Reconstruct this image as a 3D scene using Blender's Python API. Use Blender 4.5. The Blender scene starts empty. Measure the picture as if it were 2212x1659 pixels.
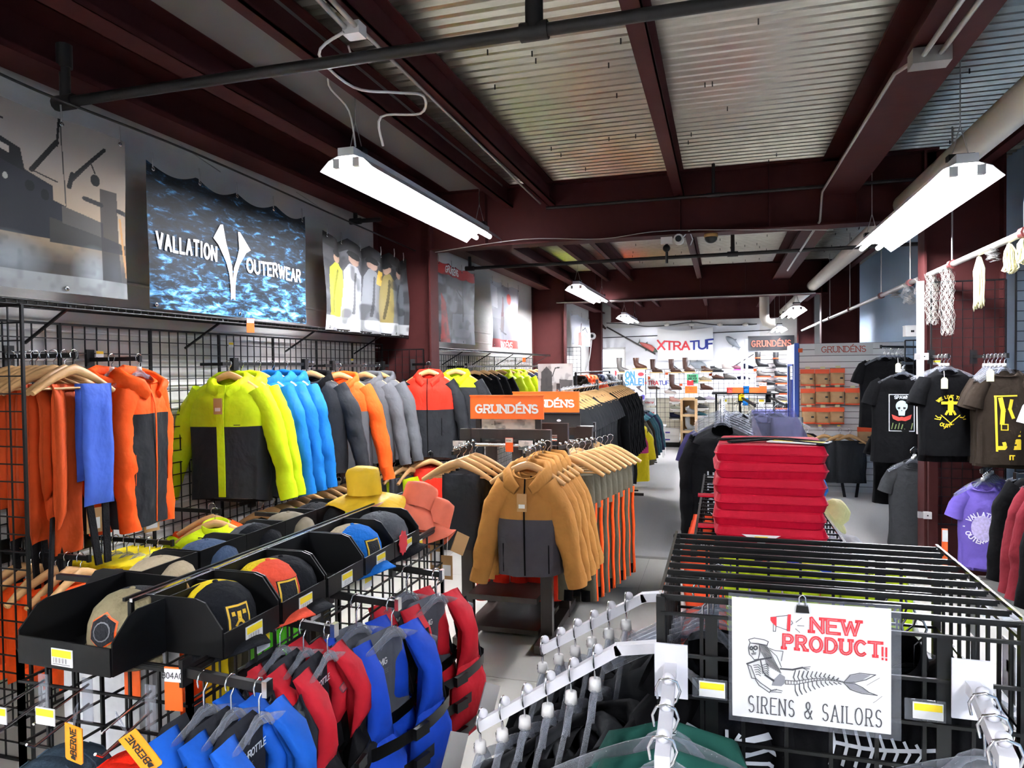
import bpy, math, random
import numpy as np
from mathutils import Matrix, Vector
sc = bpy.context.scene
COL = sc.collection
PI = math.pi
rnd = random.Random(7)

# ------------------------------------------------------------------ camera
FPX, CXP, CYP = 1530.0, 1106.0, 829.5          # focal length and centre in pixels of the 2212 x 1659 frame
YAW, PITCH, ROLL, EYE = math.radians(16.5), math.radians(-1.27), math.radians(.7), 1.75
FWD = Vector((-math.sin(YAW)*math.cos(PITCH), math.cos(YAW)*math.cos(PITCH), math.sin(PITCH)))
_r = Vector((math.cos(YAW), math.sin(YAW), 0)); _u = _r.cross(FWD)
RGT = _r*math.cos(ROLL) - _u*math.sin(ROLL)
UPV = _r*math.sin(ROLL) + _u*math.cos(ROLL)
cam_d = bpy.data.cameras.new('camera'); cam = bpy.data.objects.new('camera', cam_d); COL.objects.link(cam)
cam.matrix_world = Matrix(((RGT.x, UPV.x, -FWD.x, 0), (RGT.y, UPV.y, -FWD.y, 0), (RGT.z, UPV.z, -FWD.z, EYE), (0, 0, 0, 1)))
cam_d.sensor_width = 36; cam_d.lens = FPX/2212*36; cam_d.clip_start = .05; cam_d.clip_end = 200
sc.camera = cam

# ------------------------------------------------------------------ world and exposure
world = bpy.data.worlds.new('sky'); sc.world = world; world.use_nodes = True
_bg = world.node_tree.nodes['Background']
_sky = world.node_tree.nodes.new('ShaderNodeTexSky'); _sky.sky_type = 'HOSEK_WILKIE'; _sky.turbidity = 6
_sky.sun_direction = (0.3, -.6, .55)
world.node_tree.links.new(_sky.outputs[0], _bg.inputs[0]); _bg.inputs[1].default_value = 14.0
sc.view_settings.view_transform = 'Standard'; sc.view_settings.look = 'None'
sc.view_settings.gamma = 1; sc.view_settings.use_curve_mapping = False
sc.view_settings.exposure = 1.38
TUBE_POWER = 62.0
sc.cycles.use_denoising = True
sc.cycles.max_bounces = 7; sc.cycles.transparent_max_bounces = 12
sc.cycles.sample_clamp_indirect = 20.0
sc.cycles.caustics_reflective = False; sc.cycles.caustics_refractive = False

def at(px, py, x=None, y=None, z=None):
    """The point of the room seen at a pixel of the photograph, on the plane x=, y= or z=."""
    v = FWD + RGT*((px-CXP)/FPX) + UPV*((CYP-py)/FPX)
    t = x/v.x if x is not None else y/v.y if y is not None else (z-EYE)/v.z
    return Vector((v.x*t, v.y*t, EYE+v.z*t))

# ------------------------------------------------------------------ materials
def lin(h):
    h = h.lstrip('#'); c = [int(h[i:i+2], 16)/255 for i in (0, 2, 4)]
    return tuple(x/12.92 if x <= .04045 else ((x+.055)/1.055)**2.4 for x in c)
MATS = {}
def mat(name, hexc, rough=.6, metal=0., bump=0., scale=60., var=0., spec=.5, alpha=1., trans=0., emit=0., vcol=False, sheen=0., stretch=None):
    if name in MATS: return MATS[name]
    m = bpy.data.materials.new(name); m.use_nodes = True; MATS[name] = m
    nt = m.node_tree; b = nt.nodes['Principled BSDF']; c = lin(hexc) + (1,)
    b.inputs['Base Color'].default_value = c; b.inputs['Roughness'].default_value = rough
    b.inputs['Metallic'].default_value = metal; b.inputs['Specular IOR Level'].default_value = spec
    b.inputs['Alpha'].default_value = alpha; b.inputs['Transmission Weight'].default_value = trans
    if sheen: b.inputs['Sheen Weight'].default_value = sheen
    if emit:
        b.inputs['Emission Color'].default_value = c; b.inputs['Emission Strength'].default_value = emit
    if vcol:
        a = nt.nodes.new('ShaderNodeAttribute'); a.attribute_name = 'ink'
        nt.links.new(a.outputs['Color'], b.inputs['Base Color'])
    if bump or var:
        tc = nt.nodes.new('ShaderNodeTexCoord'); n = nt.nodes.new('ShaderNodeTexNoise')
        n.inputs['Scale'].default_value = scale; n.inputs['Detail'].default_value = 4
        src = tc.outputs['Object']
        if stretch:
            mp = nt.nodes.new('ShaderNodeMapping'); mp.inputs['Scale'].default_value = stretch
            nt.links.new(src, mp.inputs[0]); src = mp.outputs[0]
        nt.links.new(src, n.inputs['Vector'])
        if bump:
            bp = nt.nodes.new('ShaderNodeBump'); bp.inputs['Strength'].default_value = bump; bp.inputs['Distance'].default_value = .01
            nt.links.new(n.outputs['Fac'], bp.inputs['Height']); nt.links.new(bp.outputs[0], b.inputs['Normal'])
        if var and not vcol:
            mx = nt.nodes.new('ShaderNodeMix'); mx.data_type = 'RGBA'
            mx.inputs[6].default_value = tuple(v*(1-var) for v in c[:3])+(1,); mx.inputs[7].default_value = tuple(min(1, v*(1+var)) for v in c[:3])+(1,)
            nt.links.new(n.outputs['Fac'], mx.inputs[0]); nt.links.new(mx.outputs[2], b.inputs['Base Color'])
    return m
def clear_plastic(name, hexc, haze=.25, rough=.08, edge=.42):
    if name in MATS: return MATS[name]
    m = bpy.data.materials.new(name); m.use_nodes = True; MATS[name] = m; nt = m.node_tree; nt.nodes.clear()
    o = nt.nodes.new('ShaderNodeOutputMaterial'); t = nt.nodes.new('ShaderNodeBsdfTransparent'); t.inputs[0].default_value = lin(hexc)+(1,)
    p = nt.nodes.new('ShaderNodeBsdfPrincipled'); p.inputs['Base Color'].default_value = lin(hexc)+(1,); p.inputs['Roughness'].default_value = rough
    lw = nt.nodes.new('ShaderNodeLayerWeight'); lw.inputs[0].default_value = .35
    mr = nt.nodes.new('ShaderNodeMapRange'); mr.inputs[3].default_value = haze; mr.inputs[4].default_value = min(1, haze+edge)
    mx = nt.nodes.new('ShaderNodeMixShader')
    nt.links.new(lw.outputs['Facing'], mr.inputs[0]); nt.links.new(mr.outputs[0], mx.inputs[0])
    nt.links.new(t.outputs[0], mx.inputs[1]); nt.links.new(p.outputs[0], mx.inputs[2]); nt.links.new(mx.outputs[0], o.inputs[0])
    return m
def cloth(name, hexc, rough=.75, bump=.25, scale=25.):
    new = name not in MATS; m = mat(name, hexc, rough, bump=bump, scale=scale, var=.10, spec=.12)
    if new:                                              # crumpled folds under the weave
        nt = m.node_tree; b = nt.nodes['Principled BSDF']; bp = [n for n in nt.nodes if n.type == 'BUMP'][0]; tc = [n for n in nt.nodes if n.type == 'TEX_COORD'][0]
        mp = nt.nodes.new('ShaderNodeMapping'); mp.inputs['Scale'].default_value = (1, 1, .7); n2 = nt.nodes.new('ShaderNodeTexNoise'); n2.inputs['Scale'].default_value = 8; n2.inputs['Detail'].default_value = 3; n2.inputs['Distortion'].default_value = .3
        b2 = nt.nodes.new('ShaderNodeBump'); b2.inputs['Strength'].default_value = .55; b2.inputs['Distance'].default_value = .035
        L = nt.links.new; L(tc.outputs['Object'], mp.inputs[0]); L(mp.outputs[0], n2.inputs['Vector']); L(n2.outputs['Fac'], b2.inputs['Height']); L(b2.outputs[0], bp.inputs['Normal'])
    return m

# ------------------------------------------------------------------ mesh builder
class MB:
    def __init__(s): s.v = []; s.f = []; s.sm = []
    def add(s, vs, fs, smooth=False):
        o = len(s.v); s.v += [tuple(p) for p in vs]; s.f += [tuple(i+o for i in f) for f in fs]; s.sm += [smooth]*len(fs); return s
    def box(s, c, d, rz=0, M=None):
        x, y, z = d[0]/2, d[1]/2, d[2]/2
        P = [Vector((a*x, b*y, e*z)) for a in (-1, 1) for b in (-1, 1) for e in (-1, 1)]
        R = M if M is not None else Matrix.Rotation(rz, 3, 'Z')
        C = Vector(c)
        return s.add([C + R @ p for p in P], [(0, 1, 3, 2), (4, 6, 7, 5), (0, 4, 5, 1), (2, 3, 7, 6), (0, 2, 6, 4), (1, 5, 7, 3)])
    def bx(s, a, b):
        return s.box([(a[i]+b[i])/2 for i in range(3)], [abs(b[i]-a[i]) for i in range(3)])
    def loft(s, rings, cap=True, smooth=True, closed=True):
        n = len(rings[0]); vs = [p for r in rings for p in r]; fs = []
        for k in range(len(rings)-1):
            for i in range(n if closed else n-1):
                j = (i+1) % n; fs.append((k*n+i, k*n+j, (k+1)*n+j, (k+1)*n+i))
        s.add(vs, fs, smooth)
        if cap and closed:
            s.add(rings[0], [tuple(range(n-1, -1, -1))]); s.add(rings[-1], [tuple(range(n))])
        return s
    def tube(s, path, r, n=8, ry=None, cap=True, smooth=True, closed=False, up=(0, 0, 1)):
        P = [Vector(p) for p in path]; m = len(P)
        rr = r if isinstance(r, (list, tuple)) else [r]*m
        ryy = rr if ry is None else (ry if isinstance(ry, (list, tuple)) else [ry]*m)
        rings = []; prev = None
        for i in range(m):
            a = P[i-1] if i or closed else P[0]; b = P[(i+1) % m] if i < m-1 or closed else P[-1]
            t = (b-a); t = t.normalized() if t.length > 1e-9 else Vector((0, 0, 1))
            if prev is None:
                u = Vector(up); u = u - t*u.dot(t)
                if u.length < .05: u = Vector((0, 1, 0)) - t*t.y
                if u.length < .05: u = Vector((1, 0, 0)) - t*t.x
            else: u = prev - t*prev.dot(t)
            u.normalize(); prev = u; w = t.cross(u)
            rings.append([P[i] + w*math.cos(2*PI*k/n)*rr[i] + u*math.sin(2*PI*k/n)*ryy[i] for k in range(n)])
        if closed:
            rings.append(rings[0]); return s.loft(rings, False, smooth)
        return s.loft(rings, cap, smooth)
    def bar(s, a, b, w, h=None, up=(0, 0, 1)):
        a, b = Vector(a), Vector(b); t = (b-a).normalized(); u = Vector(up); u = u - t*u.dot(t)
        if u.length < 1e-4: u = Vector((0, 1, 0)) - t*t.y
        u.normalize(); q = t.cross(u); h = w if h is None else h
        P = [e + q*i*w/2 + u*j*h/2 for e in (a, b) for i in (-1, 1) for j in (-1, 1)]
        return s.add(P, [(0, 1, 3, 2), (4, 6, 7, 5), (0, 4, 5, 1), (2, 3, 7, 6), (0, 2, 6, 4), (1, 5, 7, 3)])
    def lathe(s, prof, n=20, c=(0, 0, 0), a0=0, a1=2*PI, cap=False, smooth=True, wob=None):
        full = abs(a1-a0-2*PI) < 1e-6; m = n if full else n+1; rings = []
        for r, z in prof:
            ring = []
            for k in range(m):
                a = a0+(a1-a0)*k/n; q = r*(1+(wob(a, z) if wob else 0)); ring.append((c[0]+q*math.cos(a), c[1]+q*math.sin(a), c[2]+z))
            rings.append(ring)
        return s.loft(rings, cap and full, smooth, closed=full)
    def prism(s, poly, M=None, th=.01):
        """outline in local XY extruded by th along local +Z, through matrix M"""
        M = M or Matrix(); n = len(poly)
        a = [M @ Vector((x, y, 0)) for x, y in poly]; b = [M @ Vector((x, y, th)) for x, y in poly]
        return s.add(a+b, [tuple(range(n-1, -1, -1)), tuple(range(n, 2*n))] + [(i, (i+1) % n, n+(i+1) % n, n+i) for i in range(n)])
    def grid(s, fn, nu, nv, smooth=True, th=0):
        vs = [fn(i/nu, j/nv) for j in range(nv+1) for i in range(nu+1)]
        fs = [(j*(nu+1)+i, j*(nu+1)+i+1, (j+1)*(nu+1)+i+1, (j+1)*(nu+1)+i) for j in range(nv) for i in range(nu)]
        return s.add(vs, fs, smooth)
    def ball(s, c, r, n=10, m=7, sq=(1, 1, 1)):
        rings = []
        for j in range(m+1):
            p = PI*j/m; q = max(math.sin(p), 1e-3)
            rings.append([(c[0]+r*sq[0]*q*math.cos(2*PI*i/n), c[1]+r*sq[1]*q*math.sin(2*PI*i/n), c[2]+r*sq[2]*math.cos(p)) for i in range(n)])
        return s.loft(rings, False, True)
    def pillow(s, rows, th, n=8, yf=None, pw=3.):
        """puffy slab in XZ: rows of (z, x0, x1); thickness th along y, edges pinched; yf(x,z) shifts it"""
        m = len(rows)-1; F = []; B = []
        for k, (z, x0, x1) in enumerate(rows):
            v = 2*k/m-1; fr = []; br = []
            for i in range(n+1):
                u = 2*i/n-1; x = x0+(x1-x0)*i/n
                e = max(0., (1-abs(u)**pw)*(1-abs(v)**(pw*2)))**.5*th/2
                y = yf(x, z) if yf else 0
                fr.append((x, y-e, z)); br.append((x, y+e, z))
            F.append(fr); B.append(br)
        return s.loft([f+b[::-1] for f, b in zip(F, B)], False, True)
    def mesh(s, name):
        me = bpy.data.meshes.new(name); me.from_pydata(s.v, [], s.f); me.polygons.foreach_set('use_smooth', s.sm); me.update(); return me

from mathutils import noise as _ns
def crumple(mb, amp=.008, f=9., seed=0, zs=.55):
    """push the cloth in and out in soft irregular creases"""
    o = Vector((seed*3.7, seed*1.3, seed*2.9)); out = []
    for p in mb.v:
        q = Vector((p[0]*f, p[1]*f, p[2]*f*zs))+o; n = _ns.noise_vector(q); k = _ns.noise(q*2.3+Vector((5, 5, 5)))
        out.append((p[0]+amp*(n.x+.35*k), p[1]+amp*1.2*(n.y+.6*k), p[2]+amp*.5*n.z))
    mb.v = out; return mb
def spline(P, k=5):
    """a smooth curve through the points"""
    P = [Vector(p) for p in P]; out = []
    for i in range(len(P)-1):
        a, b, c, d = P[max(0, i-1)], P[i], P[i+1], P[min(len(P)-1, i+2)]
        for j in range(k):
            t = j/k; out.append(.5*(2*b+(c-a)*t+(2*a-5*b+4*c-d)*t*t+(3*b-a-3*c+d)*t**3))
    return out+[P[-1]]
def part(name, mb, m, parent=None, stuff=False, label=None):
    me = mb if isinstance(mb, bpy.types.Mesh) else mb.mesh(name)
    if m is not None and not me.materials: me.materials.append(m)
    o = bpy.data.objects.new(name, me); COL.objects.link(o)
    if parent is not None: o.parent = parent
    if stuff: o['kind'] = 'stuff'
    if label: o['label'] = label
    return o
def thing(name, label, cat, loc=(0, 0, 0), rz=0, group=None):
    o = bpy.data.objects.new(name, None); COL.objects.link(o); o.empty_display_size = .05
    o.location = loc; o.rotation_euler = (0, 0, rz); o['label'] = label; o['category'] = cat
    if group: o['group'] = group
    return o
def tag(o, label, cat, group=None):
    o['label'] = label; o['category'] = cat
    if group: o['group'] = group
    return o
def struct(name, mb, m, parent=None):
    o = part(name, mb, m, parent)
    if parent is None: o['kind'] = 'structure'
    return o
def kids(o): return KID.get(o.name, None) or [c for c in bpy.data.objects if c.parent == o]
KID = {}
def dup(root, loc, rz=0, label=None, group=None):
    if root.name not in KID: KID[root.name] = [c for c in COL.objects if c.parent == root]
    r = root.copy(); COL.objects.link(r); r.location = loc; r.rotation_euler = (0, 0, rz)
    if label: r['label'] = label
    if group: r['group'] = group
    new = []
    for ch in KID[root.name]:
        c = ch.copy(); COL.objects.link(c); c.parent = r; new.append(c)
        if ch.name not in KID: KID[ch.name] = [g for g in COL.objects if g.parent == ch]
        for g in KID[ch.name]:
            d = g.copy(); COL.objects.link(d); d.parent = c
    KID[r.name] = new
    return r
ORD = ['first', 'second', 'third', 'fourth', 'fifth', 'sixth', 'seventh', 'eighth', 'ninth', 'tenth', 'eleventh', 'twelfth', 'thirteenth', 'fourteenth', 'fifteenth', 'sixteenth']

# ------------------------------------------------------------------ stroke lettering
def _arc(cx, cy, rx, ry, a0, a1, n=9):
    return [(cx+rx*math.cos(math.radians(a0+(a1-a0)*i/n)), cy+ry*math.sin(math.radians(a0+(a1-a0)*i/n))) for i in range(n+1)]
GL = {
 'A': (.72, [[(0, 0), (.36, 1), (.72, 0)], [(.14, .36), (.58, .36)]]),
 'B': (.62, [[(0, 0), (0, 1), (.34, 1)] + _arc(.34, .76, .24, .24, 90, -90) + [(0, .52)], [(.34, .52)] + _arc(.36, .26, .26, .26, 90, -90) + [(0, 0)]]),
 'C': (.68, [_arc(.36, .5, .36, .5, 48, 312, 14)]),
 'D': (.68, [[(0, 0), (0, 1), (.24, 1)] + _arc(.24, .5, .44, .5, 90, -90, 12) + [(0, 0)]]),
 'E': (.56, [[(.56, 1), (0, 1), (0, 0), (.56, 0)], [(0, .52), (.46, .52)]]),
 'F': (.54, [[(.54, 1), (0, 1), (0, 0)], [(0, .52), (.44, .52)]]),
 'G': (.72, [_arc(.36, .5, .36, .5, 48, 330, 14) + [(.70, .45), (.42, .45)]]),
 'H': (.66, [[(0, 0), (0, 1)], [(.66, 0), (.66, 1)], [(0, .52), (.66, .52)]]),
 'I': (.12, [[(.06, 0), (.06, 1)]]),
 'J': (.5, [[(.5, 1), (.5, .25)] + _arc(.25, .25, .25, .25, 0, -180)]),
 'K': (.64, [[(0, 0), (0, 1)], [(.62, 1), (0, .42)], [(.2, .6), (.64, 0)]]),
 'L': (.52, [[(0, 1), (0, 0), (.52, 0)]]),
 'M': (.82, [[(0, 0), (0, 1), (.41, .3), (.82, 1), (.82, 0)]]),
 'N': (.68, [[(0, 0), (0, 1), (.68, 0), (.68, 1)]]),
 'O': (.76, [_arc(.38, .5, .38, .5, 90, 450, 18)]),
 'P': (.6, [[(0, 0), (0, 1), (.34, 1)] + _arc(.34, .73, .26, .27, 90, -90) + [(0, .46)]]),
 'Q': (.76, [_arc(.38, .5, .38, .5, 90, 450, 18), [(.5, .2), (.76, -.05)]]),
 'R': (.64, [[(0, 0), (0, 1), (.34, 1)] + _arc(.34, .74, .26, .26, 90, -90) + [(0, .48)], [(.32, .48), (.64, 0)]]),
 'S': (.58, [_arc(.29, .74, .27, .26, 40, 270, 10) + _arc(.29, .25, .29, .25, 80, -150, 10)]),
 'T': (.66, [[(0, 1), (.66, 1)], [(.33, 1), (.33, 0)]]),
 'U': (.68, [[(0, 1), (0, .34)] + _arc(.34, .34, .34, .34, 180, 360, 10) + [(.68, 1)]]),
 'V': (.7, [[(0, 1), (.35, 0), (.7, 1)]]),
 'W': (1.0, [[(0, 1), (.25, 0), (.5, .9), (.75, 0), (1, 1)]]),
 'X': (.68, [[(0, 0), (.68, 1)], [(0, 1), (.68, 0)]]),
 'Y': (.68, [[(0, 1), (.34, .45), (.68, 1)], [(.34, .45), (.34, 0)]]),
 'Z': (.6, [[(0, 1), (.6, 1), (0, 0), (.6, 0)]]),
 '0': (.56, [_arc(.28, .5, .28, .5, 90, 450, 16)]),
 '1': (.3, [[(0, .8), (.2, 1), (.2, 0)]]),
 '3': (.56, [_arc(.26, .75, .26, .25, 150, -90, 9) + _arc(.26, .25, .3, .25, 90, -150, 9)]),
 '4': (.6, [[(.45, 0), (.45, 1), (0, .3), (.6, .3)]]),
 '6': (.56, [_arc(.28, .3, .28, .3, 90, 450, 14), [(.02, .36), (.1, .75), (.4, 1)]]),
 '8': (.56, [_arc(.28, .75, .22, .25, 90, 450, 12), _arc(.28, .26, .28, .26, 90, 450, 12)]),
 '9': (.56, [_arc(.28, .7, .28, .3, 90, 450, 14), [(.54, .64), (.46, .25), (.16, 0)]]),
 '&': (.8, [[(.8, .0), (.2, .68)] + _arc(.38, .8, .2, .2, 200, -20, 8) + [(.5, .6), (.1, .38)] + _arc(.3, .24, .28, .24, 150, 330, 8) + [(.78, .5)]]),
 '!': (.1, [[(.05, .3), (.05, 1)], [(.05, 0), (.05, .08)]]),
 '.': (.1, [[(.05, 0), (.05, .06)]]), '$': (.58, [_arc(.29, .74, .27, .26, 40, 270, 10) + _arc(.29, .25, .29, .25, 80, -150, 10), [(.29, -.1), (.29, 1.1)]]),
 "'": (.1, [[(.05, .8), (.05, 1)]]), '-': (.4, [[(0, .5), (.4, .5)]]), ' ': (.4, []),
}
GL['É'] = (.56, GL['E'][1] + [[(.22, 1.16), (.42, 1.34)]])
def text_strokes(txt, h, gap=.22, serif=0., wide=1.):
    """strokes in a line starting at x=0, and the line's width"""
    x = 0; out = []
    for ch in txt:
        w, st = GL.get(ch, GL[' '])
        for s in st:
            out.append([(x+p[0]*h*wide, p[1]*h) for p in s])
            if serif and ch not in 'OQ&!0. ':
                for e in (s[0], s[-1]):
                    if e[1] in (0, 1) and not (ch in 'CGSJ'):
                        out.append([(x+(e[0]-serif)*h*wide, e[1]*h), (x+(e[0]+serif)*h*wide, e[1]*h)])
        x += (w*wide+gap)*h
    return out, x-gap*h
def ribbon(mb, pts, t, fn, maxseg=.05):
    """a stroke of width t laid on a surface fn(x, y)->point"""
    for (x0, y0), (x1, y1) in zip(pts, pts[1:]):
        d = math.hypot(x1-x0, y1-y0)
        if d < 1e-7: continue
        ux, uy = (x1-x0)/d, (y1-y0)/d; e = t*.42
        x0e, y0e, L = x0-ux*e, y0-uy*e, d+2*e; k = max(1, math.ceil(L/maxseg)); nx, ny = -uy*t/2, ux*t/2
        vs = []
        for i in range(k+1):
            a, b = x0e+ux*L*i/k, y0e+uy*L*i/k
            vs += [fn(a-nx, b-ny), fn(a+nx, b+ny)]
        V3 = [Vector(p) for p in vs]; n = (V3[1]-V3[0]).cross(V3[2]-V3[0])   # overlapping strokes lie a hair apart
        mb.rib = getattr(mb, 'rib', 0)+1
        if n.length > 1e-14: n.normalize(); vs = [p+n*(8e-5*(mb.rib % 9)) for p in V3]
        mb.add(vs, [(2*i, 2*i+2, 2*i+3, 2*i+1) for i in range(k)])
def letters(mb, txt, h, t, fn, cx=0, cy=0, gap=.22, serif=0., wide=1., arc=None, ang=0, align=.5, maxseg=.05):
    st, w = text_strokes(txt, h, gap, serif, wide); ca, sa = math.cos(ang), math.sin(ang)
    for s in st:
        q = []
        for x, y in s:
            x -= w*align; y -= h/2
            if arc:                                  # set on a circle of radius arc (negative: along the bottom)
                a = x/abs(arc); r = abs(arc)+(y if arc > 0 else -y)
                x, y = (r*math.sin(a), r*math.cos(a)) if arc > 0 else (r*math.sin(a), -r*math.cos(a))
            q.append((cx+x*ca-y*sa, cy+x*sa+y*ca))
        ribbon(mb, q, t, fn, maxseg)
def fit(mb, txt, h, W, t, fn, cx=0, cy=0, gap=.22, serif=0., maxseg=.05, ang=0, align=.5):
    """letters squeezed or stretched to the width W"""
    gl = sum(GL.get(c, GL[' '])[0] for c in txt)*h; g = gap*h*(len(txt)-1); letters(mb, txt, h, t, fn, cx, cy, gap, serif, max(.3, (W-g)/gl), ang=ang, align=align, maxseg=maxseg)
def plane_fn(o, u, v, off=.0):
    o, u, v = Vector(o), Vector(u).normalized(), Vector(v).normalized(); n = u.cross(v)
    return lambda x, y: o + u*x + v*y + n*off
def poly_on(mb, pts, fn): mb.add([fn(x, y) for x, y in pts], [tuple(range(len(pts)))])

# ------------------------------------------------------------------ printed pictures (flat print as point colours on a fine sheet)
def inpoly(U, V, P):
    m = np.zeros(U.shape, bool); n = len(P)
    for i in range(n):
        x0, y0 = P[i]; x1, y1 = P[(i+1) % n]
        if y0 == y1: continue
        c = ((y0 > V) != (y1 > V)) & (U < (x1-x0)*(V-y0)/(y1-y0)+x0); m ^= c
    return m
class Paint:
    def __init__(s, nu, nv, base):
        s.U, s.V = np.meshgrid(np.linspace(0, 1, nu+1), np.linspace(0, 1, nv+1)); s.C = np.zeros(s.U.shape+(3,)); s.C[:] = lin(base); s.r = np.random.RandomState(5)
    def mix(s, a, h): a = np.clip(a, 0, 1)[..., None]; s.C = s.C*(1-a)+np.array(lin(h))*a; return s
    def poly(s, P, h, a=1.): return s.mix(inpoly(s.U, s.V, P)*a, h)
    def ell(s, cx, cy, rx, ry, h, a=1., soft=0.):
        d = np.hypot((s.U-cx)/rx, (s.V-cy)/ry); return s.mix((d < 1)*a if not soft else np.clip((1-d)/soft, 0, 1)*a, h)
    def line(s, x0, y0, x1, y1, w, h, a=1.):
        dx, dy = x1-x0, y1-y0; t = np.clip(((s.U-x0)*dx+(s.V-y0)*dy)/(dx*dx+dy*dy), 0, 1)
        return s.mix((np.hypot(s.U-x0-t*dx, s.V-y0-t*dy) < w)*a, h)
    def grad(s, v0, v1, h, a=1.): return s.mix(np.clip((s.V-v0)/(v1-v0), 0, 1)*a, h)
    def noise(s, sx, sy, h, a, thr=.5, sharp=6.):
        g = s.r.rand(sy+2, sx+2); x = s.U*sx; y = s.V*sy; i = x.astype(int); j = y.astype(int); fx = x-i; fy = y-j
        fx = fx*fx*(3-2*fx); fy = fy*fy*(3-2*fy)
        n = g[j, i]*(1-fx)*(1-fy)+g[j, i+1]*fx*(1-fy)+g[j+1, i]*(1-fx)*fy+g[j+1, i+1]*fx*fy
        return s.mix(np.clip((n-thr)*sharp, 0, 1)*a, h)
def picture(name, paint, fn, m, parent=None):
    nv, nu = paint.U.shape
    mb = MB(); mb.grid(fn, nu-1, nv-1); o = part(name, mb, m, parent)
    at_ = o.data.color_attributes.new('ink', 'FLOAT_COLOR', 'POINT')
    buf = np.ones((nv*nu, 4)); buf[:, :3] = paint.C.reshape(-1, 3); at_.data.foreach_set('color', buf.ravel())
    return o
# ------------------------------------------------------------------ materials of the shell
m_wall = mat('white_vinyl', '#c9c6c0', .55, bump=.5, scale=5, var=.06, stretch=(1, 1, 3))
m_brown = mat('oxide_primer_steel', '#421a19', .7, bump=.15, scale=12, var=.15, spec=.2)
m_deck = mat('galvanised_deck', '#b9b5a8', .28, metal=.92, bump=.12, scale=9, var=.22, stretch=(1, 12, 1))
m_floor = mat('vinyl_tile', '#c2bfb6', .28, bump=.05, scale=3, var=.06)
m_joint = mat('tile_joint', '#8d8a82', .7)
m_carpet = mat('grey_carpet', '#d2cfcb', .95, bump=.9, scale=420, var=.30, spec=.1)
m_black = mat('black_metal', '#0b0b0b', .4, spec=.4)
m_pipe = mat('black_iron_pipe', '#1d1a19', .5, bump=.2, scale=40)
m_chrome = mat('chrome', '#d8d8da', .18, metal=1.)
m_steel = mat('zinc_conduit', '#b5b2ac', .4, metal=.8)
m_white = mat('white_paint', '#dcdad6', .4)
m_duct = mat('cream_pipe', '#cfc8ba', .5, bump=.1, scale=8, var=.05)
m_blue = mat('blue_paint', '#1f4fb4', .4)
m_bluewall = mat('blue_grey_wall', '#7f98b2', .6, bump=.3, scale=4, var=.08)
m_tube = mat('lamp_tube', '#f4f6ff', .5, emit=TUBE_POWER)
m_tube2 = mat('lamp_tube_boosted', '#f4f6ff', .5, emit=TUBE_POWER*1.7)  # same kind of tube, output raised to lift the dim slat wall
m_refl = mat('white_enamel', '#f0f0ee', .3)
m_wood = mat('beech', '#c79a63', .45, bump=.1, scale=30, var=.22, stretch=(1, 1, 9))
m_espresso = mat('espresso_wood', '#2b211d', .35, bump=.08, scale=20, var=.25, stretch=(6, 1, 1))
m_clear = clear_plastic('clear_plastic', '#e9ebf0', .05)
m_print = mat('print_gloss', '#ffffff', .62, vcol=True, spec=.2)
m_printm = mat('print_matt', '#ffffff', .75, vcol=True)
m_orange = mat('sign_orange', '#f26a1b', .45)
m_tagorange = mat('tag_orange', '#f4631a', .5)
m_yellowtag = mat('tag_yellow', '#f3d51f', .5)
m_paper = mat('paper', '#e6e5e1', .6)
m_kraft = mat('kraft_card', '#b48a58', .8)
m_ink = mat('black_ink', '#1c1c1e', .6)
m_red = mat('red_ink', '#cf2a33', .6)
m_navyink = mat('navy_ink', '#26338a', .6)
m_whiteink = mat('white_ink', '#f2f0ec', .6)
m_glass = clear_plastic('window_glass', '#f4f8ff', .04)

XL, XR, YF, YB, ZC = -3.38, 2.36, -6.0, 19.2, 3.5
# floor and its tiles
b = MB(); b.bx((XL-.1, YF, -.1), (XR+.1, 6.53, -.004)); floor = struct('floor', b, m_joint)
tw = .914; tme = None; k = 0
for i in range(7):
    for j in range(8):
        x0, y0 = XL+.0+i*tw, 6.525-(j+1)*tw; x1 = min(x0+tw, XR)
        if x1-x0 < tw-.01:
            b = MB(); b.bx((0, 0, -.005), (x1-x0-.004, tw-.004, 0)); o = part('tile', b, m_floor, floor)
        else:
            if tme is None: b = MB(); b.bx((0, 0, -.005), (tw-.004, tw-.004, 0)); tme = b.mesh('tile'); tme.materials.append(m_floor)
            o = part('tile', tme, None, floor)
        o.location = (x0, y0, 0)
b = MB(); b.bx((XL-.1, YF, -.004), (XR+.1, 6.525-8*tw, 0)); part('tile', b, m_floor, floor)
b = MB(); b.bx((XL-.1, 6.53, -.1), (XR+.1, YB+.1, .006)); struct('floor_carpet', b, m_carpet)['kind'] = 'structure'
b = MB(); b.loft([[(x, 6.50, 0), (x, 6.515, .009), (x, 6.545, .011), (x, 6.56, .006)] for x in (XL, XR)], True, False); struct('trim_1', b, m_steel)
# walls
b = MB(); b.bx((XL-.15, YF, -.1), (XL, YB+.1, 3.7)); wall_left = struct('wall_left', b, m_wall)
b = MB()                                              # ribbed white siding of the lower wall
for z in [i*.152 for i in range(1, 16)]: b.loft([[(XL, y, z-.009), (XL+.010, y, z-.004), (XL+.010, y, z+.004), (XL, y, z+.009)] for y in (1.2, 12.5)], True, False)
part('siding_rib', b, m_white, wall_left, True)
b = MB(); b.bx((XR, YF, -.1), (XR+.15, YB+.1, 3.7)); struct('wall_right', b, m_bluewall)
b = MB(); b.bx((XL-.1, YF-.15, -.1), (XR+.1, YF, 3.7)); struct('wall_front', b, m_wall)
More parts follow.
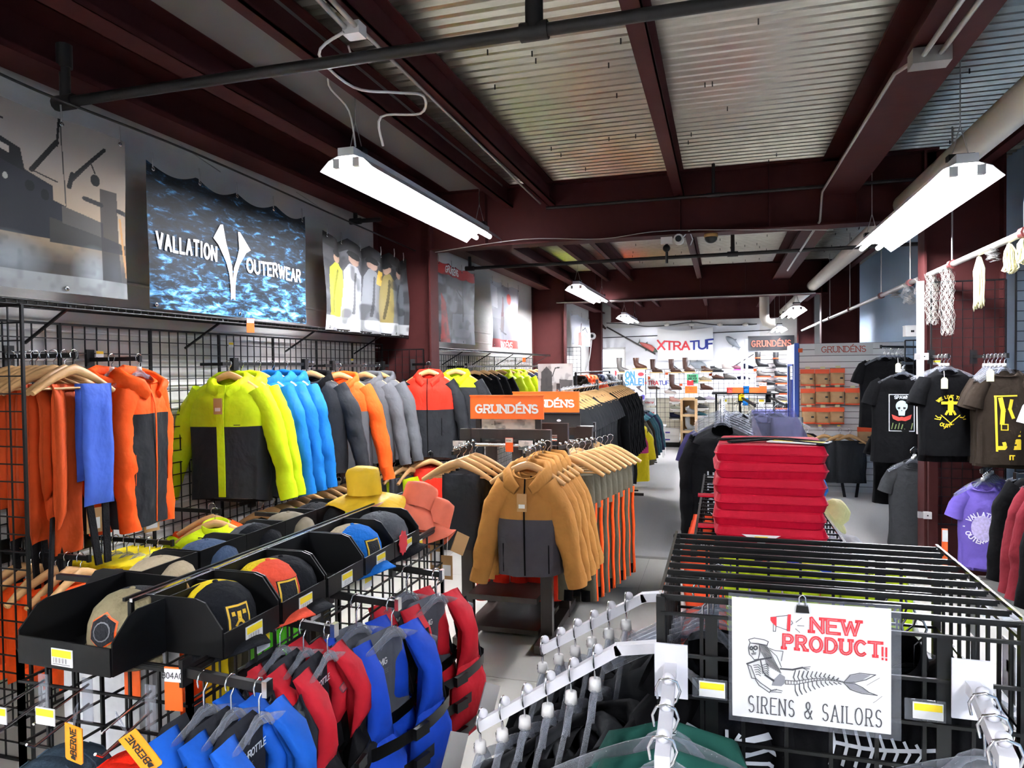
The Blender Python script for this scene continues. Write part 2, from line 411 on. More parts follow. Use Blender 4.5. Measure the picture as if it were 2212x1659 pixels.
# back wall with its window opening
wx0, wx1, wz0, wz1 = -3.26, -2.5, 1.21, 2.26
b = MB(); b.bx((XL-.1, YB, -.1), (wx0, YB+.15, 3.7)); b.bx((wx1, YB, -.1), (XR+.1, YB+.15, 3.7)); b.bx((wx0, YB, -.1), (wx1, YB+.15, wz0)); b.bx((wx0, YB, wz1), (wx1, YB+.15, 3.7))
struct('wall_back', b, m_wall)
b = MB(); f = .035
b.bx((wx0, YB-.02, wz0), (wx0+f, YB+.1, wz1)); b.bx((wx1-f, YB-.02, wz0), (wx1, YB+.1, wz1)); b.bx((wx0, YB-.02, wz1-f), (wx1, YB+.1, wz1)); b.bx((wx0, YB-.02, wz0), (wx1, YB+.1, wz0+f))
win = struct('window_1', b, m_white)
b = MB(); b.bx((wx0, YB+.0, 1.70), (wx1, YB+.06, 1.745)); part('sash_rail', b, m_steel, win)
for z0, z1 in ((wz0+f, 1.70), (1.745, wz1-f)):
    b = MB(); b.bx((wx0+f, YB+.03, z0), (wx1-f, YB+.036, z1)); part('pane', b, m_glass, win)
# gathered plastic sheet around the window
b = MB()
def vinyl(u, v):
    x = -3.36+u*4.3; z = .2+v*2.6; q = math.exp(-((x+2.9)**2+(z-1.7)**2)/.9)
    return (x, YB-.012-.018*q*(1+math.sin(21*math.atan2(z-1.7, x+2.9)+3*u)), z)
for (u0, u1, v0, v1) in ((.0, .022, 0, 1), (.205, 1, 0, 1), (.022, .205, .8, 1), (.022, .205, 0, .385)):
    b.grid(lambda u, v: vinyl(u0+(u1-u0)*u, v0+(v1-v0)*v), max(3, int(90*(u1-u0))), max(3, int(50*(v1-v0))))
tag(part('plastic_sheet', b, mat('plastic_sheeting', '#d6d6d8', .25, spec=.6, bump=.3, scale=14)), 'white plastic sheeting taped over the back wall around the window', 'plastic sheet')
# corrugated steel deck
b = MB(); pts = []; y = YF; pitch = .094
while y < YB+.1:
    pts += [(y, 0), (y+.026, 0), (y+.042, .022), (y+.078, .022)]; y += pitch
xs = (XL-.1, -2.0, 0, 1.2, XR+.1)
b.add([(x, p, ZC+z) for p, z in pts for x in xs], [(i*5+j, i*5+j+1, i*5+j+6, i*5+j+5) for i in range(len(pts)-1) for j in range(4)])
b.bx((XL-.1, YF, ZC+.03), (XR+.1, YB+.1, ZC+.12)); deck = struct('ceiling', b, m_deck)
b = MB(); r5 = random.Random(3)
for i in range(150):
    x, yy = r5.uniform(-1.4, 1.9), YF+7+pitch*r5.randrange(0, 130)+.013; b.box((x, yy, ZC-.012), (.007, .007, .03))
part('screw', b, m_pipe, deck, True)
b = MB(); b.bx((-2.52, .0, ZC-.03), (-1.98, 6.45, ZC-.005)); part('soffit_board', b, mat('grey_board', '#6a6664', .8), deck)
# purlins
for x, w, zb in ((-3.14, .22, 3.2), (-2.60, .15, 3.27), (-1.96, .07, 3.3), (-1.54, .07, 3.29), (-.36, .09, 3.28), (1.98, .09, 3.3)):
    b = MB()
    b.bx((x-w/2, YF, zb), (x+w/2, YB, zb+.014)); b.bx((x-w/2, YF, zb), (x-w/2+.012, YB, ZC)); b.bx((x-w/2, YF, ZC-.012), (x+w/2, YB, ZC-.001)); b.bx((x+w/2-.008, YF, zb), (x+w/2, YB, zb+.03))
    struct('ceiling_purlin', b, m_brown)
def ibeam(b, p, q, zb, zt, fw, axis):
    t = .016
    if axis == 'y':
        b.bx((p[0]-fw/2, p[1], zb), (p[0]+fw/2, q[1], zb+t)); b.bx((p[0]-fw/2, p[1], zt-t), (p[0]+fw/2, q[1], zt)); b.bx((p[0]-t/2, p[1], zb), (p[0]+t/2, q[1], zt))
    else:
        b.bx((p[0], p[1]-fw/2, zb), (q[0], p[1]+fw/2, zb+t)); b.bx((p[0], p[1]-fw/2, zt-t), (q[0], p[1]+fw/2, zt)); b.bx((p[0], p[1]-t/2, zb), (q[0], p[1]+t/2, zt))
b = MB(); ibeam(b, (.97, YF), (.97, YB), 3.2, ZC, .27, 'y'); struct('ceiling_beam', b, m_brown)
# three rigid frames
for k, y in enumerate((6.62, 12.85, 18.75)):
    b = MB(); ibeam(b, (-2.8, y), (1.7, y), 2.93, ZC, .2, 'x')
    for x in (-2.2, -.36, .4, 1.1): b.bx((x, y-.09, 2.94), (x+.012, y+.09, ZC-.02))
    struct('ceiling_beam', b, m_brown)
    for s, xi, xo in ((-1, -2.77 if k < 2 else -3.05, XL), (1, 1.6 if k < 2 else 1.8, 2.16)):
        b = MB(); b.bx((min(xi, xo), y-.008, 0), (max(xi, xo), y+.008, ZC)); b.bx((xi-.009, y-.1, 0), (xi+.009, y+.1, ZC)); b.bx((xo-.009, y-.1, 0), (xo+.009, y+.1, ZC))
        struct('wall_column', b, m_brown)
# white corner strip on the near right-hand column
b = MB(); b.bx((1.535, 6.50, 1.17), (1.585, 6.53, 2.42)); struct('trim_2', b, m_white)
# sprinkler pipes
def pipe(label, runs, r=.022, fit=()):
    t = thing('sprinkler_pipe', label, 'pipe', runs[0][0])
    o = Vector(runs[0][0])
    for i, (p, q) in enumerate(runs):
        b = MB(); b.tube([Vector(p)-o, Vector(q)-o], r, 10); part('pipe_run', b, m_pipe, t)
    for c, d in fit:
        b = MB(); c = Vector(c)-o; d = Vector(d); b.tube([c-d*.055, c+d*.055], r*1.45, 10); part('fitting', b, m_pipe, t)
    return t
zp = 3.06
p0 = at(118, 212, z=zp); p1 = at(1162, 82, z=zp); yp = (p0.y+p1.y)/2
E_ = Vector((1, 0, 0))
pipe('long black sprinkler pipe crossing under the deck nearest the camera', [((p0.x, yp, zp), (2.3, yp, zp)), ((p0.x, yp, zp), (p0.x, yp, zp+.28)), ((p1.x, yp, zp), (p1.x, yp, zp+.42))], .025,
     [((p1.x, yp, zp), (1, 0, 0)), ((p0.x, yp, zp), (1, 0, 0)), ((p0.x, yp, zp+.22), (0, 0, 1)), ((p1.x, yp, zp+.06), (0, 0, 1))])
pipe('thin black pipe clipped along the first cross beam with one upright stub', [((-1.55, 6.42, 3.23), (1.6, 6.42, 3.23)), ((-.06, 6.42, 3.23), (-.06, 6.42, 3.85-.34))], .014, [((-.06, 6.42, 3.23), (1, 0, 0))])
pz = 2.86; q0 = at(1015, 580, y=8.0); q1 = at(1850, 547, y=8.0)
pipe('black sprinkler pipe in the second bay with a hooked left end', [((q0.x, 8.0, q0.z), (2.2, 8.0, q0.z)), ((q0.x, 8.0, q0.z), (q0.x, 8.0, q0.z+.14)), ((.12, 8.0, q0.z), (.12, 8.0, q0.z+.24))], .02, [((q0.x, 8.0, q0.z), (1, 0, 0)), ((.12, 8.0, q0.z), (1, 0, 0))])
c = at(768, 478, y=5.9); pipe('short bent black sprinkler stub on the left wall', [((c.x, 5.9, c.z), (c.x+.26, 5.9, c.z)), ((c.x, 5.9, c.z), (c.x, 5.9, c.z+.2))], .02, [((c.x, 5.9, c.z), (1, 0, 0))])
c = at(1200, 658, y=12.7); tag(part('conduit', MB().tube([(-2.9, 12.72, 2.94), (1.5, 12.72, 2.94)], .011, 8), m_steel), 'straight zinc conduit along the bottom of the second cross beam', 'conduit')
# cream ventilation pipe along the right
b = MB(); b.tube([(1.47, -3, 3.07), (1.47, YB-.4, 3.07)], .092, 20)
vp = part('vent_pipe', b, m_duct); tag(vp, 'long cream ventilation pipe running the length of the room', 'pipe')
c = at(1650, 600, y=13.7)
t = thing('drain_pipe', 'cream vertical drain pipe elbowing under the second beam', 'pipe', (c.x, 13.6, 0))
part('pipe_run', MB().tube([(0, 0, 3.48), (0, 0, 2.62), (.03, 0, 2.53), (.10, 0, 2.50), (.18, 0, 2.50)], .085, 16), m_duct, t)
part('flange', MB().lathe([(.085, 3.2), (.26, 3.2), (.26, 3.22), (.085, 3.22)], 20), m_pipe, t)
# rod with loops running along the right at height of the nets
NETX = 1.62
t = thing('track_rail', 'galvanised rail along the right that the nets hang from', 'rail', (NETX, 3, 2.47))
part('rail_bar', MB().tube([(0, -1, 0), (0, 13, 0)], .022, 8), m_steel, t)
for y in (.6, 1.6, 2.9, 4.1, 5.3, 7.2, 9.0):
    part('clamp', MB().tube([(0, y-.03, 0), (0, y+.03, 0)], .034, 8), mat('dark_red_paint', '#5a1d1c', .5), t); part('drop_rod', MB().tube([(0, y, .02), (0, y, 1.0)], .006, 6), m_steel, t)
# ------------------------------------------------------------------ lamps
def lamp(x, z, y0, y1, label, cord=None, tube=None):
    t = thing('fluorescent_light', label, 'ceiling light', (x, y0, z), 0, 'fluorescent strip lights'); L = y1-y0
    prof = [(-.165, -.065), (-.11, -.012), (-.05, .012), (.05, .012), (.11, -.012), (.165, -.065)]
    b = MB(); b.loft([[(px, y, pz) for px, pz in prof] + [(px, y, pz+.004) for px, pz in prof[::-1]] for y in (0, L)], True, False); part('reflector', b, m_refl, t)
    b = MB(); b.bx((-.05, 0, .017), (.05, L, .06)); part('housing', b, m_refl, t)
    for s in (-1, 1):
        part('tube', MB().tube([(s*.062, .03, -.030), (s*.062, L-.03, -.030)], .019, 10), tube or m_tube, t)
        part('end_cap', MB().bx((s*.062-.02, 0, -.05), (s*.062+.02, .03, .0)), m_white, t)
    for y in (.12, L-.12):
        for s in (-1, 1): part('hang_wire', MB().tube([(s*.045, y, .06), (0, y, .24), (0, y, ZC-z-.02)], .003, 5), m_steel, t)
        part('bracket', MB().bx((-.06, y-.03, .058), (.06, y+.03, .085)), m_black, t)
    if cord: part('power_cord', MB().tube(spline(cord), .006, 6), m_white, t)
    return t
lamp(-2.03, 2.95, 3.60, 6.03, 'long bright strip light hung over the jacket wall', [(0, .12, .08), (-.03, .1, .3), (-.1, .0, .42), (.0, -.1, .5), (.1, -.1, .48), (.14, -.2, .52)])
lamp(1.2, 2.75, 4.12, 6.62, 'long bright strip light hung beside the cream pipe near the nets')
lamp(-2.03, 2.95, 10.2, 12.65, 'strip light beyond the first beam above the left aisle', tube=m_tube2)
lamp(-2.03, 2.87, 15.4, 17.6, 'smallest far strip light before the white back wall')
lamp(1.25, 2.75, 13.1, 15.5, 'strip light under the far part of the cream pipe')
lamp(1.25, 2.60, 16.9, 18.6, 'farthest small strip light beside the black banner')
lamp(-2.03, 2.95, -3.0, -.55, 'added unseen strip light behind the camera on the left row')  # added out of view to light the foreground, continues the left row
lamp(1.2, 2.75, -2.6, -.1, 'added unseen strip light behind the camera on the right row')  # likewise an added lamp out of view, foreground light for the right
# ------------------------------------------------------------------ conduits, boxes and wires under the deck
c = at(775, 60, z=3.27)
b = MB(); b.tube([(c.x, c.y, 3.27), (-1.6, 6.4, 3.27)], .009, 8); tag(part('conduit', b, m_steel), 'zinc conduit run along the purlin to the junction box', 'conduit')
t = thing('junction_box', 'white junction box with two conduits over the left lamp cord', 'junction box', (c.x, c.y-.04, 3.24))
part('box_body', MB().box((0, 0, 0), (.08, .07, .055)), m_white, t)
for s in (-1, 1): part('conduit_stub', MB().tube([(s*.025, -.04, 0), (s*.025+.02, -.7, .03)], .011, 8), m_steel, t)
b = MB(); b.tube(spline([(c.x-.03, c.y-.08, 3.22), (c.x-.19, c.y-.02, 3.17), (c.x-.14, c.y+.2, 3.10), (c.x+.02, c.y+.32, 3.1), (c.x+.11, c.y+.45, 3.12), (c.x+.02, c.y+.62, 3.1), (c.x-.2, c.y+.6, 3.1), (c.x-.24, c.y+.7, 2.98)]), .007, 6)
tag(part('lamp_cord', b, m_white), 'white looping lamp cord hanging from the junction box', 'cord')
d = at(2008, 118, z=3.17)
t = thing('junction_box', 'grey double junction box under the wide beam on the right', 'junction box', (d.x, d.y, 3.155))
part('box_body', MB().box((0, 0, 0), (.16, .1, .07)), m_steel, t)
for s in (-1, 1): part('conduit_stub', MB().tube([(s*.035, -.05, 0), (s*.035+.02, -.8, .01)], .012, 8), m_steel, t)
e = at(1772, 515, z=2.95)
b = MB(); b.tube([(d.x-.06, d.y+.04, 3.16), (d.x-.11, d.y+.16, 3.16), (d.x-.13, 6.3, 3.16), (d.x-.13, 6.45, 2.95), (d.x-.13, 9.5, 2.93)], .010, 8); tag(part('conduit', b, m_steel), 'zinc conduit bending down along the wide beam on the right', 'conduit')
def wire(label, pts, r=.004, m=None, name='ceiling_wire'): return tag(part(name, MB().tube(spline(pts), r, 5), m or m_steel), label, 'wire')
wire('thin slack wire strung low along the first cross beam', [at(940, 545, y=6.45), at(1130, 517, y=6.45), at(1300, 516, y=6.45), at(1450, 498, y=6.45), at(1800, 497, y=6.45)])
w0 = [Vector((-2.96, y, z)) for y, z in ((2.0, 3.07), (2.5, 3.03), (3.5, 3.035), (5.2, 2.985), (6.9, 2.94))]
wire('black steel cable along the left wall carrying the banners', w0, .007, m_black, 'banner_cable')
for k, px in enumerate((390, 640)):
    p = at(px, 340+k*70, x=-3.3); wire(('nearer' if not k else 'farther')+' thin drop wire on the white wall above the banner cable', [(p.x, p.y, 3.2), (p.x+.3, p.y, 3.0)], .003)
# camera and speaker cluster on the first beam
c = at(1440, 520, y=6.5)
t = thing('security_camera', 'small white round security camera under the first beam', 'camera', (at(1466, 517, y=6.5)))
part('camera_body', MB().tube([(0, .06, 0), (0, -.03, 0)], .045, 14), m_white, t); part('lens', MB().tube([(0, -.035, 0), (0, -.045, 0)], .028, 12), m_black, t); part('cable', MB().tube([(.03, .05, .02), (.09, .05, .08), (.12, .05, .0), (.10, .05, -.05)], .006, 6), m_white, t)
t = thing('sensor_box', 'small white sensor box on a black stem under the first beam', 'sensor', c)
part('box_body', MB().box((0, 0, 0), (.1, .05, .06)), m_white, t); part('stem', MB().tube([(0, 0, -.03), (0, 0, -.2)], .012, 8), m_black, t); part('bulb', MB().ball((0, -.02, -.07), .034, 10, 6), m_black, t)
c = at(1536, 532, y=6.66)
t = thing('dome_camera', 'black dome camera with a wood mount under the first beam', 'camera', (c.x, 6.62, 2.902))
part('mount', MB().lathe([(.0, .03), (.06, .03), (.06, .0), (0, 0)], 16), m_kraft, t); part('dome', MB().ball((0, 0, -.01), .055, 14, 8, (1, 1, .8)), m_black, t)
# ------------------------------------------------------------------ fixtures library
def grid_mesh(w, h, sx, sz, r=.0028, cross=True):
    b = MB(); nx = round(w/sx); nz = round(h/sz)
    for i in range(nx+1): b.bar((i*w/nx, 0, 0), (i*w/nx, 0, h), r*2)
    for k in range(nz+1): b.bar((0, -r*1.5, k*h/nz), (w, -r*1.5, k*h/nz), r*2)
    return b
def grid_panel(label, loc, rz, w, h, sx=.076, sz=.076, r=.0028, group=None, z0=0):
    t = thing('wire_grid', label, 'grid panel', loc, rz, group)
    b = MB(); f = .012
    for x in (0, w): b.bar((x, 0, 0), (x, 0, h), f)
    for z in (0, h): b.bar((0, 0, z), (w, 0, z), f)
    part('frame', b, m_black, t); part('wire_mesh', grid_mesh(w, h, sx, sz, r), m_black, t, True)
    return t
def wire_shelf(label, a, b_, y0, y1, z):
    """ventilated shelf from x=a (wall) to x=b_ between y0 and y1"""
    t = thing('wire_shelf', label, 'wire shelf', (a, y0, z)); w, L = b_-a, y1-y0
    part('front_rail', MB().tube([(w, 0, -.022), (w, L, -.022)], .006, 6).tube([(w, 0, .0), (w, L, .0)], .006, 6), m_black, t)
    bb = MB()
    n = int(L/.05)
    for i in range(n+1): bb.bar((0, i*L/n, 0), (w, i*L/n, 0), .005); bb.bar((w, i*L/n, 0), (w, i*L/n, -.022), .005)
    part('wire_deck', bb, m_black, t, True)
    for x in (.02, w*.5): part('long_wire', MB().bar((x, 0, -.004), (x, L, -.004), .007), m_black, t)
    for i in range(int(L/1.1)+1): part('brace', MB().bar((0, min(L, .3+i*1.1), -.18), (w*.9, min(L, .3+i*1.1), -.008), .012), m_black, t)
    return t
# --- hangers, hung from the origin
_hm = {}
def hook_mb(z=-.1): return MB().tube([(-.018, 0, -.028), (-.021, 0, -.010), (-.014, 0, .004), (0, 0, .008), (.014, 0, .003), (.02, 0, -.012), (.014, 0, -.03), (0, 0, -.045), (0, 0, z)], .0024, 6)
def shoulder_path(W, z0, drop, n=10): return [(W*(2*i/n-1), 0, z0-drop*abs(2*i/n-1)**1.35) for i in range(n+1)]
def wood_hanger(label, loc, rz=0, group='beech hangers', bar=True):
    if 'wh' not in _hm:
        t = thing('wood_hanger', label, 'hanger', loc, rz, group)
        part('hook', hook_mb(-.085), m_chrome, t)
        P = shoulder_path(.215, -.085, .105, 12)
        part('shoulder', MB().tube(P, [.011+.004*abs(2*i/12-1) for i in range(13)], 8, [.013+.012*(1-abs(2*i/12-1)) for i in range(13)]), m_wood, t)
        part('trouser_bar', MB().tube([(-.19, 0, -.172), (.19, 0, -.172)], .006, 6), m_wood, t)
        _hm['wh'] = t; return t
    return dup(_hm['wh'], loc, rz, label, group)
def clear_hanger(label, loc, rz=0, group='clear plastic hangers', cap=True, size=None):
    k = ('ch', cap)
    if k not in _hm:
        t = thing('clear_hanger', label, 'hanger', loc, rz, group)
        part('hook', hook_mb(-.09), m_chrome, t)
        P = shoulder_path(.205, -.10, .085, 12)
        part('shoulder', MB().tube(P, .006, 6, [.012]*13), m_clear, t)
        part('yoke', MB().tube([(-.055, 0, -.128), (-.03, 0, -.098), (-.012, 0, -.088), (.012, 0, -.088), (.03, 0, -.098), (.055, 0, -.128)], .008, 6), m_clear, t)
        if cap: part('size_cap', MB().lathe([(.0, -.062), (.012, -.062), (.014, -.085), (0, -.085)], 10), m_white, t)
        _hm[k] = t
    else: t = dup(_hm[k], loc, rz, label, group)
    if size:
        b = MB(); letters(b, size, .010, .0022, plane_fn((0, -.0145, -.074), (1, 0, 0), (0, 0, 1), .0)); part('size_mark', b, m_ink, t)
    return t
# --- garments on the origin (hook height), facing -y
def bodyfn(W, D, L, z0=-.10, tail=0., fold=.012, seed=0, flare=1.03, lean=0):
    K = min(1., W/.25); prof = [(0, .075, .055), (.018, .075+.025*K, .075), (.040, .15*K, .08*K), (.066, .195*K, .085*K), (.10, .222*K, .09*K), (.15, W*.95, D*.95), (.22, W, D), (.4, W*.97, D*.95), (1.01, W*flare, D*.92)]
    def wd(d):
        for (a, w0, d0), (c, w1, d1) in zip(prof, prof[1:]):
            if d <= c: u = (d-a)/(c-a); return w0+(w1-w0)*u, d0+(d1-d0)*u
        return prof[-1][1:]
    def pt(a, s):                                    # a: angle, s: depth below the neck
        w, d = wd(s); c_, s_ = math.cos(a), math.sin(a)
        x = w*math.copysign(abs(c_)**.75, c_); y = d*math.copysign(abs(s_)**.75, s_)
        q = min(1, s/.5)
        f = fold*q*(math.sin(5*a+seed)+.7*math.sin(9*a-2*seed+6*s)); y += f*(.6 if s_ < 0 else 1); x += f*.6*c_
        z = z0-s-tail*max(0, (s-L+.12)/.12)*(.5+.5*s_) - (.05*max(0, 1-s/.05)*max(0, -s_))
        return Vector((x, y+lean*s, z))
    def front(x, s, off=.004):
        w, d = wd(s); u = min(.995, abs(x)/w)**(1/.75); sn = math.sqrt(1-u*u); a = -math.acos(math.copysign(u, x)) if True else 0
        p = pt(a, s); return Vector((x, p.y-off, p.z))
    return pt, front, wd
def rows_mb(pt, s0, s1, n, m=40):
    n = int(n*1.7); b = MB(); b.loft([[pt(-2*PI*i/m, s0+(s1-s0)*k/n) for i in range(m)] for k in range(n+1)], False, True); return crumple(b, .008, 8., 1.)
def sleeve_mb(s, L, splay=.10, W=.25, z0=-.10, r0=.072, r1=.047, fwd=.03, seed=0, bend=0.):
    n = 24; P = []; R = []; Q = []
    for i in range(n+1):
        u = i/n
        x = W-.075+.055*min(1, u*4)+splay*u+bend*math.sin(PI*u); y = -fwd*u*u; z = z0-.095-L*u+.02*math.sin(PI*u)
        P.append((s*x, y, z)); w = 1+.05*math.sin(13*u+seed)*(.4+u); R.append((r0+(r1-r0)*u)*w); Q.append((r0*1.1+(r1*1.15-r0*1.1)*u)*w)
    return P, R, Q
_gc = {}
def top(key, label, cat, loc, rz, body, yoke=None, sleeve=None, cuff=None, hood=None, placket=None, lining=None, collar=None,
        L=.70, W=.265, D=.105, yoke_s=.30, SL=.62, short=False, splay=.10, tail=0., group=None, name='rain_jacket', seed=0, print_fn=None,
        tagm=None, zipm=None, fold=.012, bend=0., lean=0, stripe=None):
    if key and key in _gc: return dup(_gc[key], loc, rz, label, group)
    yoke = yoke or body; sleeve = sleeve or yoke
    t = thing(name, label, cat, loc, rz, group)
    if key: _gc[key] = t
    pt, front, wd = bodyfn(W, D, L, tail=tail, fold=fold, seed=seed, lean=lean)
    if yoke is not body:
        part('yoke', rows_mb(pt, .0, yoke_s, 9), yoke, t); part('body', rows_mb(pt, yoke_s, L, 8), body, t)
    else: part('body', rows_mb(pt, .0, L, 16), body, t)
    if lining:
        part('lining', rows_mb(lambda a, s: (lambda p: Vector((p.x*.975, p.y*.95, p.z)))(pt(a, s)), .12, L-.012, 6), lining, t)
    for s in (-1, 1):
        if short:
            P = [(s*.15, 0, -.165), (s*(W-.045), 0, -.20), (s*(W-.005), -.005, -.285), (s*(W+.02), -.01, -.375)]
            part('sleeve', MB().tube(P, [.055, .068, .072, .076], 14, [.05, .062, .066, .070], cap=False), sleeve, t)
        else:
            P, R, Q = sleeve_mb(s, SL, splay, W, seed=seed+s, bend=bend)
            k = 22 if cuff else 25
            part('sleeve', crumple(MB().tube(P[:k], R[:k], 18, Q[:k], cap=False), .011, 11., seed+s, .9), sleeve, t)
            if cuff: part('cuff', crumple(MB().tube(P[21:], R[21:], 18, Q[21:], cap=False), .011, 11., seed+s, .9), cuff, t)
    if hood:
        b = MB(); pth = [(-.045, -.095, -.20), (-.10, -.075, -.155), (-.135, .0, -.125), (-.11, .075, -.10), (0, .115, -.09), (.11, .075, -.10), (.135, .0, -.125), (.10, -.075, -.155), (.045, -.095, -.20)]
        b.tube(pth, [.016, .024, .029, .032, .036, .032, .029, .024, .016], 12, [.030, .044, .050, .052, .055, .052, .050, .044, .030]); b.v = [(x*.92, y*.92, z-.012) for x, y, z in b.v]; b.ball((0, .115, -.20), .12, 16, 9, (1.05, .42, .95))
        part('hood', crumple(b, .014, 12., seed), hood, t)
    if collar:
        b = MB(); b.loft([[(r*math.cos(a), r*.85*math.sin(a)+.01, z+.022*math.sin(a)) for a in [2*PI*i/20 for i in range(20)]] for r, z in ((.085, -.125), (.078, -.088), (.07, -.085), (.07, -.13))], False, True); part('collar', b, collar, t)
    if placket:
        b = MB(); n = 14; w = .022; s0 = .05
        for x in (0,): b.loft([[front(x-w, s0+(L-.01-s0)*i/n, .004), front(x-w, s0+(L-.01-s0)*i/n, .012), front(x+w, s0+(L-.01-s0)*i/n, .012), front(x+w, s0+(L-.01-s0)*i/n, .004)] for i in range(n+1)], True, False)
        part('placket', b, placket, t)
    if zipm:
        b = MB(); n = 14; b.loft([[front(-.004, .05+(L-.06)*i/n, .003), front(-.004, .05+(L-.06)*i/n, .007), front(.004, .05+(L-.06)*i/n, .007), front(.004, .05+(L-.06)*i/n, .003)] for i in range(n+1)], True, False); part('zip', b, zipm, t)
        for s in (-1, 1): part('pocket_seam', MB().tube([front(s*.13, .42+.16*i/5, .002) for i in range(6)], .003, 5), zipm, t)
    if stripe:
        b = MB(); letters(b, '------', .014, .005, lambda x, y: front(.10+x, .30-y, .004), gap=.05, align=.5); part('chest_mark', b, stripe, t)
    if tagm:
        b = MB(); p = front(.0, .13, .024); b.box((p.x-.01, p.y-.003, p.z-.05), (.055, .003, .10)); ht = part('hang_tag', b, tagm, t)
        b = MB(); b.box((p.x-.01, p.y-.006, p.z-.07), (.035, .002, .022)); part('tag_print', b, m_paper, ht)
    if print_fn: print_fn(t, front)
    return t
def tee(key, label, loc, rz, m, group=None, print_fn=None, L=.72, W=.26, seed=0, name='t_shirt', **k):
    return top(key, label, 't-shirt', loc, rz, m, L=L, W=W, D=.075, short=True, group=group, name=name, seed=seed, print_fn=print_fn, fold=.010, **k)
def trousers(key, label, loc, rz, m, L=.55, W=.15, th=.06, second=None, strap=None, group=None, seed=0, name='bib_trousers', z0=-.165, back=.8, side=None):
    if key and key in _gc: return dup(_gc[key], loc, rz, label, group)
    t = thing(name, label, 'trousers', loc, rz, group)
    if key: _gc[key] = t
    def yf(o): return lambda x, z: o+.010*math.sin(22*x+seed)*(1 if z < z0-.05 else 0)
    n = 10
    b = MB(); b.pillow([(z0+.012-L*i/n, -W*(1-.04*i/n), W*(1+.03*math.sin(i+seed))) for i in range(n+1)], th, 10, yf(-th*.45)); part('front_flap', crumple(b, .006, 9., seed), m, t)
    b = MB(); b.pillow([(z0+.012-L*back*i/n, -W*(1-.02*i/n), W) for i in range(n+1)], th, 10, yf(th*.45)); part('back_flap', crumple(b, .006, 9., seed+2), second or m, t)
    if side:
        b = MB(); b.pillow([(z0-L*i/n, W*.55, W*1.02) for i in range(n+1)], th*.6, 5, yf(-th*.75)); part('side_panel', b, side, t)
    if strap:
        for s in (-1, 1):
            x = s*W*.55; q = .06*math.sin(seed+s)
            part('strap', MB().loft([[(x-.018+q*u, -.01, z0-L*.9-.34*u), (x+.018+q*u, -.01, z0-L*.9-.34*u), (x+.018+q*u, .0, z0-L*.9-.34*u), (x-.018+q*u, .0, z0-L*.9-.34*u)] for u in (0, .3, .6, 1)], True, False), strap, t)
    return t
def legs(key, label, loc, rz, m, side=None, L=.95, group=None, seed=0, name='work_trousers', z0=-.165, cuff=None, W=.16):
    """trousers hung by the waist: two tapering legs"""
    if key and key in _gc: return dup(_gc[key], loc, rz, label, group)
    t = thing(name, label, 'trousers', loc, rz, group)
    if key: _gc[key] = t
    b = MB(); n = 6; b.loft([[(W*(1+.1*k/n)*math.copysign(abs(math.cos(a))**.8, math.cos(a)), (.05+.02*k/n)*math.sin(a), z0-.22*k/n) for a in [2*PI*i/20 for i in range(20)]] for k in range(n+1)], True, True); part('waist', b, m, t)
    for s in (-1, 1):
        P = [(s*(W*.52+.02*u), .01*math.sin(4*u+seed), z0-.18-(L-.18)*u) for u in [i/9 for i in range(10)]]
        R = [W*.60*(1-.22*u)*(1+.05*math.sin(13*u+seed+s)) for u in [i/9 for i in range(10)]]
        lg = part('leg', MB().tube(P, R, 14, [r*.62 for r in R]), m, t)
        if side: part('side_panel', MB().loft([[(p[0]+s*r*.72, p[1]-r*.50, p[2]), (p[0]+s*r*1.04, p[1]-.01, p[2]), (p[0]+s*r*1.04, p[1]+.02, p[2]), (p[0]+s*r*.7, p[1]-r*.40, p[2])] for p, r in zip(P, R)], True, True), side, lg)
        if cuff: part('cuff', MB().tube(P[-2:], [R[-1]*1.06]*2, 14, [R[-1]*.67]*2), cuff, lg)
    return t
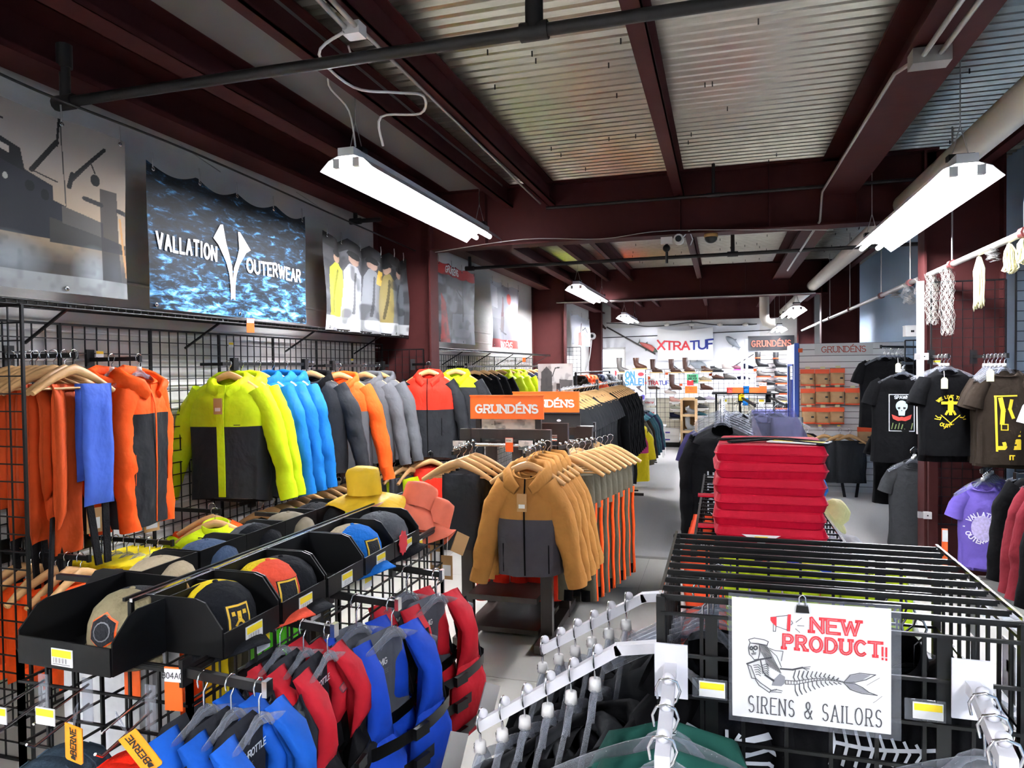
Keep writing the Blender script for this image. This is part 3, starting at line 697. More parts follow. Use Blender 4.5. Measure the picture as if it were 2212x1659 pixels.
# --- life vest on the origin
def vest(key, label, loc, rz, shoulder, lower, back, strap=None, L=.50, W=.20, group=None, text=None, side=None, tagm=None, vband=False):
    if key and key in _gc: return dup(_gc[key], loc, rz, label, group)
    t = thing('life_vest', label, 'life vest', loc, rz, group)
    if key: _gc[key] = t
    z0 = -.115; strap = strap or m_black
    b = MB(); b.pillow([(z0+.005, -.07, .07), (z0-.04, -.12, .12), (z0-.12, -.135, .135), (z0-.22, -.15, .15), (z0-.32, -W, W), (z0-L, -W*.98, W*.98)], .05, 10, lambda x, z: .065); bp = part('back_panel', b, back, t)
    if text:
        b = MB(); letters(b, text, .017, .0036, plane_fn((0, .034, z0-.075), (1, 0, 0), (0, 0, 1)), gap=.12); part('lettering', b, m_whiteink, bp)
        b = MB(); letters(b, 'EEEEEE', .012, .0016, plane_fn((0, .034, z0-.105), (1, 0, 0), (0, 0, 1)), gap=.2, wide=.8); part('lettering', b, mat('grey_ink', '#77777a', .7), bp)
    for s in (-1, 1):
        def xr(a, c): return (min(s*a, s*c), max(s*a, s*c))
        rows = [(z0+.012, .060, .155), (z0-.05, .070, .165), (z0-.12, .085, .150), (z0-.19, .075, .155), (z0-.25, .05, .185)]
        b = MB(); b.pillow([(z,)+xr(a, c) for z, a, c in rows], .07, 8, lambda x, z: -.045+.07*max(0, (z-z0+.10)/.11)); part('shoulder_panel', crumple(b, .004, 14., s), shoulder, t)
        rows = [(z0-.235, .045, .185), (z0-.30, .014, W*1.02), (z0-.40, .006, W*1.04), (z0-L, .006, W)]
        b = MB(); b.pillow([(z,)+xr(a, c) for z, a, c in rows], .075, 8, lambda x, z: -.05); part('front_panel', crumple(b, .006, 12., s), lower, t)
        if side: b = MB(); b.pillow([(z,)+xr(a, c) for z, a, c in [(z0-.02, .155, .172), (z0-.12, .145, .17), (z0-.22, .17, .20), (z0-.35, W, W*1.12), (z0-L, W, W*1.12)]], .10, 4, lambda x, z: 0.); part('side_panel', b, side, t)
    for z in ((z0-.30, z0-.43) if not vband else (z0-.25, z0-.34, z0-.44)):
        st = part('strap', MB().loft([[((W+.045)*math.cos(a), .085*math.sin(a)-.005, z+h) for a in [2*PI*i/20 for i in range(20)]] for h in (-.018, .018)], False, True), strap, t)
        part('buckle', MB().box((.01, -.095, z), (.06, .016, .032)), m_black, st)
    if tagm:
        b = MB(); M = Matrix.Rotation(.5, 3, 'Y'); b.box((.13, -.12, z0-.38), (.10, .004, .14), M=M); part('hang_tag', b, tagm, t)
    return t
# --- caps and hats, facing -y, brim at the front, standing on z=0
def cap(label, loc, rz, front, back, brim, patch=None, badge=None, group=None, key=None, tilt=0, tag_card=False):
    if key and key in _gc: return dup(_gc[key], loc, rz, label, group)
    t = thing('baseball_hat', label, 'cap', loc, rz, group); t.scale = (.92,)*3
    if key: _gc[key] = t
    prof = [(.098, 0), (.100, .03), (.097, .065), (.085, .098), (.060, .122), (.03, .134), (.001, .137)]
    sq = lambda b: [(x, y*1.14, z) for x, y, z in b]
    b = MB(); b.lathe(prof, 14, a0=-PI*.94, a1=-PI*.06); b.v = sq(b.v); part('front_panel', b, front, t)
    b = MB(); b.lathe(prof, 20, a0=-PI*.06, a1=PI*1.06); b.v = sq(b.v); part('back_mesh', b, back, t)
    b = MB()
    def br(u, v, h):
        a = -PI*.93+u*PI*.86; x0, y0 = .1*math.cos(a), .114*math.sin(a); r = .075*math.sin(PI*u)**.6
        x = x0*(1+.05*v); y = y0-r*v; return Vector((x, y, .012+h-.9*x*x/.2*v-.008*v))
    b.loft([[br(i/16, j/3, .003) for j in range(4)]+[br(i/16, j/3, -.002) for j in range(3, -1, -1)] for i in range(17)], True, True); part('brim', b, brim, t)
    part('button', MB().ball((0, 0, .137), .008, 8, 5, (1, 1, .6)), front, t)
    def surf(x, y, off=.002):
        z = .062+y; r = .1
        for (r0, z0), (r1, z1) in zip(prof, prof[1:]):
            if z0 <= z <= z1: r = r0+(r1-r0)*(z-z0)/(z1-z0)
        q = max(0., 1-(x/r)**2); return Vector((x, -(r+off)*1.14*math.sqrt(q), z))
    if patch == 'hex':
        def hexo(r): return [(r*math.sin(PI/3*i), r*1.05*math.cos(PI/3*i)) for i in range(6)]
        for r, m, o in ((.041, m_tagorange, .002), (.037, mat('patch_black', '#24252a', .9, bump=.6, scale=200), .004)):
            b = MB()
            for i in range(6):
                (x0, y0), (x1, y1) = hexo(r)[i], hexo(r)[(i+1) % 6]; b.add([surf(0, 0, o), surf(x1*.5, y1*.5, o), surf(x1, y1, o), surf((x0+x1)/2, (y0+y1)/2, o), surf(x0, y0, o), surf(x0*.5, y0*.5, o)], [(0, 1, 2, 3, 4, 5)])
            part('patch', b, m, t)
        b = MB(); ribbon(b, [(.022*math.cos(a), .022*math.sin(a)) for a in [2*PI*i/14 for i in range(15)]], .003, lambda x, y: surf(x, y, .005)); part('patch_ring', b, mat('grey_ink', '#77777a', .7), t)
    elif patch:
        b = MB(); b.grid(lambda u, v: surf(-.033+.066*u, -.034+.068*v, .003), 8, 8); part('patch', b, mat('patch_black', '#24252a', .9), t)
        b = MB(); e = lambda x, y: surf(x, y, .005)
        ribbon(b, [(-.028, -.03), (.028, -.03), (.028, .03), (-.028, .03), (-.028, -.03)], .005, e)
        if patch == 'T':
            ribbon(b, [(-.016, .012), (.016, .012)], .010, e); ribbon(b, [(0, .012), (0, -.006)], .011, e); ribbon(b, [(-.005, -.008), (-.011, -.017)], .006, e); ribbon(b, [(.005, -.008), (.011, -.017)], .006, e); ribbon(b, [(-.02, -.023), (.02, -.023)], .003, e)
        part('emblem', b, patch_gold, t)
    if tag_card:
        ct = part('hang_tag', MB().box((.075, .075, .10), (.085, .003, .05), M=Matrix.Rotation(-.5, 3, 'Y')), m_kraft, t)
    return t
patch_gold = mat('gold_thread', '#e6b62c', .6)
def sunhat(label, loc, rz, m, R=.19, crown=.095, h=.11, flop=.03, seed=0, tagm=None, name='bucket_hat'):
    t = thing(name, label, 'hat', loc, rz)
    b = MB(); b.lathe([(crown, .045), (crown*.98, .075), (crown*.95, h*.9+.04), (crown*.88, h+.045), (crown*.5, h+.056), (.002, h+.05)], 26, wob=lambda a, z: .04*math.sin(3*a+seed+30*z)); part('crown', crumple(b, .007, 22., seed), m, t)
    b = MB()
    def p(u, v, o):
        a = 2*PI*u; r = crown+(R-crown)*v; return (r*math.cos(a), r*math.sin(a), .045-(.045-flop*math.sin(2*a+seed))*v**1.1+o+.006*math.sin(5*a+seed)*v)
    n = 32; b.loft([[p(i/n, 0, .003), p(i/n, .35, .003), p(i/n, .7, .003), p(i/n, 1, .002), p(i/n, 1, -.001), p(i/n, .7, -.001), p(i/n, .35, -.001), p(i/n, 0, -.001)] for i in range(n+1)], False, True); part('brim', b, m, t)
    if tagm: part('hang_tag', MB().box((.12, -.12, .0), (.07, .004, .08), rz=.6), tagm, t)
    return t
# --- hat bin: sloping open tray, opening towards -y
_bin = {}
m_tray = mat('black_tray', '#060607', .45, bump=.05, scale=30, spec=.3)
def bin_(label, loc, rz, w=.25, d=.26, hb=.13, hf=.06, group='black hat trays', tagged=True):
    t = thing('hat_tray', label, 'tray', loc, rz, group); th = .004
    part('base', MB().bx((-w/2, 0, 0), (w/2, d, th)), m_tray, t)
    for s in (-1, 1):
        M = Matrix(((0, 0, s, s*w/2), (1, 0, 0, 0), (0, 1, 0, 0), (0, 0, 0, 1)))
        part('side_panel', MB().prism([(0, 0), (d, 0), (d, hb), (.07, hb), (.045, hb*.94), (0, hf+.01)], M, th), m_tray, t)
    part('back_panel', MB().bx((-w/2, d-th, 0), (w/2, d, hb)), m_tray, t)
    part('lip', MB().bx((-w/2, -th, 0), (w/2, 0, hf)), m_tray, t)
    if tagged: price(t, (-.0, -.0065, hf*.45))
    return t
def price(parent, c, w=.062, h=.038, u=(1, 0, 0), v=(0, 0, 1), rate=None):
    f = plane_fn(c, u, v); n = Vector(u).cross(Vector(v))
    b = MB(); U, V = Vector(u)*w/2, Vector(v)*h/2; C = Vector(c)
    b.add([C-U-V+n*.0, C+U-V, C+U+V, C-U+V, C-U-V-n*.002, C+U-V-n*.002, C+U+V-n*.002, C-U+V-n*.002], [(0, 1, 2, 3), (7, 6, 5, 4), (0, 4, 5, 1), (1, 5, 6, 2), (2, 6, 7, 3), (3, 7, 4, 0)])
    lb = part('price_label', b, m_paper, parent)
    b = MB(); poly_on(b, [(-w*.46, h*.02), (w*.46, h*.02), (w*.46, h*.44), (-w*.46, h*.44)], lambda x, y: f(x, y)+n*.0008); part('yellow_band', b, m_yellowtag, lb if parent.type == 'EMPTY' else parent)
    if w > .05:
        b = MB(); g = lambda x, y: f(x, y)+n*.0014
        for i in range(14):
            if i % 3 != 1: ribbon(b, [(-w*.36+i*w*.05, -h*.30), (-w*.36+i*w*.05, -h*.04)], w*.018, g)
        if rate: letters(b, rate, h*.26, h*.035, g, cx=w*.24, cy=h*.22, gap=.12); ribbon(b, [(-w*.40, h*.32), (-w*.20, h*.32)], h*.03, g); ribbon(b, [(-w*.40, h*.20), (0, h*.20)], h*.03, g)
        ribbon(b, [(-w*.40, -h*.38), (w*.40, -h*.38)], h*.025, g)
        part('print', b, m_ink, lb if parent.type == 'EMPTY' else parent)
    return lb
def card(name, label, cat, loc, rz, w, h, m, group=None, th=.003, tilt=0):
    t = thing(name, label, cat, loc, rz, group); t.rotation_euler = (tilt, 0, rz)
    part('board', MB().box((0, th/2, 0), (w, th, h)), m, t); return t
FLAT = lambda x, y: Vector((x, -.0012, y))
# --- footwear, toe towards +x
def boot(label, loc, rz, m, sole, h=.30, L=.27, band=None, group=None, name='rubber_boot', key=None):
    if key and key in _gc: return dup(_gc[key], loc, rz, label, group)
    t = thing(name, label, 'boot', loc, rz, group)
    if key: _gc[key] = t
    b = MB()
    P = [(0, 0, h), (0, 0, h-.002), (0, 0, .16), (.004, 0, .11), (.03, 0, .07), (.085, 0, .055), (.14, 0, .047), (.185, 0, .038), (.205, 0, .032)]
    R = [.05, .052, .047, .045, .047, .045, .045, .038, .018]; Q = [.058, .06, .052, .053, .060, .05, .038, .028, .012]
    b.tube(P, R, 14, Q, up=(1, 0, 0)); part('upper', b, m, t)
    out = [(-.062+.0*i, 0) for i in range(0)]
    pts = [(-.06*math.cos(a) if math.cos(a) > 0 else -.0, .043*math.sin(a)) for a in []]
    o = [(-.065, -.02), (-.055, -.036), (0, -.042), (.09, -.042), (.16, -.046), (.20, -.034), (.215, 0), (.20, .034), (.16, .046), (.09, .042), (0, .042), (-.055, .036), (-.065, .02)]
    part('sole', MB().prism(o, Matrix.Translation((0, 0, 0)), .022), sole, t)
    if band: part('trim_band', MB().lathe([(.056, h*.55), (.061, h*.56), (.061, h*.62), (.056, h*.63)], 14), band, t)
    return t
def shoe(label, loc, rz, m, sole, group=None, name='shoe', key=None, mid=False):
    if key and key in _gc: return dup(_gc[key], loc, rz, label, group)
    t = thing(name, label, 'shoe', loc, rz, group)
    if key: _gc[key] = t
    h = .13 if mid else .085
    b = MB(); b.tube([(-.01, 0, h), (-.01, 0, h-.003), (0, 0, .065), (.04, 0, .058), (.09, 0, .05), (.15, 0, .04), (.19, 0, .033), (.205, 0, .03)], [.034, .036, .04, .042, .043, .042, .034, .014], 12, [.045, .048, .055, .05, .04, .03, .022, .01], up=(1, 0, 0)); part('upper', b, m, t)
    o = [(-.06, -.02), (-.05, -.034), (0, -.04), (.09, -.04), (.16, -.044), (.20, -.032), (.217, 0), (.20, .032), (.16, .044), (.09, .04), (0, .04), (-.05, .034), (-.06, .02)]
    part('sole', MB().prism(o, Matrix(), .024), sole, t); return t
# ------------------------------------------------------------------ cloth colours
c_lime = cloth('lime_shell', '#b9d016', .55); c_char = cloth('charcoal_shell', '#2a2b2e', .5); c_blue = cloth('azure_shell', '#1669b0', .55)
c_orange = cloth('orange_shell', '#f2571c', .6); c_grey = cloth('grey_shell', '#5c5d60', .65); c_red = cloth('red_shell', '#e0301f', .6)
c_black = cloth('black_cloth', '#08080a', .9); c_rust = cloth('rust_bib', '#c64d22', .6); c_cobalt = cloth('cobalt_bib', '#4a69c8', .6)
c_yell = cloth('yellow_pvc', '#e8cf1c', .45); c_navy = cloth('navy_cloth', '#10142a', .8); c_white = cloth('white_lining', '#d9d9d6', .7)
c_strap = cloth('black_webbing', '#19191b', .8, .4, 120); c_brown = cloth('saddle_brown', '#a9753a', .75); c_slate = cloth('slate_grey', '#4d4a4f', .75)
c_olive = cloth('olive_cloth', '#5b5648', .8); c_teal = cloth('teal_cloth', '#20434a', .7); c_dkgrey = cloth('dark_heather', '#2e2f31', .9)
c_green = cloth('bottle_green', '#1d4a40', .9); c_purple = cloth('purple_cotton', '#6352a2', .85); c_maroon = cloth('maroon_cotton', '#70212a', .85)
c_offw = cloth('white_cotton', '#d5d6d8', .85); c_brownolive = cloth('brown_cotton', '#2a221b', .9); c_fgreen = cloth('lime_green_pvc', '#74d843', .5)
# ------------------------------------------------------------------ grid wall, shelves
for i in range(8):
    y0 = 1.66+i*.612
    grid_panel('black wall grid panel, %s from the near end below the banners' % ORD[i], (-3.315, y0, .05), PI/2, .605, 1.96, group='wall grid panels of the first bay')
for i in range(5):
    y0 = 6.85+i*1.14
    grid_panel('black wall grid panel beyond the first column, %s along' % ORD[i], (-3.315, y0, .05), PI/2, 1.12, 1.88, group='wall grid panels of the second bay')
grid_panel('black grid panel standing out from the wall at the near end', (-3.30, 2.34, .05), 0, .40, 2.0)
grid_panel('black grid panel fixed flat on the first brown column', (-3.30, 6.50, .05), 0, .46, 1.9)
wire_shelf('long black wire shelf under the boat and ocean banners', -3.33, -3.0, 1.3, 6.50, 2.085)
wire_shelf('black wire shelf between the first and second columns', -3.33, -3.0, 6.80, 12.6, 1.985)
def arm(label, a, b_, z=None, stub=True):
    t = thing('garment_arm', label, 'display arm', a); A = Vector((0, 0, 0)); B = Vector(b_)-Vector(a)
    part('arm_bar', MB().bar(A, B, .014, .022), m_black, t); d = B.normalized()
    part('end_cap', MB().bar(B, B+d*.012, .018, .034), m_black, t)
    if stub: part('back_plate', MB().bar(A-d*.008, A, .05, .11), m_black, t)
    return t
def rail(label, y0, y1, z, x=-3.05):
    t = thing('hang_rail', label, 'rail', (x, y0, z)); part('rail_bar', MB().bar((0, 0, 0), (0, y1-y0, 0), .014, .024), m_black, t)
    for y in (.12, y1-y0-.12): part('bracket', MB().bar((-.26, y, -.0), (0, y, -.0), .02).box((-.0, y, .0), (.03, .05, .08)), m_black, t)
    return t
arm('black arm on the wall holding the rust bib trousers', (-3.305, 2.6, 1.835), (-2.9, 2.6, 1.835))
arm('black arm on the wall holding the orange and charcoal pullovers', (-3.305, 3.06, 1.825), (-2.98, 3.06, 1.825))
rail('black rail on the wall with the lime and blue rain jackets', 3.80, 4.86, 1.80)
rail('black rail on the wall with the orange and grey jackets', 5.02, 6.15, 1.79)
# rust bibs facing into the room: the outermost is the cobalt one
xs = [-3.27, -3.215, -3.16, -3.105, -3.05, -2.995, -2.945]
for i, x in enumerate(xs):
    y = 2.585+rnd.uniform(-.02, .02); rz = PI/2+rnd.uniform(-.30, .22)
    wood_hanger('beech hanger of the rust bib trousers, %s from the wall' % ORD[i], (x, y, 1.855), rz)
    d = (.06, -.04, .07, .02, -.06, .03, -.07)[i]
    trousers(('rb', i % 3), 'rust orange bib trousers folded over a hanger, %s from the wall' % ORD[i], (x, y+d, 1.855), rz+.40, c_rust, L=.66+.07*(i % 3), W=.075, th=.055, strap=c_strap, group='rust bib trousers', seed=i*1.7)
wood_hanger('beech hanger of the cobalt bib trousers at the arm end', (-2.89, 2.585, 1.855), PI/2)
trousers(None, 'cobalt blue bib trousers folded over the outermost hanger of the arm', (-2.89, 2.685, 1.855), PI/2, c_cobalt, L=.58, W=.085, th=.045, strap=c_strap, seed=2)
def swing(label, p, m=m_kraft, w=.075, h=.12, rz=0):
    t = thing('swing_tag', label, 'tag', p, rz); part('tag_card', MB().box((0, 0, -h/2), (w, .003, h)), m, t)
    part('tag_print', MB().box((0, -.002, -h*.62), (w*.72, .002, h*.45)), m_paper, t); part('string', MB().bar((0, 0, 0), (0, .02, .10), .002), m_white, t); return t
swing('kraft swing tag hanging below the cobalt bib trousers', at(203, 1097, x=-2.9), w=.07, rz=PI/2-.3)
swing('kraft swing tag hanging below the charcoal pullover', at(327, 1104, x=-2.95), w=.085, h=.11, rz=PI/2-.3)
for i, (x, y) in enumerate(((-3.10, 3.0), (-2.99, 3.07))):
    clear_hanger('clear hanger in the %s orange pullover' % ('nearer' if i else 'farther'), (x, y, 1.845), PI/2)
    top(('op',), 'orange and charcoal hooded pullover %s' % ('on the arm end beside the bibs' if i else 'half hidden next to the wall'), 'jacket', (x, y, 1.845), PI/2+.08+.06*i, c_char, c_orange, c_orange, hood=c_orange, zipm=c_orange, L=.80, W=.18, D=.085, yoke_s=.21, SL=.72, splay=-.02, name='pullover', group='orange pullovers', seed=1)
# first rail: lime, azure and charcoal jackets facing the camera end
J = []
wood_hanger('broad beech hanger in the front lime jacket', (-3.03, 3.84, 1.815), .12)
top(('lj',), 'lime and charcoal rain jacket with lime front flap, first on its rail', 'jacket', (-3.03, 3.84, 1.815), .20, c_char, c_lime, c_lime, c_lime, c_lime, c_lime, c_white, L=.76, W=.25, D=.115, yoke_s=.31, SL=.68, tail=.06, tagm=m_kraft, stripe=m_ink, group='lime rain jackets', seed=.4, splay=.17)
wood_hanger('beech hanger in the second lime jacket', (-3.05, 3.99, 1.815), .05)
top(('lj',), 'lime and charcoal rain jacket half hidden behind the front lime jacket', 'jacket', (-3.04, 3.99, 1.815), .08, None, group='lime rain jackets')
for i, y in enumerate((4.17, 4.33, 4.49)):
    wood_hanger('beech hanger in the %s azure jacket' % ORD[i], (-3.05, y, 1.815), -.05*i)
    top(('bj', i), 'azure blue rain jacket, %s behind the lime jackets' % ORD[i], 'jacket', (-3.04, y, 1.815), -.04*i, c_blue, hood=c_blue, L=.76, W=.25, D=.115, SL=.70, splay=.15, group='azure rain jackets', seed=i*2.1)
wood_hanger('beech hanger in the charcoal soft-shell jacket', (-3.0, 4.74, 1.815), .15)
top(None, 'charcoal soft-shell jacket with kraft chest tag beside the azure jackets', 'jacket', (-2.98, 4.74, 1.815), .28, c_char, hood=c_black, zipm=c_black, L=.74, W=.25, SL=.64, splay=.15, stripe=m_whiteink, tagm=m_kraft, seed=3, fold=.016)
wood_hanger('beech hanger in the orange and charcoal parka', (-2.97, 5.10, 1.80), .25)
top(None, 'orange and charcoal parka with orange hood and front flap', 'jacket', (-2.95, 5.10, 1.80), .30, c_grey, c_orange, c_orange, c_orange, c_orange, c_orange, c_white, L=.76, W=.24, D=.11, yoke_s=.28, SL=.74, splay=.16, seed=5, zipm=None)
for i, y in enumerate((5.62, 5.88)):
    wood_hanger('beech hanger in the %s grey parka' % ORD[i], (-3.02, y, 1.80), .1)
    top(('gp',), 'mid grey hooded parka, %s behind the orange parka' % ORD[i], 'jacket', (-3.0, y, 1.80), .12, c_grey, hood=c_grey, L=.76, W=.24, SL=.68, splay=.14, group='grey parkas', seed=2.6)
# column jackets
arm('black arm reaching from the first column towards the aisle', (-2.95, 6.49, 1.80), (-2.60, 6.10, 1.80))
wood_hanger('beech hanger in the red and black jacket', (-2.64, 6.16, 1.815), .25)
top(None, 'red and black rain jacket with pale lining on the first column', 'jacket', (-2.64, 6.16, 1.815), .25, c_char, c_red, c_char, hood=c_red, L=.78, W=.25, D=.115, yoke_s=.34, SL=.60, tail=.07, lining=c_white, zipm=c_black, splay=.13, seed=1.2)
wood_hanger('beech hanger in the lime and black jacket', (-2.46, 6.40, 1.815), .2)
top(None, 'black jacket with lime hood half hidden behind the red jacket', 'jacket', (-2.46, 6.42, 1.815), .2, c_char, c_lime, c_char, c_lime, hood=c_lime, L=.84, W=.26, yoke_s=.14, SL=.68, seed=4)
# lower tier on the wall
rail('black lower rail of the lime work trousers', 3.95, 5.35, .875)
for i in range(11):
    y = 4.02+i*.125
    wood_hanger('beech hanger of the lime work trousers rail, %s from the near end' % ORD[i], (-2.94, y, .89), rnd.uniform(-.12, .12)+.1)
    trousers(('lt', i % 2), 'lime work trousers with charcoal panel on the lower rail, %s from the near end' % ORD[i], (-2.94, y, .89), .1, c_lime if i % 3 else c_char, L=.55, W=.17, th=.06, second=c_char, side=c_lime, group='lime work trousers', seed=i)
arm('black lower arm holding the lime and charcoal jacket', (-3.305, 3.5, .925), (-2.85, 3.5, .925))
wood_hanger('beech hanger in the orange lower jacket', (-3.0, 3.62, .94), .5)
top(None, 'orange jacket half hidden behind the lower lime jacket', 'jacket', (-2.95, 3.62, .94), .45, c_orange, L=.75, W=.26, SL=.6, seed=2)
wood_hanger('broad beech hanger in the lower lime jacket', (-2.88, 3.5, .94), .5)
top(None, 'lime jacket with charcoal front panel hung low behind the hat trays', 'jacket', (-2.88, 3.5, .94), .5, c_lime, collar=c_lime, placket=None, L=.78, W=.27, SL=.62, splay=.16, seed=6, print_fn=lambda t, f: part('centre_panel', MB().grid(lambda u, v: f(-.08+.16*u, .03+.6*v, .006), 6, 12), c_char, t))
arm('black lower arm near the end panel with short orange trousers', (-3.305, 2.55, .90), (-2.80, 2.55, .90))
for i in range(6):
    x = -3.22+i*.075; wood_hanger('beech hanger on the low near arm, %s from the wall' % ORD[i], (x, 2.55, .915), PI/2+rnd.uniform(-.3, .3))
    trousers(('lo', i % 2), 'orange trousers on the low near arm, %s from the wall' % ORD[i], (x, 2.55, .915), PI/2, c_orange, L=.42, W=.16, th=.05, group='orange low trousers', seed=i)
arm('black lower arm with the yellow bib trousers', (-3.305, 3.02, .86), (-2.76, 3.02, .86))
for i in range(6):
    x = -3.20+i*.075; clear_hanger('clear hanger of the yellow bib trousers, %s from the wall' % ORD[i], (x, 3.02, .875), PI/2-.1, cap=False)
    trousers(('yb', i % 2), 'bright yellow bib trousers on the low arm, %s from the wall' % ORD[i], (x, 3.02, .875), PI/2-.1, c_yell, L=.42, W=.20, th=.05, z0=-.11, group='yellow bib trousers', seed=i)
arm('black lower arm with charcoal and lime trousers before the column', (-3.305, 5.9, .91), (-2.7, 5.9, .91))
for i in range(6):
    x = -3.12+i*.08; wood_hanger('beech hanger on the low arm before the column, %s from the wall' % ORD[i], (x, 5.9, .925), PI/2+rnd.uniform(-.6, .1))
    trousers(('gl', i % 2), 'grey trousers with lime tops before the column, %s from the wall' % ORD[i], (x, 5.9, .925), PI/2-.2, (c_grey, c_lime)[i % 2], L=.55, W=.16, second=c_grey, group='grey and lime trousers', seed=i)
arm('black low arm on the first column with red trousers', (-2.9, 6.45, .97), (-2.55, 6.0, .97))
for i in range(5):
    wood_hanger('beech hanger on the low column arm, %s from the column' % ORD[i], (-2.85+i*.065, 6.38-i*.08, .985), .5+rnd.uniform(-.2, .2))
    trousers(('rt', i % 2), 'red work trousers on the low column arm, %s from the column' % ORD[i], (-2.85+i*.065, 6.38-i*.08, .985), .5, c_red, L=.6, W=.16, group='red work trousers', seed=i)
# green and white garments seen through the hat rack grid at the bottom
rail('black floor-level rail behind the hat rack', 1.9, 3.3, 1.0, -2.1)
for i, (m, n) in enumerate(((c_offw, 'white'), (c_offw, 'white'), (c_orange, 'orange'), (c_yell, 'yellow'), (c_olive, 'olive'), (c_fgreen, 'bright green'), (c_fgreen, 'bright green'), (c_fgreen, 'bright green'), (c_brownolive, 'brown'), (c_olive, 'dark olive'))):
    y = 1.98+i*.13; clear_hanger('clear hanger behind the hat rack, %s along' % ORD[i], (-2.1, y, 1.015), 0, cap=False)
    trousers(('hh', n), '%s trousers behind the hat rack grid, %s along the rail' % (n, ORD[i]), (-2.1, y, 1.015), 0, m, L=.75, W=.17, th=.07, group='trousers behind the hat rack', seed=i)
# second bay of the wall
rail('black rail in the second bay of the wall', 8.2, 12.0, 1.78)
for i, (y, m, y2, n) in enumerate(((8.4, c_black, c_black, 'black'), (8.75, c_black, c_black, 'black'), (9.1, c_grey, c_black, 'grey and black'), (9.5, c_lime, c_lime, 'lime'), (9.9, c_lime, c_lime, 'lime'), (10.3, c_lime, c_lime, 'lime'), (10.7, c_navy, c_navy, 'navy'), (11.1, c_navy, c_navy, 'navy'), (11.5, c_lime, c_navy, 'navy and lime'), (11.9, c_orange, c_lime, 'lime and orange'))):
    wood_hanger('beech hanger of the second bay, %s from the first column' % ORD[i], (-2.98, y, 1.795), .1)
    top(('b2', n), '%s jacket in the second bay, %s from the first column' % (n, ORD[i]), 'jacket', (-2.96, y, 1.795), .15, m, y2, y2, hood=y2 if i % 2 else None, L=.8, W=.28, SL=.66, group='second bay jackets', seed=i)
# orange shelf tickets
def ticket(label, p, w, h, rz=0, txt=None, mm=None):
    t = thing('shelf_ticket', label, 'ticket', p, rz); part('ticket_card', MB().box((0, 0, 0), (w, .003, h)), mm or m_tagorange, t)
    part('ticket_header', MB().box((0, -.0022, h*.32), (w*.94, .002, h*.30)), m_paper, t)
    if txt: b = MB(); letters(b, txt, h*.13, h*.018, plane_fn((0, -.0042, h*.32), (1, 0, 0), (0, 0, 1))); part('lettering', b, m_ink, t)
    return t
p = at(541, 703, x=-2.98); ticket('small orange ticket hung from the long wire shelf', p, .05, .095, PI/2-.6)
ticket('orange ticket at the end of the second wire shelf', at(1132, 775, x=-2.97), .05, .10, .3)
for i, (px, py, x) in enumerate(((496, 745, -3.29), (758, 779, -3.29), (212, 765, -3.29))):
    t = thing('price_ticket', 'small yellow price ticket on the wall grid above the %s' % ('lime jackets', 'orange parka', 'orange pullovers')[i], 'ticket', at(px, py, x=x), PI/2); price(t, (0, -.012, 0), .05, .035)
# ------------------------------------------------------------------ banners
def banner_fn(x, y0, y1, z0, z1, amp, k, sag=.0, ph=0., rake=0.):
    def f(u, v, off=0.):
        y = y0+(y1-y0)*u; q = math.sin(k*PI*u+ph)
        d = amp*q*(.4+.6*v)+amp*.5*math.sin(3.1*k*u+5*v+ph)
        top_ = sag*abs(math.sin(4*PI*u))
        return Vector((x+d+off+rake*v, y, z0+(z1-z0-top_*v)*v))
    return f
def banner(label, f, m=None, paint=None, hooks=5, name='wall_banner', zc=None):
    t = thing(name, label, 'banner', f(.5, 0)); o = Vector(t.location); g = lambda u, v: f(u, v)-o
    if paint is not None: picture('printed_sheet', paint, g, m, t)
    else: b = MB(); b.grid(g, 70, 40); part('printed_sheet', b, m, t)
    for i in range(hooks):
        u = (i+.12)/(hooks-.76); p = g(min(.985, u), .985); part('hook', MB().tube([p, p+Vector((.004, 0, .035)), p+Vector((.0, 0, .08))], .004, 6), m_steel, t)
        part('grommet', MB().lathe([(.006, -.002), (.012, -.002), (.012, .002), (.006, .002)], 10, c=(0, 0, 0)), m_chrome, t).matrix_local = Matrix.Translation(p+Vector((.004, 0, -.012))) @ Matrix.Rotation(PI/2, 4, 'Y')
        if i % 2 == 0:
            q = g(min(.985, u), .02); part('grommet', MB().lathe([(.006, -.002), (.012, -.002), (.012, .002), (.006, .002)], 10), m_chrome, t).matrix_local = Matrix.Translation(q+Vector((.004, 0, .006))) @ Matrix.Rotation(PI/2, 4, 'Y')
    return t, g
XB = -3.0
# boat at the pilings
P = Paint(300, 280, '#8d857f')
P.grad(.9, .35, '#c9a877', .55).ell(.45, .75, .4, .18, '#a39d9a', .5, .8)
P.poly([(0, .30), (.66, .30), (.66, .50), (.60, .52), (.60, .60), (.30, .72), (0, .74)], '#23252c'); P.poly([(.58, .42), (1, .34), (1, .28), (.58, .28)], '#3a3834'); P.poly([(.64, .40), (.86, .36), (.86, .45), (.64, .50)], '#54504a')
P.poly([(.27, .70), (.47, .64), (.45, .76), (.28, .82)], '#15161a'); P.poly([(.33, .735), (.40, .715), (.40, .75), (.33, .77)], '#b8b0a4'); P.poly([(.28, .755), (.31, .745), (.31, .775), (.28, .785)], '#b8b0a4')
P.ell(.33, .60, .012, .018, '#aaa59c').ell(.38, .59, .012, .018, '#aaa59c').ell(.49, .57, .022, .03, '#101115').ell(.56, .54, .02, .03, '#101115')
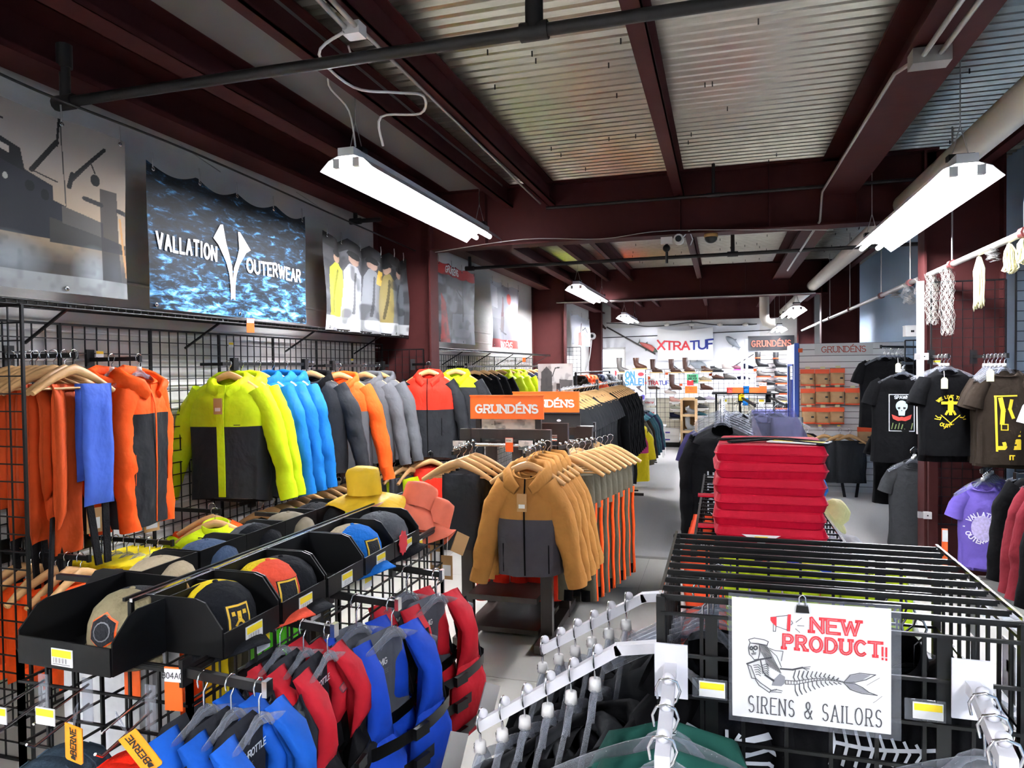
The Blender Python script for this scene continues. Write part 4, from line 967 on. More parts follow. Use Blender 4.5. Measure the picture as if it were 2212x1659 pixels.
P.line(.33, .82, .33, .9, .005, '#22201f').line(.31, .88, .37, .89, .006, '#22201f').line(.50, .66, .63, .86, .012, '#1b1a1a').line(.63, .84, .645, 1, .006, '#1b1a1a').line(.68, .62, .70, .70, .012, '#1b1a1a').line(.70, .68, .87, .90, .010, '#1b1a1a').line(.70, .66, .80, .80, .004, '#2d2a29').line(.80, .79, .82, .74, .004, '#1b1a1a').ell(.82, .70, .026, .035, '#0f0f10').line(.50, .66, .62, .63, .004, '#2d2a29').line(.65, 1, .66, .5, .003, '#3a3836')
P.mix(np.clip((.36-P.V)/.2, 0, 1)*.9, '#23262a'); P.noise(5, 2, '#8c9499', .75, .35, 2.5) if False else None
P.ell(.40, .17, .20, .15, '#8e969b', .9, .8).ell(.12, .2, .18, .2, '#9aa2a6', .8, .9).ell(.80, .14, .13, .17, '#a3a9ab', .95, .9); P.mix((P.V < .10)*.55, '#b9bdbc'); C0 = P.C.copy(); P.noise(34, 30, '#3a3c40', .30, .5, 2); P.C = np.where((P.V < .3)[..., None], P.C, C0)
P.poly([(.845, .66), (.945, .66), (.965, .10), (.845, .10)], '#262322', .9); P.line(.76, .575, .85, .56, .014, '#1d1a19').line(.955, .55, 1, .54, .014, '#1d1a19').line(.965, .50, 1.0, .14, .007, '#b98a55'); P.ell(.93, .14, .1, .18, '#5d6166', .5, .9)
P.poly([(.27, .2), (.30, .12), (.30, .2)], '#d9a520'); P.poly([(.0, .95), (.27, .95), (.29, .5), (.31, .35), (0, .3)], '#2a211d')
y1 = at(270, 400, x=XB).y; y0 = y1-1.05
banner('large banner of a fishing boat beside dock pilings', banner_fn(XB, y0, y1, 2.135, at(262, 305, x=XB).z, .012, 3), m_print, P, 4)
# ocean banner
m_ocean = bpy.data.materials.new('ocean_print'); m_ocean.use_nodes = True; nt = m_ocean.node_tree; bs = nt.nodes['Principled BSDF']; bs.inputs['Roughness'].default_value = .6; bs.inputs['Specular IOR Level'].default_value = .2
tc = nt.nodes.new('ShaderNodeTexCoord'); mp = nt.nodes.new('ShaderNodeMapping'); mp.inputs['Scale'].default_value = (1, 3.2, 11); mp.inputs['Rotation'].default_value = (-.18, 0, 0)
nz = nt.nodes.new('ShaderNodeTexNoise'); nz.inputs['Scale'].default_value = 2.4; nz.inputs['Detail'].default_value = 9; nz.inputs['Roughness'].default_value = .68; nz.inputs['Distortion'].default_value = .5
sx = nt.nodes.new('ShaderNodeSeparateXYZ'); mr = nt.nodes.new('ShaderNodeMapRange'); mr.inputs[1].default_value = .45; mr.inputs[2].default_value = .0; mr.inputs[3].default_value = -.02; mr.inputs[4].default_value = .10
ad = nt.nodes.new('ShaderNodeMath'); ad.operation = 'ADD'; cr = nt.nodes.new('ShaderNodeValToRGB'); el = cr.color_ramp.elements
el[0].position = .42; el[0].color = lin('#060a10')+(1,); el[1].position = .86; el[1].color = lin('#dfeaf2')+(1,)
for p_, h_ in ((.54, '#12222f'), (.60, '#2f5a7c'), (.645, '#4b8fc4'), (.72, '#8fb6d0')): e = el.new(p_); e.color = lin(h_)+(1,)
L = nt.links.new; L(tc.outputs['Object'], mp.inputs[0]); L(mp.outputs[0], nz.inputs['Vector']); L(tc.outputs['Object'], sx.inputs[0]); L(sx.outputs['Z'], mr.inputs[0]); L(nz.outputs['Fac'], ad.inputs[0]); L(mr.outputs[0], ad.inputs[1]); L(ad.outputs[0], cr.inputs[0]); L(cr.outputs[0], bs.inputs['Base Color'])
ya, yb = at(318, 500, x=XB).y, at(661, 580, x=XB).y; za, zb = at(320, 665, x=XB).z, at(316, 345, x=XB).z
OF = banner_fn(XB, ya, yb, za, zb, .010, 3, .05, .6)
t, g = banner('dark blue ocean banner lettered VALLATION OUTERWEAR', OF, m_ocean, None, 5)
Wb, Hb = yb-ya, zb-za; W_ = lambda x, y: g(x/Wb, y/Hb)+Vector((.006, 0, 0))
uf = lambda px, py: (at(px, py, x=XB).y-ya)
b = MB(); fit(b, 'VALLATION', .085, uf(467, 550)-uf(336, 525), .017, W_, cx=(uf(467, 550)+uf(336, 525))/2, cy=Hb*.48, gap=.26, maxseg=.03); part('lettering', b, m_whiteink, t); b = MB(); fit(b, 'OUTERWEAR', .085, uf(648, 590)-uf(532, 572), .017, W_, cx=(uf(648, 590)+uf(532, 572))/2, cy=Hb*.44, gap=.26, maxseg=.03); part('lettering', b, m_whiteink, t)
def strip(b, L_, R_, fn): # left and right edge polylines
    vs = []
    for a, c in zip(L_, R_): vs += [fn(*a), fn(*c)]
    b.add(vs, [(2*i, 2*i+2, 2*i+3, 2*i+1) for i in range(len(L_)-1)])
b = MB(); cx, cy = uf(502, 540), Hb*.13
def V(p): return (cx+p[0]*Hb*.52, cy+p[1]*Hb*.54)
Lh = [(-.05, 0), (-.05, .18), (-.08, .38), (-.15, .56), (-.32, .80), (-.43, .88), (-.27, 1.12)]; Rh = [(.0, .03), (.0, .20), (.0, .32), (-.02, .5), (-.09, .70), (-.15, .86), (-.21, 1.13)]
strip(b, [V(p) for p in Lh], [V(p) for p in Rh], W_); strip(b, [V((.05, 0)), V((.05, .18)), V((.08, .38)), V((.15, .54)), V((.31, .75)), V((.42, .82)), V((.18, 1.03))], [V((0, .03)), V((0, .20)), V((.01, .34)), V((.02, .48)), V((.09, .62)), V((.15, .78)), V((.13, 1.03))], W_)
part('emblem', b, mat('emblem_cream', '#d8c9be', .5), t)
# fishermen in rain gear
P = Paint(220, 210, '#3c3c3e'); P.grad(.5, .95, '#2b2a2a', .9).noise(9, 8, '#77797c', .5, .5, 2)
for cx, w, h, a in ((.12, .09, '#b9b832', .9), (.30, .12, '#8f9092', .8), (.52, .12, '#6c6e70', .9), (.72, .11, '#8a7a3a', .6), (.86, .1, '#54585b', .9)):
    P.poly([(cx-w, .12), (cx+w, .12), (cx+w*.8, .66), (cx+w*.3, .74), (cx-w*.3, .74), (cx-w*.8, .66)], h, a); P.ell(cx, .80, .045, .06, '#8f7464', .9).ell(cx, .85, .055, .04, '#191919'); P.line(cx-.03, .2, cx+.02, .66, .012, '#1c1c1c', .7)
P.poly([(.56, .60), (.64, .60), (.66, .78), (.58, .78)], '#c09a3a', .7); P.mix((P.V < .15)*.8, '#a7a9a8').noise(14, 10, '#19191a', .6, .62, 6); P.mix((P.V > .88)*.8, '#1d1b1a')
banner('dark draped banner of fishermen in wet rain gear', banner_fn(XB, at(700, 600, x=XB).y, 6.50, at(705, 712, x=XB).z, at(700, 497, x=XB).z, .030, 8, .06, .2), m_print, P, 6)
# second bay banners
P = Paint(110, 140, '#3c383c'); P.noise(7, 9, '#8d9096', .7, .5, 4).poly([(0, .86), (1, .86), (1, 1), (0, 1)], '#b8322e').poly([(.05, .0), (.3, .0), (.2, .5), (.08, .62)], '#b5392f', .85).poly([(.35, .0), (1, .0), (1, .42), (.4, .38)], '#8e9198', .8).line(.64, .3, .66, .85, .012, '#1a1a1c').line(.5, .7, .66, .6, .01, '#1a1a1c').noise(12, 14, '#1c1a1d', .5, .6, 6)
y0, y1 = at(945, 650, x=XB+.02).y, at(1025, 650, x=XB+.02).y
f = banner_fn(XB+.02, y0, y1, at(945, 738, x=XB+.02).z, at(942, 560, x=XB+.02).z, .015, 3, .02)
t, g = banner('red topped banner of dark figures in the second bay', f, m_print, P, 4); Wb, Hb = y1-y0, f(0, 1).z-f(0, 0).z
b = MB(); letters(b, 'GRUNDÉNS', .07, .014, lambda x, y: g(x/Wb, y/Hb)+Vector((.006, 0, 0)), cx=Wb*.36, cy=Hb*.93, maxseg=.03); part('lettering', b, m_whiteink, t)
P = Paint(110, 140, '#8d8e95'); P.noise(5, 6, '#b9bac0', .6, .45, 3).poly([(0, 0), (1, 0), (1, .13), (0, .13)], '#c93a33').poly([(.36, .5), (.46, .48), (.44, .8), (.38, .82)], '#5a2a2e').ell(.66, .80, .06, .09, '#c0463a').poly([(.35, .25), (.48, .25), (.48, .5), (.36, .5)], '#6b5a58').line(.3, .3, .55, .22, .012, '#4b4a50').poly([(.0, .62), (.2, .6), (.14, .92), (.0, .95)], '#c6c7cc', .8).mix((P.U < .5)*(P.V < .45)*.35, '#5b5c63')
y0, y1 = at(1062, 650, x=XB+.02).y, at(1118, 650, x=XB+.02).y
f = banner_fn(XB+.02, y0, y1, at(1090, 752, x=XB+.02).z, at(1062, 604, x=XB+.02).z, .03, 3, .02)
t, g = banner('grey banner with red lower band lettered GRUNDENS in the second bay', f, m_print, P, 4); Wb, Hb = y1-y0, f(0, 1).z-f(0, 0).z
b = MB(); letters(b, 'GRUNDÉNS', .085, .016, lambda x, y: g(x/Wb, y/Hb)+Vector((.006, 0, 0)), cx=Wb*.48, cy=Hb*.05, maxseg=.03); part('lettering', b, m_whiteink, t)
P = Paint(70, 110, '#c3c4ca'); P.poly([(.28, 0), (.6, 0), (.58, .3), (.52, .46), (.36, .42)], '#c9584e').poly([(.62, 0), (.95, 0), (.88, .36), (.70, .44)], '#6e7c8c').line(.5, .45, .5, .74, .02, '#4a3336').line(.6, .55, .75, .64, .02, '#2a2a30').line(.75, .64, .85, .5, .02, '#2a2a30').ell(.5, .88, .3, .1, '#a9aab0', .5, .8)
f = banner_fn(-2.98, 14.4, 16.6, at(1225, 742, x=-2.98).z, at(1225, 672, x=-2.98).z, .03, 2, .04)
banner('small pale banner of red and grey bib trousers near the back corner', f, m_print, P, 3)
# ------------------------------------------------------------------ hat rack of grid panels
HX0, HX1, HY0, HY1, HZ = -1.62, -1.13, 1.28, 2.75, 1.09
grid_panel('black grid panel on the aisle side of the hat rack', (HX1, HY0, .04), PI/2, HY1-HY0, HZ-.04)
grid_panel('black grid panel on the wall side of the hat rack', (HX0, HY0, .04), PI/2, HY1-HY0, HZ-.04)
grid_panel('black grid panel across the near end of the hat rack', (HX0, HY0, .04), 0, HX1-HX0, HZ-.04)
grid_panel('black grid panel across the far end of the hat rack', (HX0, HY1, .04), 0, HX1-HX0, HZ-.04)
t = thing('rack_shelf', 'black wire top of the hat rack with a raised centre rail', 'rack', (0, 0, HZ))
b = MB()
for i in range(20): b.bar((HX0, HY0+i*(HY1-HY0)/19, .006), (HX1, HY0+i*(HY1-HY0)/19, .006), .006)
part('wire_deck', b, m_black, t, True)
for x in (-1.305, -1.285): part('centre_rail', MB().bar((x, HY0, .145), (x, HY1, .135), .008), m_chrome if x > -1.3 else m_black, t)
for y in (HY0+.01, (HY0+HY1)/2, HY1-.01): part('rail_post', MB().bar((-1.295, y, 0), (-1.295, y, .14), .01), m_black, t)
for x in (HX0, HX1): part('edge_rail', MB().bar((x, HY0, .012), (x, HY1, .012), .009), m_black, t)
# trays: one on the near end, a row facing the aisle, a row facing the wall
zt = HZ+.012
p = at(155, 1410, z=zt+.03)
bin_('black hat tray on the near end holding the khaki cap', (-1.385, 1.195, zt), -.04, w=.27, d=.29, hb=.125, hf=.062)
ycs = (1.44, 1.66, 1.88, 2.10, 2.31); ycw = (1.60, 1.82, 2.03, 2.24, 2.44)
tn = ('holding the black and yellow cap', 'holding the coral cap', 'standing empty past the coral cap', 'holding the blue cap', 'holding the grey cap at the far end')
for i, y in enumerate(ycs): bin_('black hat tray facing the aisle, '+tn[i], (-1.085, y, zt), PI/2, w=.205, d=.195, hb=.13, hf=.055)
tw = ('with the pale cap', 'with the slate blue cap', 'with the dark knit cap', 'with the camouflage cap', 'with the dark cap at the far end')
for i, y in enumerate(ycw): bin_('black hat tray facing the wall, '+tw[i], (-1.665, y, zt), -PI/2, w=.20, d=.20, hb=.125, hf=.055, tagged=False)
K = lambda n, h: cloth(n, h, .85, .4, 90)
k_khaki = K('khaki_felt', '#8d8264'); k_blk = K('cap_black', '#1a1b1f'); k_yel = K('cap_yellow', '#d9bd1e'); k_cor = K('cap_coral', '#e2533b'); k_blu = K('cap_blue', '#1f6fc4'); k_gry = K('cap_grey', '#5a5c60'); k_tan = K('cap_tan', '#b9a98c'); k_slate = K('cap_slate', '#44546e'); k_mesh = mat('black_mesh', '#191a1e', .9, bump=.9, scale=300)
zc = zt+.004
cap('khaki and black trucker cap with a hexagonal patch in the near tray', (-1.365, 1.365, zc), .12, k_khaki, k_mesh, k_khaki, 'hex', tag_card=True)
cap('black and yellow cap with a gold anchor patch facing the aisle', (-1.205, 1.46, zc), PI/2-.35, k_blk, k_yel, k_blk, 'T')
cap('coral and yellow trucker cap with dark patch', (-1.20, 1.665, zc), PI/2-.4, k_cor, k_yel, k_cor, 'X')
cap('second black cap tucked behind the coral cap', (-1.19, 1.71, zc-.002), PI/2-.2, k_blk, k_mesh, k_blk)
cap('bright blue cap with yellow back and gold patch', (-1.195, 2.12, zc), PI/2-.3, k_blu, k_tan, k_blu, 'X')
cap('charcoal grey cap in the far aisle tray', (-1.20, 2.33, zc), PI/2+.2, k_gry, k_gry, k_blk)
cap('pale cream cap in the wall side tray', (-1.52, 1.62, zc), -PI/2, k_tan, k_tan, k_tan)
cap('slate blue cap in the wall side tray', (-1.53, 1.82, zc), -PI/2, k_slate, k_slate, k_slate)
cap('dark charcoal cap in the wall side tray', (-1.53, 2.05, zc), -PI/2, k_gry, k_blk, k_blk)
cap('camouflage striped cap in the wall side tray', (-1.53, 2.25, zc), -PI/2, mat('camo_cloth', '#8b7f68', .85, var=.8, scale=14), mat('camo_cloth', '#8b7f68'), k_slate)
cap('black cap in the farthest wall side tray', (-1.53, 2.44, zc), -PI/2, k_blk, k_mesh, k_blk)
p = at(772, 1090, y=2.62)
sunhat('wide brimmed yellow rain hat sitting on the far trays', (-1.385, 2.56, 1.205), .3, cloth('yellow_oilskin', '#e0b42c', .5), R=.165, crown=.07, h=.10, flop=.02)
p = at(890, 1095, y=2.80)
c_coral = cloth('coral_oilskin', '#e8775a', .55)
sunhat('upper coral rain hat hung at the far end of the rack', (-1.235, 2.70, 1.125), .5, c_coral, R=.115, crown=.074, h=.10, flop=.05, seed=1).rotation_euler = (-.3, .35, .5)
sunhat('lower coral rain hat with a paper tag under the upper one', (-1.175, 2.72, 1.06), .4, c_coral, R=.10, crown=.07, h=.10, flop=.05, seed=2, tagm=m_kraft).rotation_euler = (-.3, .4, .4)
# tickets, cards
t = thing('starburst_card', 'small red starburst card on the far hat tray', 'card', at(870, 1172, x=-1.078), PI/2)
part('card_face', MB().prism([((.035 if i % 2 else .028)*math.cos(PI*i/9), (.045 if i % 2 else .036)*math.sin(PI*i/9)) for i in range(18)], Matrix.Rotation(PI/2, 4, 'X'), .003), m_red, t)
ticket('orange aisle ticket B04A0 on the near end of the hat rack', at(375, 1488, y=1.25), .042, .095, .10, 'B04A0')
ticket('darker orange ticket behind the grid beside ticket B04A0', at(286, 1462, y=1.30), .042, .10, .05, 'B04')
for i, (px, py) in enumerate(((567, 1387), (680, 1322), (793, 1257), (905, 1178))):
    t = thing('price_ticket', 'white and yellow price ticket on the hat rack grid, %s from the near end' % ORD[i], 'ticket', at(px, py, x=HX1+.012), PI/2); price(t, (0, -.004, 0), .05, .04)
swing('kraft hang card with a bear outline at the far end of the hat rack', at(942, 1165, y=2.77), w=.055, h=.13)
swing('second kraft hang card below the coral hats', at(965, 1200, y=2.74), w=.05, h=.10)
# ------------------------------------------------------------------ arms and life vests on the aisle side
v_blue = cloth('vest_blue', '#1c5ec2', .6); v_red = cloth('vest_red', '#c42330', .6); v_blk = cloth('vest_black', '#141417', .75); v_dgrey = cloth('vest_grey', '#5f6168', .85); v_char = cloth('vest_charcoal', '#303136', .85); v_blue2 = cloth('vest_royal', '#1a46b8', .6)
def varm(label, y, x1, z, x0=HX1):
    t = thing('garment_arm', label, 'display arm', (x0, y, z)); part('arm_bar', MB().bar((0, 0, 0), (x1-x0, 0, -.012), .013, .020), m_black, t); part('end_cap', MB().bar((x1-x0, 0, -.012), (x1-x0+.012, 0, -.012), .022, .034), m_chrome, t); part('back_plate', MB().box((.004, 0, -.0), (.010, .03, .06)), m_black, t); return t
A = [(1.30, -.78, 1.06, 'first'), (1.62, -.74, 1.05, 'second'), (1.96, -.78, 1.05, 'third'), (2.40, -.74, 1.03, 'fourth')]
YV = [1.265, 1.585, 1.86, 2.28]
ZV = [1.085, 1.09, 1.07, 1.035]
X1 = [-.925, -.955, -.91, -.945]
rows = [('blue and black', v_blue, v_blk, v_char, 'FULL THROTTLE', 3, v_char), ('red and black', v_red, v_blk, v_char, 'FULL THROTTLE', 3, v_char), ('blue and grey', v_blue2, v_blue2, v_dgrey, 'MIG', 2, v_blk), ('red and grey', v_red, v_red, v_dgrey, 'MIG', 2, v_blk)]
for k, (n, ms, ml, mb_, tx, cnt, sd) in enumerate(rows):
    y, z, x1 = YV[k], ZV[k], X1[k]
    varm('black display arm of the %s life vests' % n, y, x1, z+.012)
    for i in range(cnt):
        x = x1-.015-(cnt-1-i)*(.070 if cnt == 3 else .115)
        w = ('nearest the grid', 'in the middle', 'at the arm end')[i if cnt == 3 else 2*i]
        rz = PI/2-(.02, .0, .30, .34)[k]+.04*i
        o = (x, y, z+.012)
        clear_hanger('clear hanger of the %s life vest %s' % (n, w), o, rz, cap=False).scale = ((.86,)*3 if k < 2 else (1, 1, 1))
        vv = vest(('v', k, i == cnt-1), '%s life vest hung %s of its arm' % (n, w) if 'nearest' not in w else '%s life vest hung nearest the rack grid' % n, o, rz, ms, ml, mb_, text=tx, side=sd, group='life vests on the hat rack', tagm=m_paper if (i == cnt-1 and k > 1) else None, vband=k > 1)
        vv.scale = (.86,)*3 if k < 2 else (1, 1, 1)
varm('black display arm on the near end grid for hats', 1.45, -1.05, .99)
# caps on pegs at the very bottom of the picture
def peg(label, x, y, z, n=.16):
    t = thing('peg_hook', label, 'hook', (x, y, z)); part('lower_wire', MB().tube([(0, 0, 0), (.03, -n, -.012), (.035, -n-.02, .004)], .003, 6), m_chrome, t); part('upper_wire', MB().tube([(0, 0, .045), (.03, -n, .035)], .003, 6), m_chrome, t); part('clear_plate', MB().box((-.0, -.003, .01), (.028, .003, .10)), m_clear, t); return t
ZP = .985
PB = [at(330, 1515, y=1.262), at(195, 1500, y=1.262), at(100, 1490, y=1.262)]
for i, q in enumerate(PB): peg('chrome peg hook on the near hat rack end, '+('holding the red caps', 'holding the slate caps', 'with a price tag and no caps')[i], q.x, q.y-.004, q.z-.02)
def hcap(label, loc, m, rz, seed=0):
    t = thing('baseball_hat', label, 'cap', loc, rz, 'caps on the peg hooks')
    b = MB(); b.lathe([(.094, -.085), (.097, -.05), (.09, -.01), (.072, .025), (.045, .045), (.002, .052)], 22, wob=lambda a, z: .03*math.sin(3*a+seed)); part('crown', b, m, t)
    b = MB(); b.grid(lambda u, v: Vector((.16*(u-.5)*(1+.25*v), -.09-.075*v*math.sin(PI*u)**.5, -.085-.02*v-1.2*(.16*(u-.5))**2)), 10, 4); part('brim', b, m, t)
    for k in range(6):
        a = k*PI/3; part('seam', MB().tube([(r*1.01*math.cos(a), r*1.01*math.sin(a), z) for r, z in ((.097, -.05), (.09, -.01), (.072, .026), (.045, .046))], .0018, 5), m, t)
    return t
k_hot = K('hot_red', '#ff2a12'); k_sl2 = K('slate_denim', '#34424e')
q = PB[0]
for i in range(3): hcap('hot red cap hanging on its peg, %s from the grid' % ORD[i], (q.x+.022+.006*i, q.y-.085-.045*i, q.z-.125), k_hot, .35, i)
q = PB[1]
for i in range(2): hcap('slate denim cap hanging on its peg, %s from the grid' % ORD[i], (q.x+.012+.005*i, q.y-.075-.05*i, q.z-.135), k_sl2, .1, i)
m_amber = mat('amber_card', '#f39a12', .5)
def brand_tag(label, p, rz, ry, w=.045, h=.085):
    t = thing('swing_tag', label, 'tag', p); t.rotation_euler = (.15, ry, rz)
    part('tag_card', MB().prism([(-w/2+.004, -h), (w/2-.004, -h), (w/2, -h+.004), (w/2, 0), (-w/2, 0), (-w/2, -h+.004)], Matrix(((1, 0, 0, 0), (0, 0, -1, 0), (0, 1, 0, 0), (0, 0, 0, 1))), .002), m_amber, t)
    b = MB(); f = plane_fn((0, -.0035, -h*.5), (1, 0, 0), (0, 0, 1)); letters(b, 'BERNE', .014, .0026, f, ang=PI/2, cy=.006, gap=.3, serif=.12); poly_on(b, [(-.006, -.034), (.006, -.036), (.006, -.028), (0, -.024), (-.006, -.029)], f); part('lettering', b, m_ink, t)
    part('loop', MB().tube([(0, 0, -.002), (.003, .004, .03), (0, .01, .045), (-.004, .004, .03), (-.001, 0, -.002)], .0015, 5), m_clear, t); return t
brand_tag('amber tag lettered BERNE on the slate caps', at(160, 1567, y=1.10), .0, .18)
brand_tag('amber tag lettered BERNE tilted on the red caps', at(275, 1585, y=1.06), .1, -.6)
t = thing('price_ticket', 'clear holder with yellow price ticket on the empty peg', 'ticket', at(97, 1548, y=1.10)); price(t, (0, 0, 0), .05, .035)
t = thing('price_ticket', 'yellow price ticket cut by the left picture edge', 'ticket', at(-6, 1545, y=1.10)); price(t, (0, 0, 0), .05, .035)
# ------------------------------------------------------------------ dark wooden racks in the middle of the floor
def header(label, x0, x1, y, z0, z1, txt=True, m=None, h=.085):
    t = thing('header_sign', label, 'sign', ((x0+x1)/2, y, z0)); w, hh = x1-x0, z1-z0
    part('sign_board', MB().box((0, .008, hh/2), (w, .016, hh)), m or m_orange, t)
    part('top_rim', MB().box((0, .008, hh+.004), (w+.008, .022, .008)), m or m_orange, t)
    if txt: b = MB(); fit(b, 'GRUNDÉNS', h*.60, w*.84, h*.145, plane_fn((0, -.002, hh*.45), (1, 0, 0), (0, 0, 1)), gap=.30, serif=.13); part('lettering', b, m_whiteink if m is None else m_tagorange, t)
    return t
def wood_rack(label, x0, x1, y0, y1, ztop, zshelf=.30):
    t = thing('wood_rack', label, 'rack', ((x0+x1)/2, y0, 0)); ox, oy = (x0+x1)/2, y0; w = (x1-x0)/2; D = y1-y0
    for s in (-1, 1):
        for y in (.0, D): part('post', MB().box((s*w, y, ztop/2), (.075, .05, ztop)), m_espresso, t)
        part('foot_runner', MB().box((s*w, D/2, .035), (.07, D+.42, .05)), m_espresso, t)
    part('shelf_board', MB().box((0, D/2, zshelf), (2*w-.075, D+.24, .035)), m_espresso, t)
    part('base_board', MB().box((0, D/2, .075), (2*w-.1, D+.10, .03)), m_espresso, t)
    for y in (0, D): part('top_rail', MB().box((0, y, ztop-.03), (2*w, .04, .06)), m_espresso, t)
    for y in (-.03, D+.03): part('hang_bar', MB().tube([(-w, y, ztop-.10), (w, y, ztop-.10)], .011, 8), m_chrome, t)
    return t
def ballarm(parent, a, b_, n, m=m_black, knob=m_chrome, r=.012):
    A, B = Vector(a), Vector(b_)
    part('arm_bar', MB().bar(A, B, .014, .024), m, parent)
    for i in range(n): part('ball_stop', MB().ball(A+(B-A)*((i+.5)/n)+Vector((0, 0, .022)), r, 8, 6), knob, parent)
RX0, RX1, RY0, RY1 = -1.60, -1.07, 4.34, 4.86
rk = wood_rack('dark wooden rack nearest the camera with the brown jackets', RX0, RX1, RY0, RY1, 1.36)
ballarm(rk, (.26, -.02, 1.275), (.27, -.52, 1.26), 6); ballarm(rk, (-.20, -.02, 1.265), (-.20, -.42, 1.25), 5); ballarm(rk, (.33, .05, 1.24), (.45, .70, 1.22), 7)
header('nearer orange GRUNDENS header sign on the first wooden rack', -1.665, -1.145, 4.60, 1.405, 1.56)
P = Paint(90, 50, '#cfc6b8'); P.poly([(0, 0), (1, 0), (1, .45), (.7, .52), (.35, .60), (0, .42)], '#55665f').poly([(0, 0), (1, 0), (1, .25), (.4, .36), (0, .2)], '#2c3434').noise(10, 6, '#8f8a7f', .5, .55, 4).line(.2, .75, .36, .80, .015, '#6f675b').line(.25, .72, .25, .9, .01, '#6f675b').noise(14, 5, '#20282a', .5, .6, 5)
t = thing('picture_board', 'sea picture board under the nearer orange header sign', 'picture', (-1.40, 4.62, 1.24)); part('backing', MB().box((0, .01, .085), (.40, .012, .17)), m_espresso, t); picture('printed_face', P, lambda u, v: Vector((-.19+.38*u, -.0, .01+.155*v)), m_printm, t)
for s in (-1, 1): part('side_stile', MB().box((s*.215, .01, .085), (.035, .03, .2)), m_espresso, t)
ticket('orange aisle ticket on the front bar of the first rack', at(1100, 961, y=4.30), .05, .09, 0, 'B06C')
for i, (px, py) in enumerate(((992, 962), (1135, 962))):
    P = Paint(30, 18, '#d7d5d2'); P.poly([(0, 0), (1, 0), (1, .35), (.6, .5), (.2, .3), (0, .45)], '#4f5a60').noise(6, 4, '#8a8f92', .6, .5, 5)
    t = thing('picture_card', 'small seascape card on the front bar above the %s' % ('charcoal trousers', 'brown jackets')[i], 'card', at(px, py, y=4.26)); part('backing', MB().box((0, .004, 0), (.09, .004, .058)), m_paper, t); picture('printed_face', P, lambda u, v: Vector((-.044+.088*u, .0, -.028+.056*v)), m_printm, t)
# brown jackets on the front arm
zj = 1.285
for i in range(5):
    y = 3.86+i*.10; x = -1.06+.006*i; z = zj+.002*i; rz = .05+.05*i
    wood_hanger('beech hanger in the brown jackets, %s from the front' % ORD[i], (x, y, z), rz)
    top(('sb', i % 2), 'saddle brown and slate hooded jacket, %s from the front of its arm' % ORD[i], 'jacket', (x, y, z), rz, c_slate, c_brown, c_brown, c_brown, c_brown, None, None, L=.60 if i == 0 else .62, W=.175, D=.085, yoke_s=.28, SL=.56, splay=.13, zipm=c_black, tagm=m_kraft if i == 0 else None, group='saddle brown jackets', seed=.7+i, fold=.014)
# charcoal trousers on the left front arm
for i in range(4):
    y = 3.98+i*.11
    wood_hanger('beech hanger above the charcoal trousers, %s from the front' % ORD[i], (-1.53, y, 1.27), .12+.22*i)
    trousers(('ct', i % 2), 'charcoal trousers folded on a beech hanger, %s from the front' % ORD[i], (-1.50, y, 1.27), .12+.1*i, c_char, L=.45, W=.115, th=.06, group='charcoal trousers', seed=i)
for i in range(4):
    x = -1.48+i*.11; legs(('rl', i % 2), 'bright red work trousers inside the first rack, %s from its left post' % ORD[i], (x, 4.5+.03*i, 1.20), .15, c_red, L=.84, W=.10, group='red trousers of the first rack', seed=i)
# hangers and orange trimmed trousers on the right side
for i in range(8):
    y = 4.42+i*.10; x = -.93+.022*i
    wood_hanger('beech hanger over the olive and orange trousers, %s from the front' % ORD[i], (x, y, 1.255), .05+.08*(i % 3))
    legs(('oo', i % 2), 'olive trousers with orange side panels, %s from the front' % ORD[i], (x+.04, y, 1.235), .1, c_olive, c_orange, L=.80, W=.11, group='olive and orange trousers', seed=i, cuff=c_black)
# second rack behind
r2 = wood_rack('dark wooden rack behind the brown jackets with a black bag panel', -1.55, -1.05, 5.36, 5.86, 1.29)
header('farther orange GRUNDENS header sign half hidden by the nearer one', -1.60, -1.065, 5.42, 1.40, 1.555)
t = thing('bag_board', 'dark display board with a small pale badge under the farther header sign', 'board', (-1.23, 5.44, 1.235)); part('board_face', MB().box((0, .01, .08), (.34, .015, .15)), mat('dark_board', '#2a2623', .7), t); part('badge', MB().tube([(0, .0, .10), (0, -.004, .10)], .017, 14, [.010, .010], up=(0, 0, 1)), m_paper, t)
t = thing('picture_card', 'white seascape card leaning beside the dark board', 'card', (-1.36, 5.37, 1.25)); t.rotation_euler = (0, .5, .2); part('card_face', MB().prism([(0, 0), (.10, .0), (.16, .075), (.03, .05)], Matrix.Rotation(PI/2, 4, 'X'), .003), m_paper, t)
t = thing('rack_post_box', 'dark wooden post with yellow price ticket and orange ticket', 'post', at(1186, 980, y=4.90)); part('post_body', MB().box((0, .03, -.05), (.10, .06, .21)), m_espresso, t); price(t, (-.015, -.003, .02), .06, .038); part('orange_ticket', MB().box((.052, .03, -.02), (.004, .05, .10)), m_tagorange, t)
t = thing('rack_post_box', 'tall dark wooden post beside the dark grey jackets', 'post', at(1263, 975, y=5.32)); part('post_body', MB().box((0, .03, -.05), (.115, .06, .46)), m_espresso, t); part('post_cap', MB().box((0, .03, .185), (.125, .07, .012)), m_espresso, t)
for i in range(3):
    wood_hanger('beech hanger in the black shirts under the second rack, %s from the front' % ORD[i], (-1.27+.0*i, 5.22+.1*i, 1.13), .2)
    top(('bs',), 'black hooded shirt hung below the dark board, %s from the front' % ORD[i], 'jacket', (-1.27, 5.22+.1*i, 1.13), .2, c_black, L=.55, W=.22, SL=.45, group='black shirts of the second rack', seed=2, hood=c_black)
